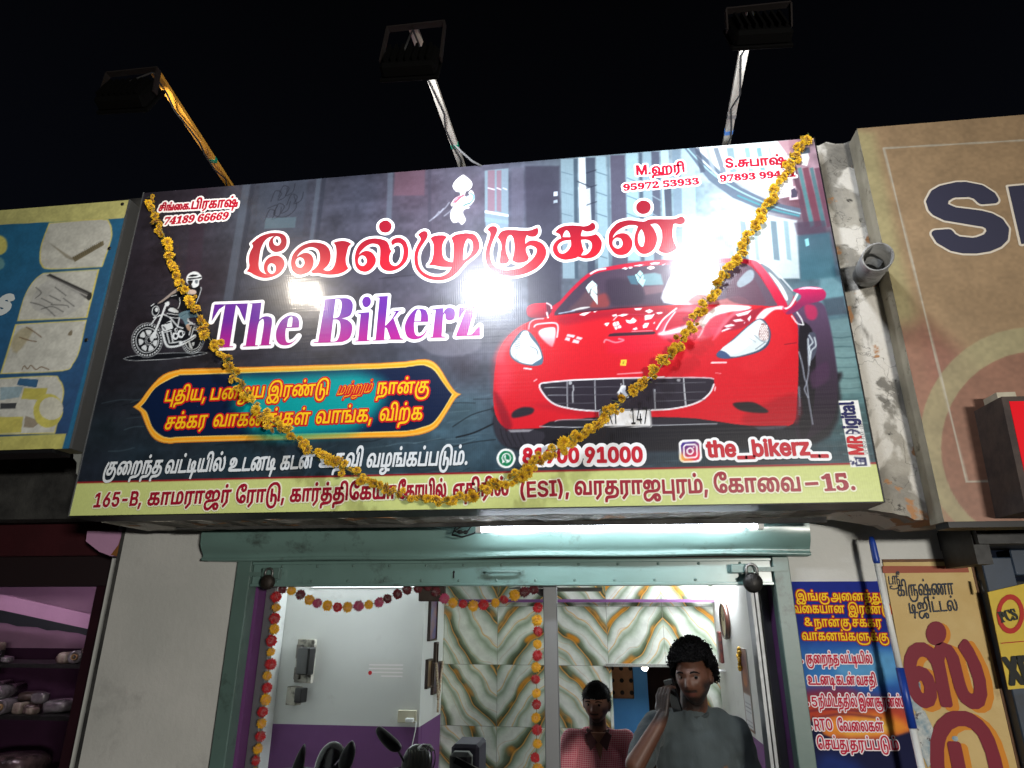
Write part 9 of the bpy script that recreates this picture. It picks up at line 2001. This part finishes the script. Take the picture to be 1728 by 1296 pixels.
def hand(b, wrist, knuckle, palm_n, curl, tips=None, r=.0088):
    """palm from wrist to knuckles with four bent fingers and a thumb; palm_n points out of the palm"""
    w, k = Vector(wrist), Vector(knuckle); d = (k - w).normalized(); n = Vector(palm_n); n = (n - d * n.dot(d)).normalized(); s_ = d.cross(n)
    for t in (-.030, -.010, .010, .030): cap(b, w + s_ * t * .5, k + s_ * t, .015, .0115, 10)
    for i, (t, L) in enumerate(((-.031, .062), (-.010, .074), (.011, .080), (.032, .072))):
        p = k + s_ * t; a = d.copy(); rr = r * (.88 if i == 0 else 1)
        seg = (L * .45, L * .32, L * .25); ang = 0
        pts = [p]
        for j, q in enumerate(seg):
            ang += curl[j] + (i - 1.5) * .05; dd = d * math.cos(ang) + n * math.sin(ang); p = p + dd * q; pts.append(p)
        chain(b, pts, [rr * 1.05, rr, rr * .92, rr * .80])
    tb = w + d * .025 + s_ * .030; td = (d * .75 + s_ * .45 + n * .45).normalized(); p1 = tb + td * .034; p2 = p1 + (d * .8 + n * .55 - s_ * .05).normalized() * .030; p3 = p2 + (d * .8 + n * .5 - s_ * .25).normalized() * .024
    chain(b, [tb, p1, p2, p3], [.0135, .0112, .0098, .0082])

# ---- man on the telephone
HM1 = Matrix.Translation((.958, .900, 1.618)) @ Matrix.Rotation(R(-24), 4, 'Z') @ Matrix.Rotation(R(4), 4, 'X') @ Matrix.Rotation(R(-3), 4, 'Y')
m1 = empty('person', (.955, 1.0, 0), 'bushy haired man in a washed grey T-shirt talking on a phone in the doorway', 'person', 'people in the shop')
SK1 = skin_mat('brown_skin', (90,58,44), HM1, .92)
b = MB(); head_mesh(b, HM1)
cap(b, (.957,.945,1.55), (.955,.975,1.44), .058, .066)
chain(b, [(.775,.965,1.405), (.668,.740,1.292), (.778,.770,1.440), (.798,.783,1.472)], [.048, .041, .030, .026])
chain(b, [(1.128,.985,1.39), (1.196,1.02,1.13), (1.185,.93,.91), (1.180,.905,.865)], [.048, .040, .030, .026])
hand(b, (.800,.786,1.476), (.808,.806,1.548), (.75,.62,-.05), (.35, .75, .75))
hand(b, (1.179,.903,.86), (1.165,.875,.785), (-1,-.2,0), (.3, .4, .4))
b.ball((.955,.99,1.2), (.15,.09,.27), 20, 14); b.ball((.955,1.0,.95), (.15,.105,.12), 18, 12)
for sx in (-1, 1): chain(b, [(.955+sx*.085,1.0,.90), (.955+sx*.095,.98,.50), (.955+sx*.10,1.02,.10), (.955+sx*.105,.93,.04)], [.082,.055,.042,.036])
fuse(b.build('body', SK1, m1), .0045, 3)
eyes_brows(m1, HM1, .45)
TEE = mat('washed_grey_cotton', (52,60,62), .9, rgb2=(74,83,85), vscale=3.2, sheen=.1, bump=1.0, bscale=7, stretch=(1.3,1,.5), dirt=(112,118,118), dscale=5, dlo=.60, dhi=.80)
b = MB(); b.ball((.952,.985,1.26), (.178,.112,.21), 24, 16); b.ball((.955,.995,1.05), (.165,.110,.24), 24, 16); cap(b, (.79,.97,1.405), (1.115,.985,1.392), .060, .060); cap(b, (.86,.97,1.43), (1.05,.975,1.425), .055, .055)
cap(b, (.955,.972,1.425), (.955,.97,1.450), .083, .075)
chain(b, [(.775,.965,1.402), (.735,.88,1.362), (.702,.80,1.322)], [.062,.064,.064]); chain(b, [(1.128,.985,1.388), (1.165,1.0,1.26), (1.190,1.012,1.16)], [.062,.063,.062])
tee = fuse(b.build('tshirt', TEE, m1), .0075, 5); folds(tee, .10, .034)
b = MB(); M = frame((.955,.965,1.468), (-.05,-.30,1)); b.lathe([(.066,-.012),(.070,0),(.068,.010),(.062,.012),(.060,.0)], M, 36); b.build('collar_band', mat('dark_rib', (52,58,60), .9), tee)
def decal(parent, name, pts, y, m):
    q = MB(); q.add([(x, y(x, z), z) for x, z in pts], [tuple(range(len(pts)))]); q.build(name, m, parent)
yy = lambda x, z: .866 + (x - 1.0) * .28 + (z - 1.25) * .05
bR = mat('faded_print_orange', (120,92,70), .9, rgb2=(80,70,66), vscale=60); bW = mat('faded_print_white', (150,152,150), .9, rgb2=(100,104,104), vscale=80)
for nm, pts, m in (('shirt_print', [(1.028,1.262),(1.040,1.264),(1.042,1.242),(1.030,1.240)], bW), ('shirt_print', [(1.046,1.270),(1.062,1.276),(1.070,1.262),(1.068,1.244),(1.056,1.236),(1.046,1.240)], bR), ('shirt_print', [(1.028,1.226),(1.070,1.222),(1.072,1.215),(1.030,1.219)], bW)): decal(tee, nm, pts, lambda x, z: yy(x, z) - .004, m)
b = MB(); b.ball((.955,1.0,.92), (.168,.118,.13), 20, 14)
for sx in (-1, 1): chain(b, [(.955+sx*.085,1.0,.88), (.955+sx*.095,.98,.50), (.955+sx*.10,1.015,.11)], [.098,.072,.058])
fuse(b.build('trousers', mat('dark_denim', (34,40,54), .85, var=.3, vscale=12, bump=.3, bscale=60), m1), .009, 4)
for sx in (-1, 1):
    b = MB(); cap(b, (.955+sx*.103,1.03,.05), (.955+sx*.112,.88,.035), .047, .040); fuse(b.build('shoe', mat('black_shoe', (22,22,24), .5), m1), .008)
def afro(root, M, seed, s=1.0):
    rs = random.Random(seed); b = MB(); q = MB(); nu, nv = 60, 40; keep = {}
    for j in range(nv + 1):
        th = PI * j / nv
        for i in range(nu):
            ph = 2 * PI * i / nu; d = Vector((math.sin(th) * math.sin(ph), -math.sin(th) * math.cos(ph), math.cos(th)))
            k = 1.20 + .16 * max(0, d.z) + .10 * noise.noise(d * 3.1) + .06 * noise.noise(d * 8) + .05 * noise.noise(d * 17)
            keep[(j, i)] = (d, Vector((d.x * .0775 * k, d.y * .099 * k + .004, d.z * .113 * min(k, 1.32) + .006)))
    inside = lambda d: d.z > (.46 if d.y < -.42 else (.30 if d.y < -.1 else (.0 if d.y < .25 else -.30)))
    ok = [(j, i) for j in range(nv) for i in range(nu) if inside(keep[(j, i)][0])]
    idx = {}; 
    def vid(k):
        if k not in idx: idx[k] = len(b.v); b.v.append(tuple(M @ (keep[k][1] * s)))
        return idx[k]
    for j, i in ok: b.f.append((vid((j, i)), vid((j + 1, i)), vid((j + 1, (i + 1) % nu)), vid((j, (i + 1) % nu)))); b.sm.append(True)
    for j, i in ok:
        for _ in range(4):
            d, p = keep[(j, i)]; p = p + Vector((rs.uniform(-.006,.006), rs.uniform(-.006,.006), rs.uniform(-.006,.006)))
            t = Vector((rs.uniform(-1,1), rs.uniform(-1,1), rs.uniform(-1,1))); t = (t - d * t.dot(d)).normalized(); L = rs.uniform(.006, .017); w = d.cross(t).normalized() * .0032
            c = [p - d * .012, p + d * L * .55 + t * .006, p + d * L + t * .001 , p + d * L * .7 - t * .006]
            for u in range(3): b.add([M @ ((c[u] - w) * s), M @ ((c[u] + w) * s), M @ ((c[u+1] + w * .8) * s), M @ ((c[u+1] - w * .8) * s)], [(0, 1, 2, 3)])
    b.build('hair', HAIR, root)
afro(m1, HM1, 3)
# the telephone he holds
pm = Matrix.Translation((.856,.856,1.545)) @ Matrix.Rotation(R(-58), 4, 'Z') @ Matrix.Rotation(R(-12), 4, 'Y') @ Matrix.Rotation(R(10), 4, 'X')
ph = MB().box(-.032, .032, -.0045, .0045, -.066, .066, pm, .003).build('mobile_phone', mat('black_phone', (10,10,12), .2, coat=.6)); tag(ph, 'black mobile phone held to the ear of the man in the grey T-shirt', 'phone')
b = MB(); b.box(-.028,-.012,.0047,.0062,.040,.060,pm,.001); b.build('camera_bump', mat('black_bakelite'), ph)

# ---- seated man in the checked shirt
HM2 = Matrix.Translation((.512, 1.985, 1.372)) @ Matrix.Rotation(R(-14), 4, 'Z') @ Matrix.Rotation(R(3), 4, 'X') @ Matrix.Diagonal((1.13,1.0,.97,1))
S2 = .90
m2 = empty('person', (.52, 2.1, 0), 'seated man in a red checked shirt, left of the man on the phone', 'person', 'people in the shop')
SK2 = skin_mat('dark_brown_skin', (136,92,72), HM2, .95, S2)
b = MB(); head_mesh(b, HM2, s=S2)
cap(b, (.513,2.02,1.31), (.514,2.045,1.19), .050, .056)
chain(b, [(.365,2.05,1.165), (.295,2.03,.93), (.395,1.86,.80), (.425,1.82,.785)], [.044,.036,.027,.024]); chain(b, [(.665,2.05,1.168), (.735,2.03,.93), (.635,1.86,.80), (.605,1.82,.785)], [.044,.036,.027,.024])
hand(b, (.427,1.815,.785), (.455,1.755,.765), (.2,0,-1), (.25,.35,.3)); hand(b, (.603,1.815,.785), (.575,1.755,.765), (-.2,0,-1), (.25,.35,.3))
b.ball((.515,2.07,.98), (.13,.085,.24), 20, 14); b.ball((.52,2.12,.70), (.15,.11,.11), 18, 12)
for sx in (-1, 1): chain(b, [(.52+sx*.085,2.10,.68), (.52+sx*.12,1.72,.66), (.52+sx*.12,1.78,.12), (.52+sx*.125,1.68,.04)], [.080,.055,.042,.036])
fuse(b.build('body', SK2, m2), .0045, 3)
eyes_brows(m2, HM2, .1, S2)
def check_mat():
    m = mat('checked_cotton', (176,54,74), .85, sheen=.2); n = m.node_tree.nodes; l = m.node_tree.links; b = n['Principled BSDF']
    tcn = n.new('ShaderNodeTexCoord'); out = None
    src = None
    for axis, sc in (('X', 30.0), ('Z', 30.0)):
        w = n.new('ShaderNodeTexWave'); w.wave_type = 'BANDS'; w.bands_direction = axis; w.inputs['Scale'].default_value = sc; w.inputs['Distortion'].default_value = .7; w.inputs['Detail Scale'].default_value = .4
        l.new(tcn.outputs['Object'], w.inputs['Vector']); r = n.new('ShaderNodeMapRange'); r.inputs['From Min'].default_value = .72; r.inputs['From Max'].default_value = .92; l.new(w.outputs['Fac'], r.inputs['Value'])
        k = n.new('ShaderNodeMath'); k.operation = 'MULTIPLY'; k.inputs[1].default_value = .6; l.new(r.outputs[0], k.inputs[0])
        mx = n.new('ShaderNodeMix'); mx.data_type = 'RGBA'; l.new(k.outputs[0], mx.inputs[0])
        if src is None: mx.inputs[6].default_value = L4((204,74,98))
        else: l.new(src, mx.inputs[6])
        mx.inputs[7].default_value = L4((236,206,208)); src = mx.outputs[2]
    l.new(src, b.inputs['Base Color'])
    nz = n.new('ShaderNodeTexNoise'); nz.inputs['Scale'].default_value = 10; bp = n.new('ShaderNodeBump'); bp.inputs['Strength'].default_value = .5; bp.inputs['Distance'].default_value = .02; l.new(tcn.outputs['Object'], nz.inputs['Vector']); l.new(nz.outputs['Fac'], bp.inputs['Height']); l.new(bp.outputs[0], b.inputs['Normal'])
    return m
b = MB(); b.ball((.515,2.065,1.02), (.168,.105,.19), 24, 16); b.ball((.52,2.09,.84), (.150,.112,.20), 24, 16); cap(b, (.362,2.05,1.172), (.672,2.05,1.174), .056, .056); cap(b, (.44,2.05,1.195), (.59,2.05,1.195), .044, .044)
chain(b, [(.352,2.05,1.166), (.285,2.03,.93), (.375,1.895,.83)], [.060,.053,.044]); chain(b, [(.682,2.05,1.168), (.748,2.03,.93), (.655,1.895,.83)], [.060,.053,.044])
shirt = fuse(b.build('shirt', check_mat(), m2), .0065, 4); folds(shirt, .09, .022)
vn = MB(); 
vn.prism([(.472,1.222),(.556,1.222),(.522,1.075)], 1.957, 2.03); vn.build('open_neck', SK2, shirt)
b = MB()
for sx in (-1, 1): b.prism([(.514+sx*.006,1.172),(.514+sx*.050,1.232),(.514+sx*.078,1.210),(.514+sx*.048,1.128)][::(1 if sx > 0 else -1)], 1.950, 1.966)
b.tube([(.514+.066*math.sin(a_*PI/8), 2.045+.05*math.cos(a_*PI/8), 1.225+.008*math.cos(a_*PI/8)) for a_ in range(-7, 8)], .012, 8); b.build('collar', mat('dark_collar', (74,40,44), .9), shirt)
b = MB(); b.ball((.52,2.11,.69), (.165,.125,.11), 20, 14)
for sx in (-1, 1): chain(b, [(.52+sx*.085,2.10,.69), (.52+sx*.12,1.72,.665), (.52+sx*.12,1.775,.13)], [.095,.072,.055])
fuse(b.build('trousers', MATS['dark_denim'], m2), .009, 4)
for sx in (-1, 1):
    b = MB(); cap(b, (.52+sx*.122,1.79,.05), (.52+sx*.13,1.64,.035), .045, .038); fuse(b.build('shoe', MATS['black_shoe'], m2), .008)
def short_hair(root, M, seed, s=1.0):
    rs = random.Random(seed); b = MB(); nu, nv = 60, 40; keep = {}
    for j in range(nv + 1):
        th = PI * j / nv
        for i in range(nu):
            ph = 2 * PI * i / nu; d = Vector((math.sin(th) * math.sin(ph), -math.sin(th) * math.cos(ph), math.cos(th)))
            k = 1.05 + .14 * max(0, d.z) + .03 * noise.noise(d * 5) + (.06 if d.y < -.2 and d.z > .4 else 0)
            keep[(j, i)] = (d, Vector((d.x * .077 * k, d.y * .0985 * k + .003, d.z * .115 * k + .004)))
    inside = lambda d: d.z > (.38 if d.y < -.45 else (.22 if d.y < -.15 else (-.05 if d.y < .2 else -.45)))
    idx = {}
    def vid(k):
        if k not in idx: idx[k] = len(b.v); b.v.append(tuple(M @ (keep[k][1] * s)))
        return idx[k]
    for j in range(nv):
        for i in range(nu):
            d, p = keep[(j, i)]
            if not inside(d): continue
            b.f.append((vid((j, i)), vid((j + 1, i)), vid((j + 1, (i + 1) % nu)), vid((j, (i + 1) % nu)))); b.sm.append(True)
            for _ in range(3):
                t = Vector((.35, -.9, -.15)) if d.z > .3 else Vector((0, .2, -1)); t = (t - d * t.dot(d)).normalized(); t = (t + d * rs.uniform(.05, .5) + Vector((rs.uniform(-.3,.3), rs.uniform(-.2,.2), 0))).normalized(); w = d.cross(t).normalized() * .0022
                q0 = p + Vector((rs.uniform(-.006,.006), rs.uniform(-.006,.006), rs.uniform(-.004,.004))); q1 = q0 + t * rs.uniform(.012, .026)
                b.add([M @ ((q0 - w) * s), M @ ((q0 + w) * s), M @ (q1 * s)], [(0, 1, 2)])
    b.build('hair', HAIR, root)
short_hair(m2, HM2, 6, S2)
b = MB(); b.bar(HM2 @ Vector((-.014*S2,-.1005*S2,.046*S2)), HM2 @ Vector((.014*S2,-.1005*S2,.046*S2)), .003, .004, up=(0,-1,0)); b.build('forehead_mark', mat('ash_mark', (150,146,140), .9), m2)
st_ = empty('stool', (.52, 2.12, 0), 'plastic stool under the seated man in the checked shirt', 'stool')
MB().box(.36, .68, 1.97, 2.27, .535, .565, bev=.008).build('seat', mat('blue_plastic'), st_)
for sx in (-1, 1):
    for sy in (-1, 1): MB().bar((.52+sx*.17, 2.12+sy*.16, 0), (.52+sx*.12, 2.12+sy*.11, .5345), .03, .03, up=(1,0,0)).build('leg', mat('blue_plastic'), st_)

# ================================================================== two-wheelers parked inside (only their tops show over the frame edge)
BLKP = mat('black_gloss_paint', (12,12,14), .22, coat=.7, coat_rough=.06); RUB = mat('tyre_rubber', (20,20,20), .85, bump=.3, bscale=60); CHR = mat('chrome', (190,190,190), .18, metal=1.0)
MIR = mat('black_mirror_shell', (16,16,18), .35, spec=.4)
def wheel_(root, x, y, r, w):
    M = Matrix.Translation((x, y, r)) @ Matrix.Rotation(R(90), 4, 'Y'); o = MB().lathe([(r-.055,-w*.45),(r-.02,-w*.5),(r,-w*.2),(r,w*.2),(r-.02,w*.5),(r-.055,w*.45)], M, 32).build('wheel', RUB, root)
    q = MB(); q.lathe([(r-.055,-w*.42),(r-.075,-w*.3),(r-.075,w*.3),(r-.055,w*.42)], M, 32); q.lathe([(.045,-.06),(.05,-.05),(.05,.05),(.045,.06),(0,.06)], M, 16)
    for k in range(5):
        a = 2*PI*k/5; q.bar(M @ Vector((.045*math.cos(a), .045*math.sin(a), 0)), M @ Vector(((r-.07)*math.cos(a), (r-.07)*math.sin(a), 0)), .035, .02, up=(1,0,0))
    q.build('rim', mat('dark_rim', (40,40,42), .4, metal=.6), o)
def mirror_(root, pts, base, name='mirror'):
    """pts: outline corners in world; a thin rounded shell and its stalk"""
    c = sum((Vector(p) for p in pts), Vector()) / len(pts); n_ = len(pts); nrm = (Vector(pts[1]) - Vector(pts[0])).cross(Vector(pts[2]) - Vector(pts[0])).normalized()
    if nrm.y > 0: nrm = -nrm
    out = catmull([((Vector(p) - c).x, (Vector(p) - c).z) for p in pts], 5); b = MB(); vs = []; L = len(out)
    for k, (f_, dy) in enumerate(((1.0, .012), (1.0, .0), (.94, -.010), (.70, -.022), (.35, -.028))):
        vs += [(c.x + x * f_, c.y + dy - (x * 0), c.z + z * f_) for x, z in out]
    fs = [(r_ * L + i, r_ * L + (i + 1) % L, (r_ + 1) * L + (i + 1) % L, (r_ + 1) * L + i) for r_ in range(4) for i in range(L)] + [tuple(range(4 * L, 5 * L)), tuple(range(L))[::-1]]
    b.add(vs, fs, True); o = b.build(name, MIR, root)
    s_ = MB(); low = min((Vector(p) for p in pts), key=lambda p: (p - Vector(base)).length); a = low.lerp(c, .15); a.y += .004; s_.tube([a, a.lerp(Vector(base), .5) + Vector((0, -.005, 0)), base], .006, 8); s_.build('mirror_stalk', MIR, o)
def bike(name, x, y, label, scooter):
    t = empty(name, (x, y, 0), label, 'scooter' if scooter else 'motorcycle', 'two-wheelers parked in the shop')
    r = .22 if scooter else .29; wb = 1.22 if scooter else 1.30
    wheel_(t, x, y + .10, r, .09); wheel_(t, x, y + .10 + wb, r, .10)
    b = MB(); b.tube([(x-.05,y+.10,r),(x-.05,y+.22,.62),(x-.05,y+.28,.86)], .018, 10); b.tube([(x+.05,y+.10,r),(x+.05,y+.22,.62),(x+.05,y+.28,.86)], .018, 10); b.build('fork', CHR, t)
    b = MB(); b.box(x-.06,x+.06,y-.10,y+.30,r*2+.012,r*2+.035,bev=.01); b.build('mudguard', BLKP, t)
    if scooter:
        b = MB(); b.ball((x,y+.24,.62),(.19,.07,.30),20,14); b.box(x-.16,x+.16,y+.30,y+.80,.24,.30,bev=.02); b.ball((x,y+1.15,.52),(.17,.42,.20),20,14); b.build('body_shell', BLKP, t)
        b = MB(); b.ball((x,y+1.10,.74),(.14,.36,.07),18,10); b.build('seat', mat('black_seat', (22,22,22), .6), t)
        b = MB(); b.ball((x+.01,y+.20,1.00),(.105,.075,.165),24,18); hc = b.build('headlamp_cowl', BLKP, t)
        M = frame((x+.01,y+.128,.985),(0,-1,.1)); MB().lathe([(0,.006),(.05,.004),(.058,-.01)], M, 20).build('headlamp', mat('lamp_glass', (170,176,180), .08, coat=.8), hc)
        b = MB(); b.bar((x+.052,y+.132,1.055),(x+.078,y+.142,1.085),.008,.003,up=(0,-1,0)); b.build('chrome_strip', CHR, hc)
    else:
        b = MB(); b.ball((x,y+.55,.86),(.14,.26,.12),20,14); b.build('fuel_tank', BLKP, t); b = MB(); b.ball((x,y+1.05,.80),(.13,.40,.07),18,10); b.build('seat', mat('black_seat'), t)
        b = MB(); b.box(x-.12,x+.12,y+.48,y+.85,.30,.60,bev=.03); 
        for k in range(6): b.box(x-.15,x+.15,y+.50,y+.80,.62+k*.018,.628+k*.018)
        b.build('engine', DARKSTEEL, t)
        M = frame((x-.0,y+.14,.93),(0,-1,0)); b = MB(); b.lathe([(0,.03),(.07,.02),(.085,-.02),(.07,-.09),(.03,-.12)], M, 22); b.build('headlamp', mat('lamp_glass'), t)
    return t
sc = bike('scooter', -1.06, 1.62, 'black scooter with a rounded cowl between two upright mirrors', True)
b = MB(); b.tube([(-1.40,1.86,.99),(-1.25,1.83,1.01),(-1.06,1.83,1.0),(-.86,1.83,1.01),(-.72,1.86,.99)], .016, 10); b.build('handlebar', MIR, sc)
mirror_(sc, [(-1.245,1.72,1.02),(-1.225,1.71,1.10),(-1.190,1.70,1.165),(-1.178,1.70,1.13),(-1.180,1.70,1.05),(-1.195,1.71,.985)], (-1.22,1.83,1.0)); mirror_(sc, [(-.965,1.70,1.06),(-.952,1.70,1.13),(-.902,1.70,1.19),(-.876,1.70,1.15),(-.885,1.70,1.08),(-.925,1.71,1.01)], (-.90,1.83,1.0))
mc = bike('motorcycle', -.40, 1.40, 'black motorcycle with one big angular mirror, beside the scooter', False)
b = MB(); b.tube([(-.70,1.72,1.03),(-.60,1.66,1.06),(-.45,1.62,1.06),(-.35,1.62,1.06),(-.20,1.66,1.06),(-.10,1.72,1.03)], .012, 10); b.build('handlebar', CHR, mc)
for a, c in (((-.72,1.74,1.02),(-.58,1.655,1.06)),((-.22,1.655,1.06),(-.08,1.74,1.02))): MB().tube([a, c], .018, 12).build('grip', mat('black_bakelite'), mc)
mirror_(mc, [(-.692,1.50,1.287),(-.668,1.50,1.296),(-.580,1.50,1.240),(-.548,1.50,1.206),(-.556,1.50,1.180),(-.600,1.50,1.178),(-.655,1.50,1.218),(-.690,1.50,1.262)], (-.51,1.60,1.05))
b = MB(); b.ball((-.475,1.58,1.10),(.085,.07,.105),22,14); iw_ = b.build('instrument_pod', mat('dark_ribbed_plastic', (40,40,38), .35, rgb2=(20,20,20), vscale=10), mc)
b = MB()
for k in range(9):
    a0 = -.55 + k * .018; b.tube([(a0 + .05 * math.sin(q / 8 * 2.2) , 1.512 - .012 * math.sin(q / 8 * PI), 1.04 + .15 * q / 8) for q in range(9)], .0035, 6)
b.build('ribs', mat('shiny_rib', (120,118,108), .25, metal=.7), iw_)
b = MB(); b.tube([(-.455,1.53,1.19),(-.43,1.52,1.205),(-.395,1.525,1.205),(-.38,1.53,1.18)], .012, 8); b.ball((-.44,1.52,1.19),(.018,.014,.014),10,8); b.ball((-.40,1.52,1.20),(.016,.012,.012),10,8); b.build('brake_reservoir', CHR, iw_)
b = MB(); b.box(-.285,-.165,1.52,1.60,1.06,1.178,bev=.02); b.build('fairing', mat('grey_plastic', (96,96,96), .4), mc)
b = MB(); b.bar((-.245,1.49,1.150),(-.12,1.50,1.095),.022,.030); b.build('lever', MIR, mc)
hm = empty('bag', (-.36, 2.2, .6), 'dark box standing behind the motorcycle by the tiled wall', 'box')
MB().box(-.42,-.24,2.2,2.5,0,1.10,bev=.02).build('case', mat('dark_navy_cover', (30,26,46), .7), hm)
# street light to the right behind the photographer: it lights the shop fronts and throws the pole's shadow to the left
t = empty('street_lamp', (2.9, -5.2, -.32), 'low street lamp on a post, right of and behind the viewer', 'street lamp')
MB().tube([(2.9,-5.2,-.32),(2.9,-5.2,2.00),(2.80,-5.02,2.10)], [.05,.045,.035], 12).build('post', mat('galvanised', (120,122,124), .5, metal=.5), t)
M = frame((2.7,-4.9,2.02), (-.34,.94,.02)); lh = MB().box(-.30,.30,-.12,.12,-.06,.0,M,.01).build('lamp_head', mat('galvanised'), t)
q = MB(); q.add([M @ Vector(v) for v in ((-.27,-.10,.004),(.27,-.10,.004),(.27,.10,.004),(-.27,.10,.004))], [(0,1,2,3)]); q.build('lamp_lens', lamp_mat('street_glow', (255,250,240), P_STREET), lh)
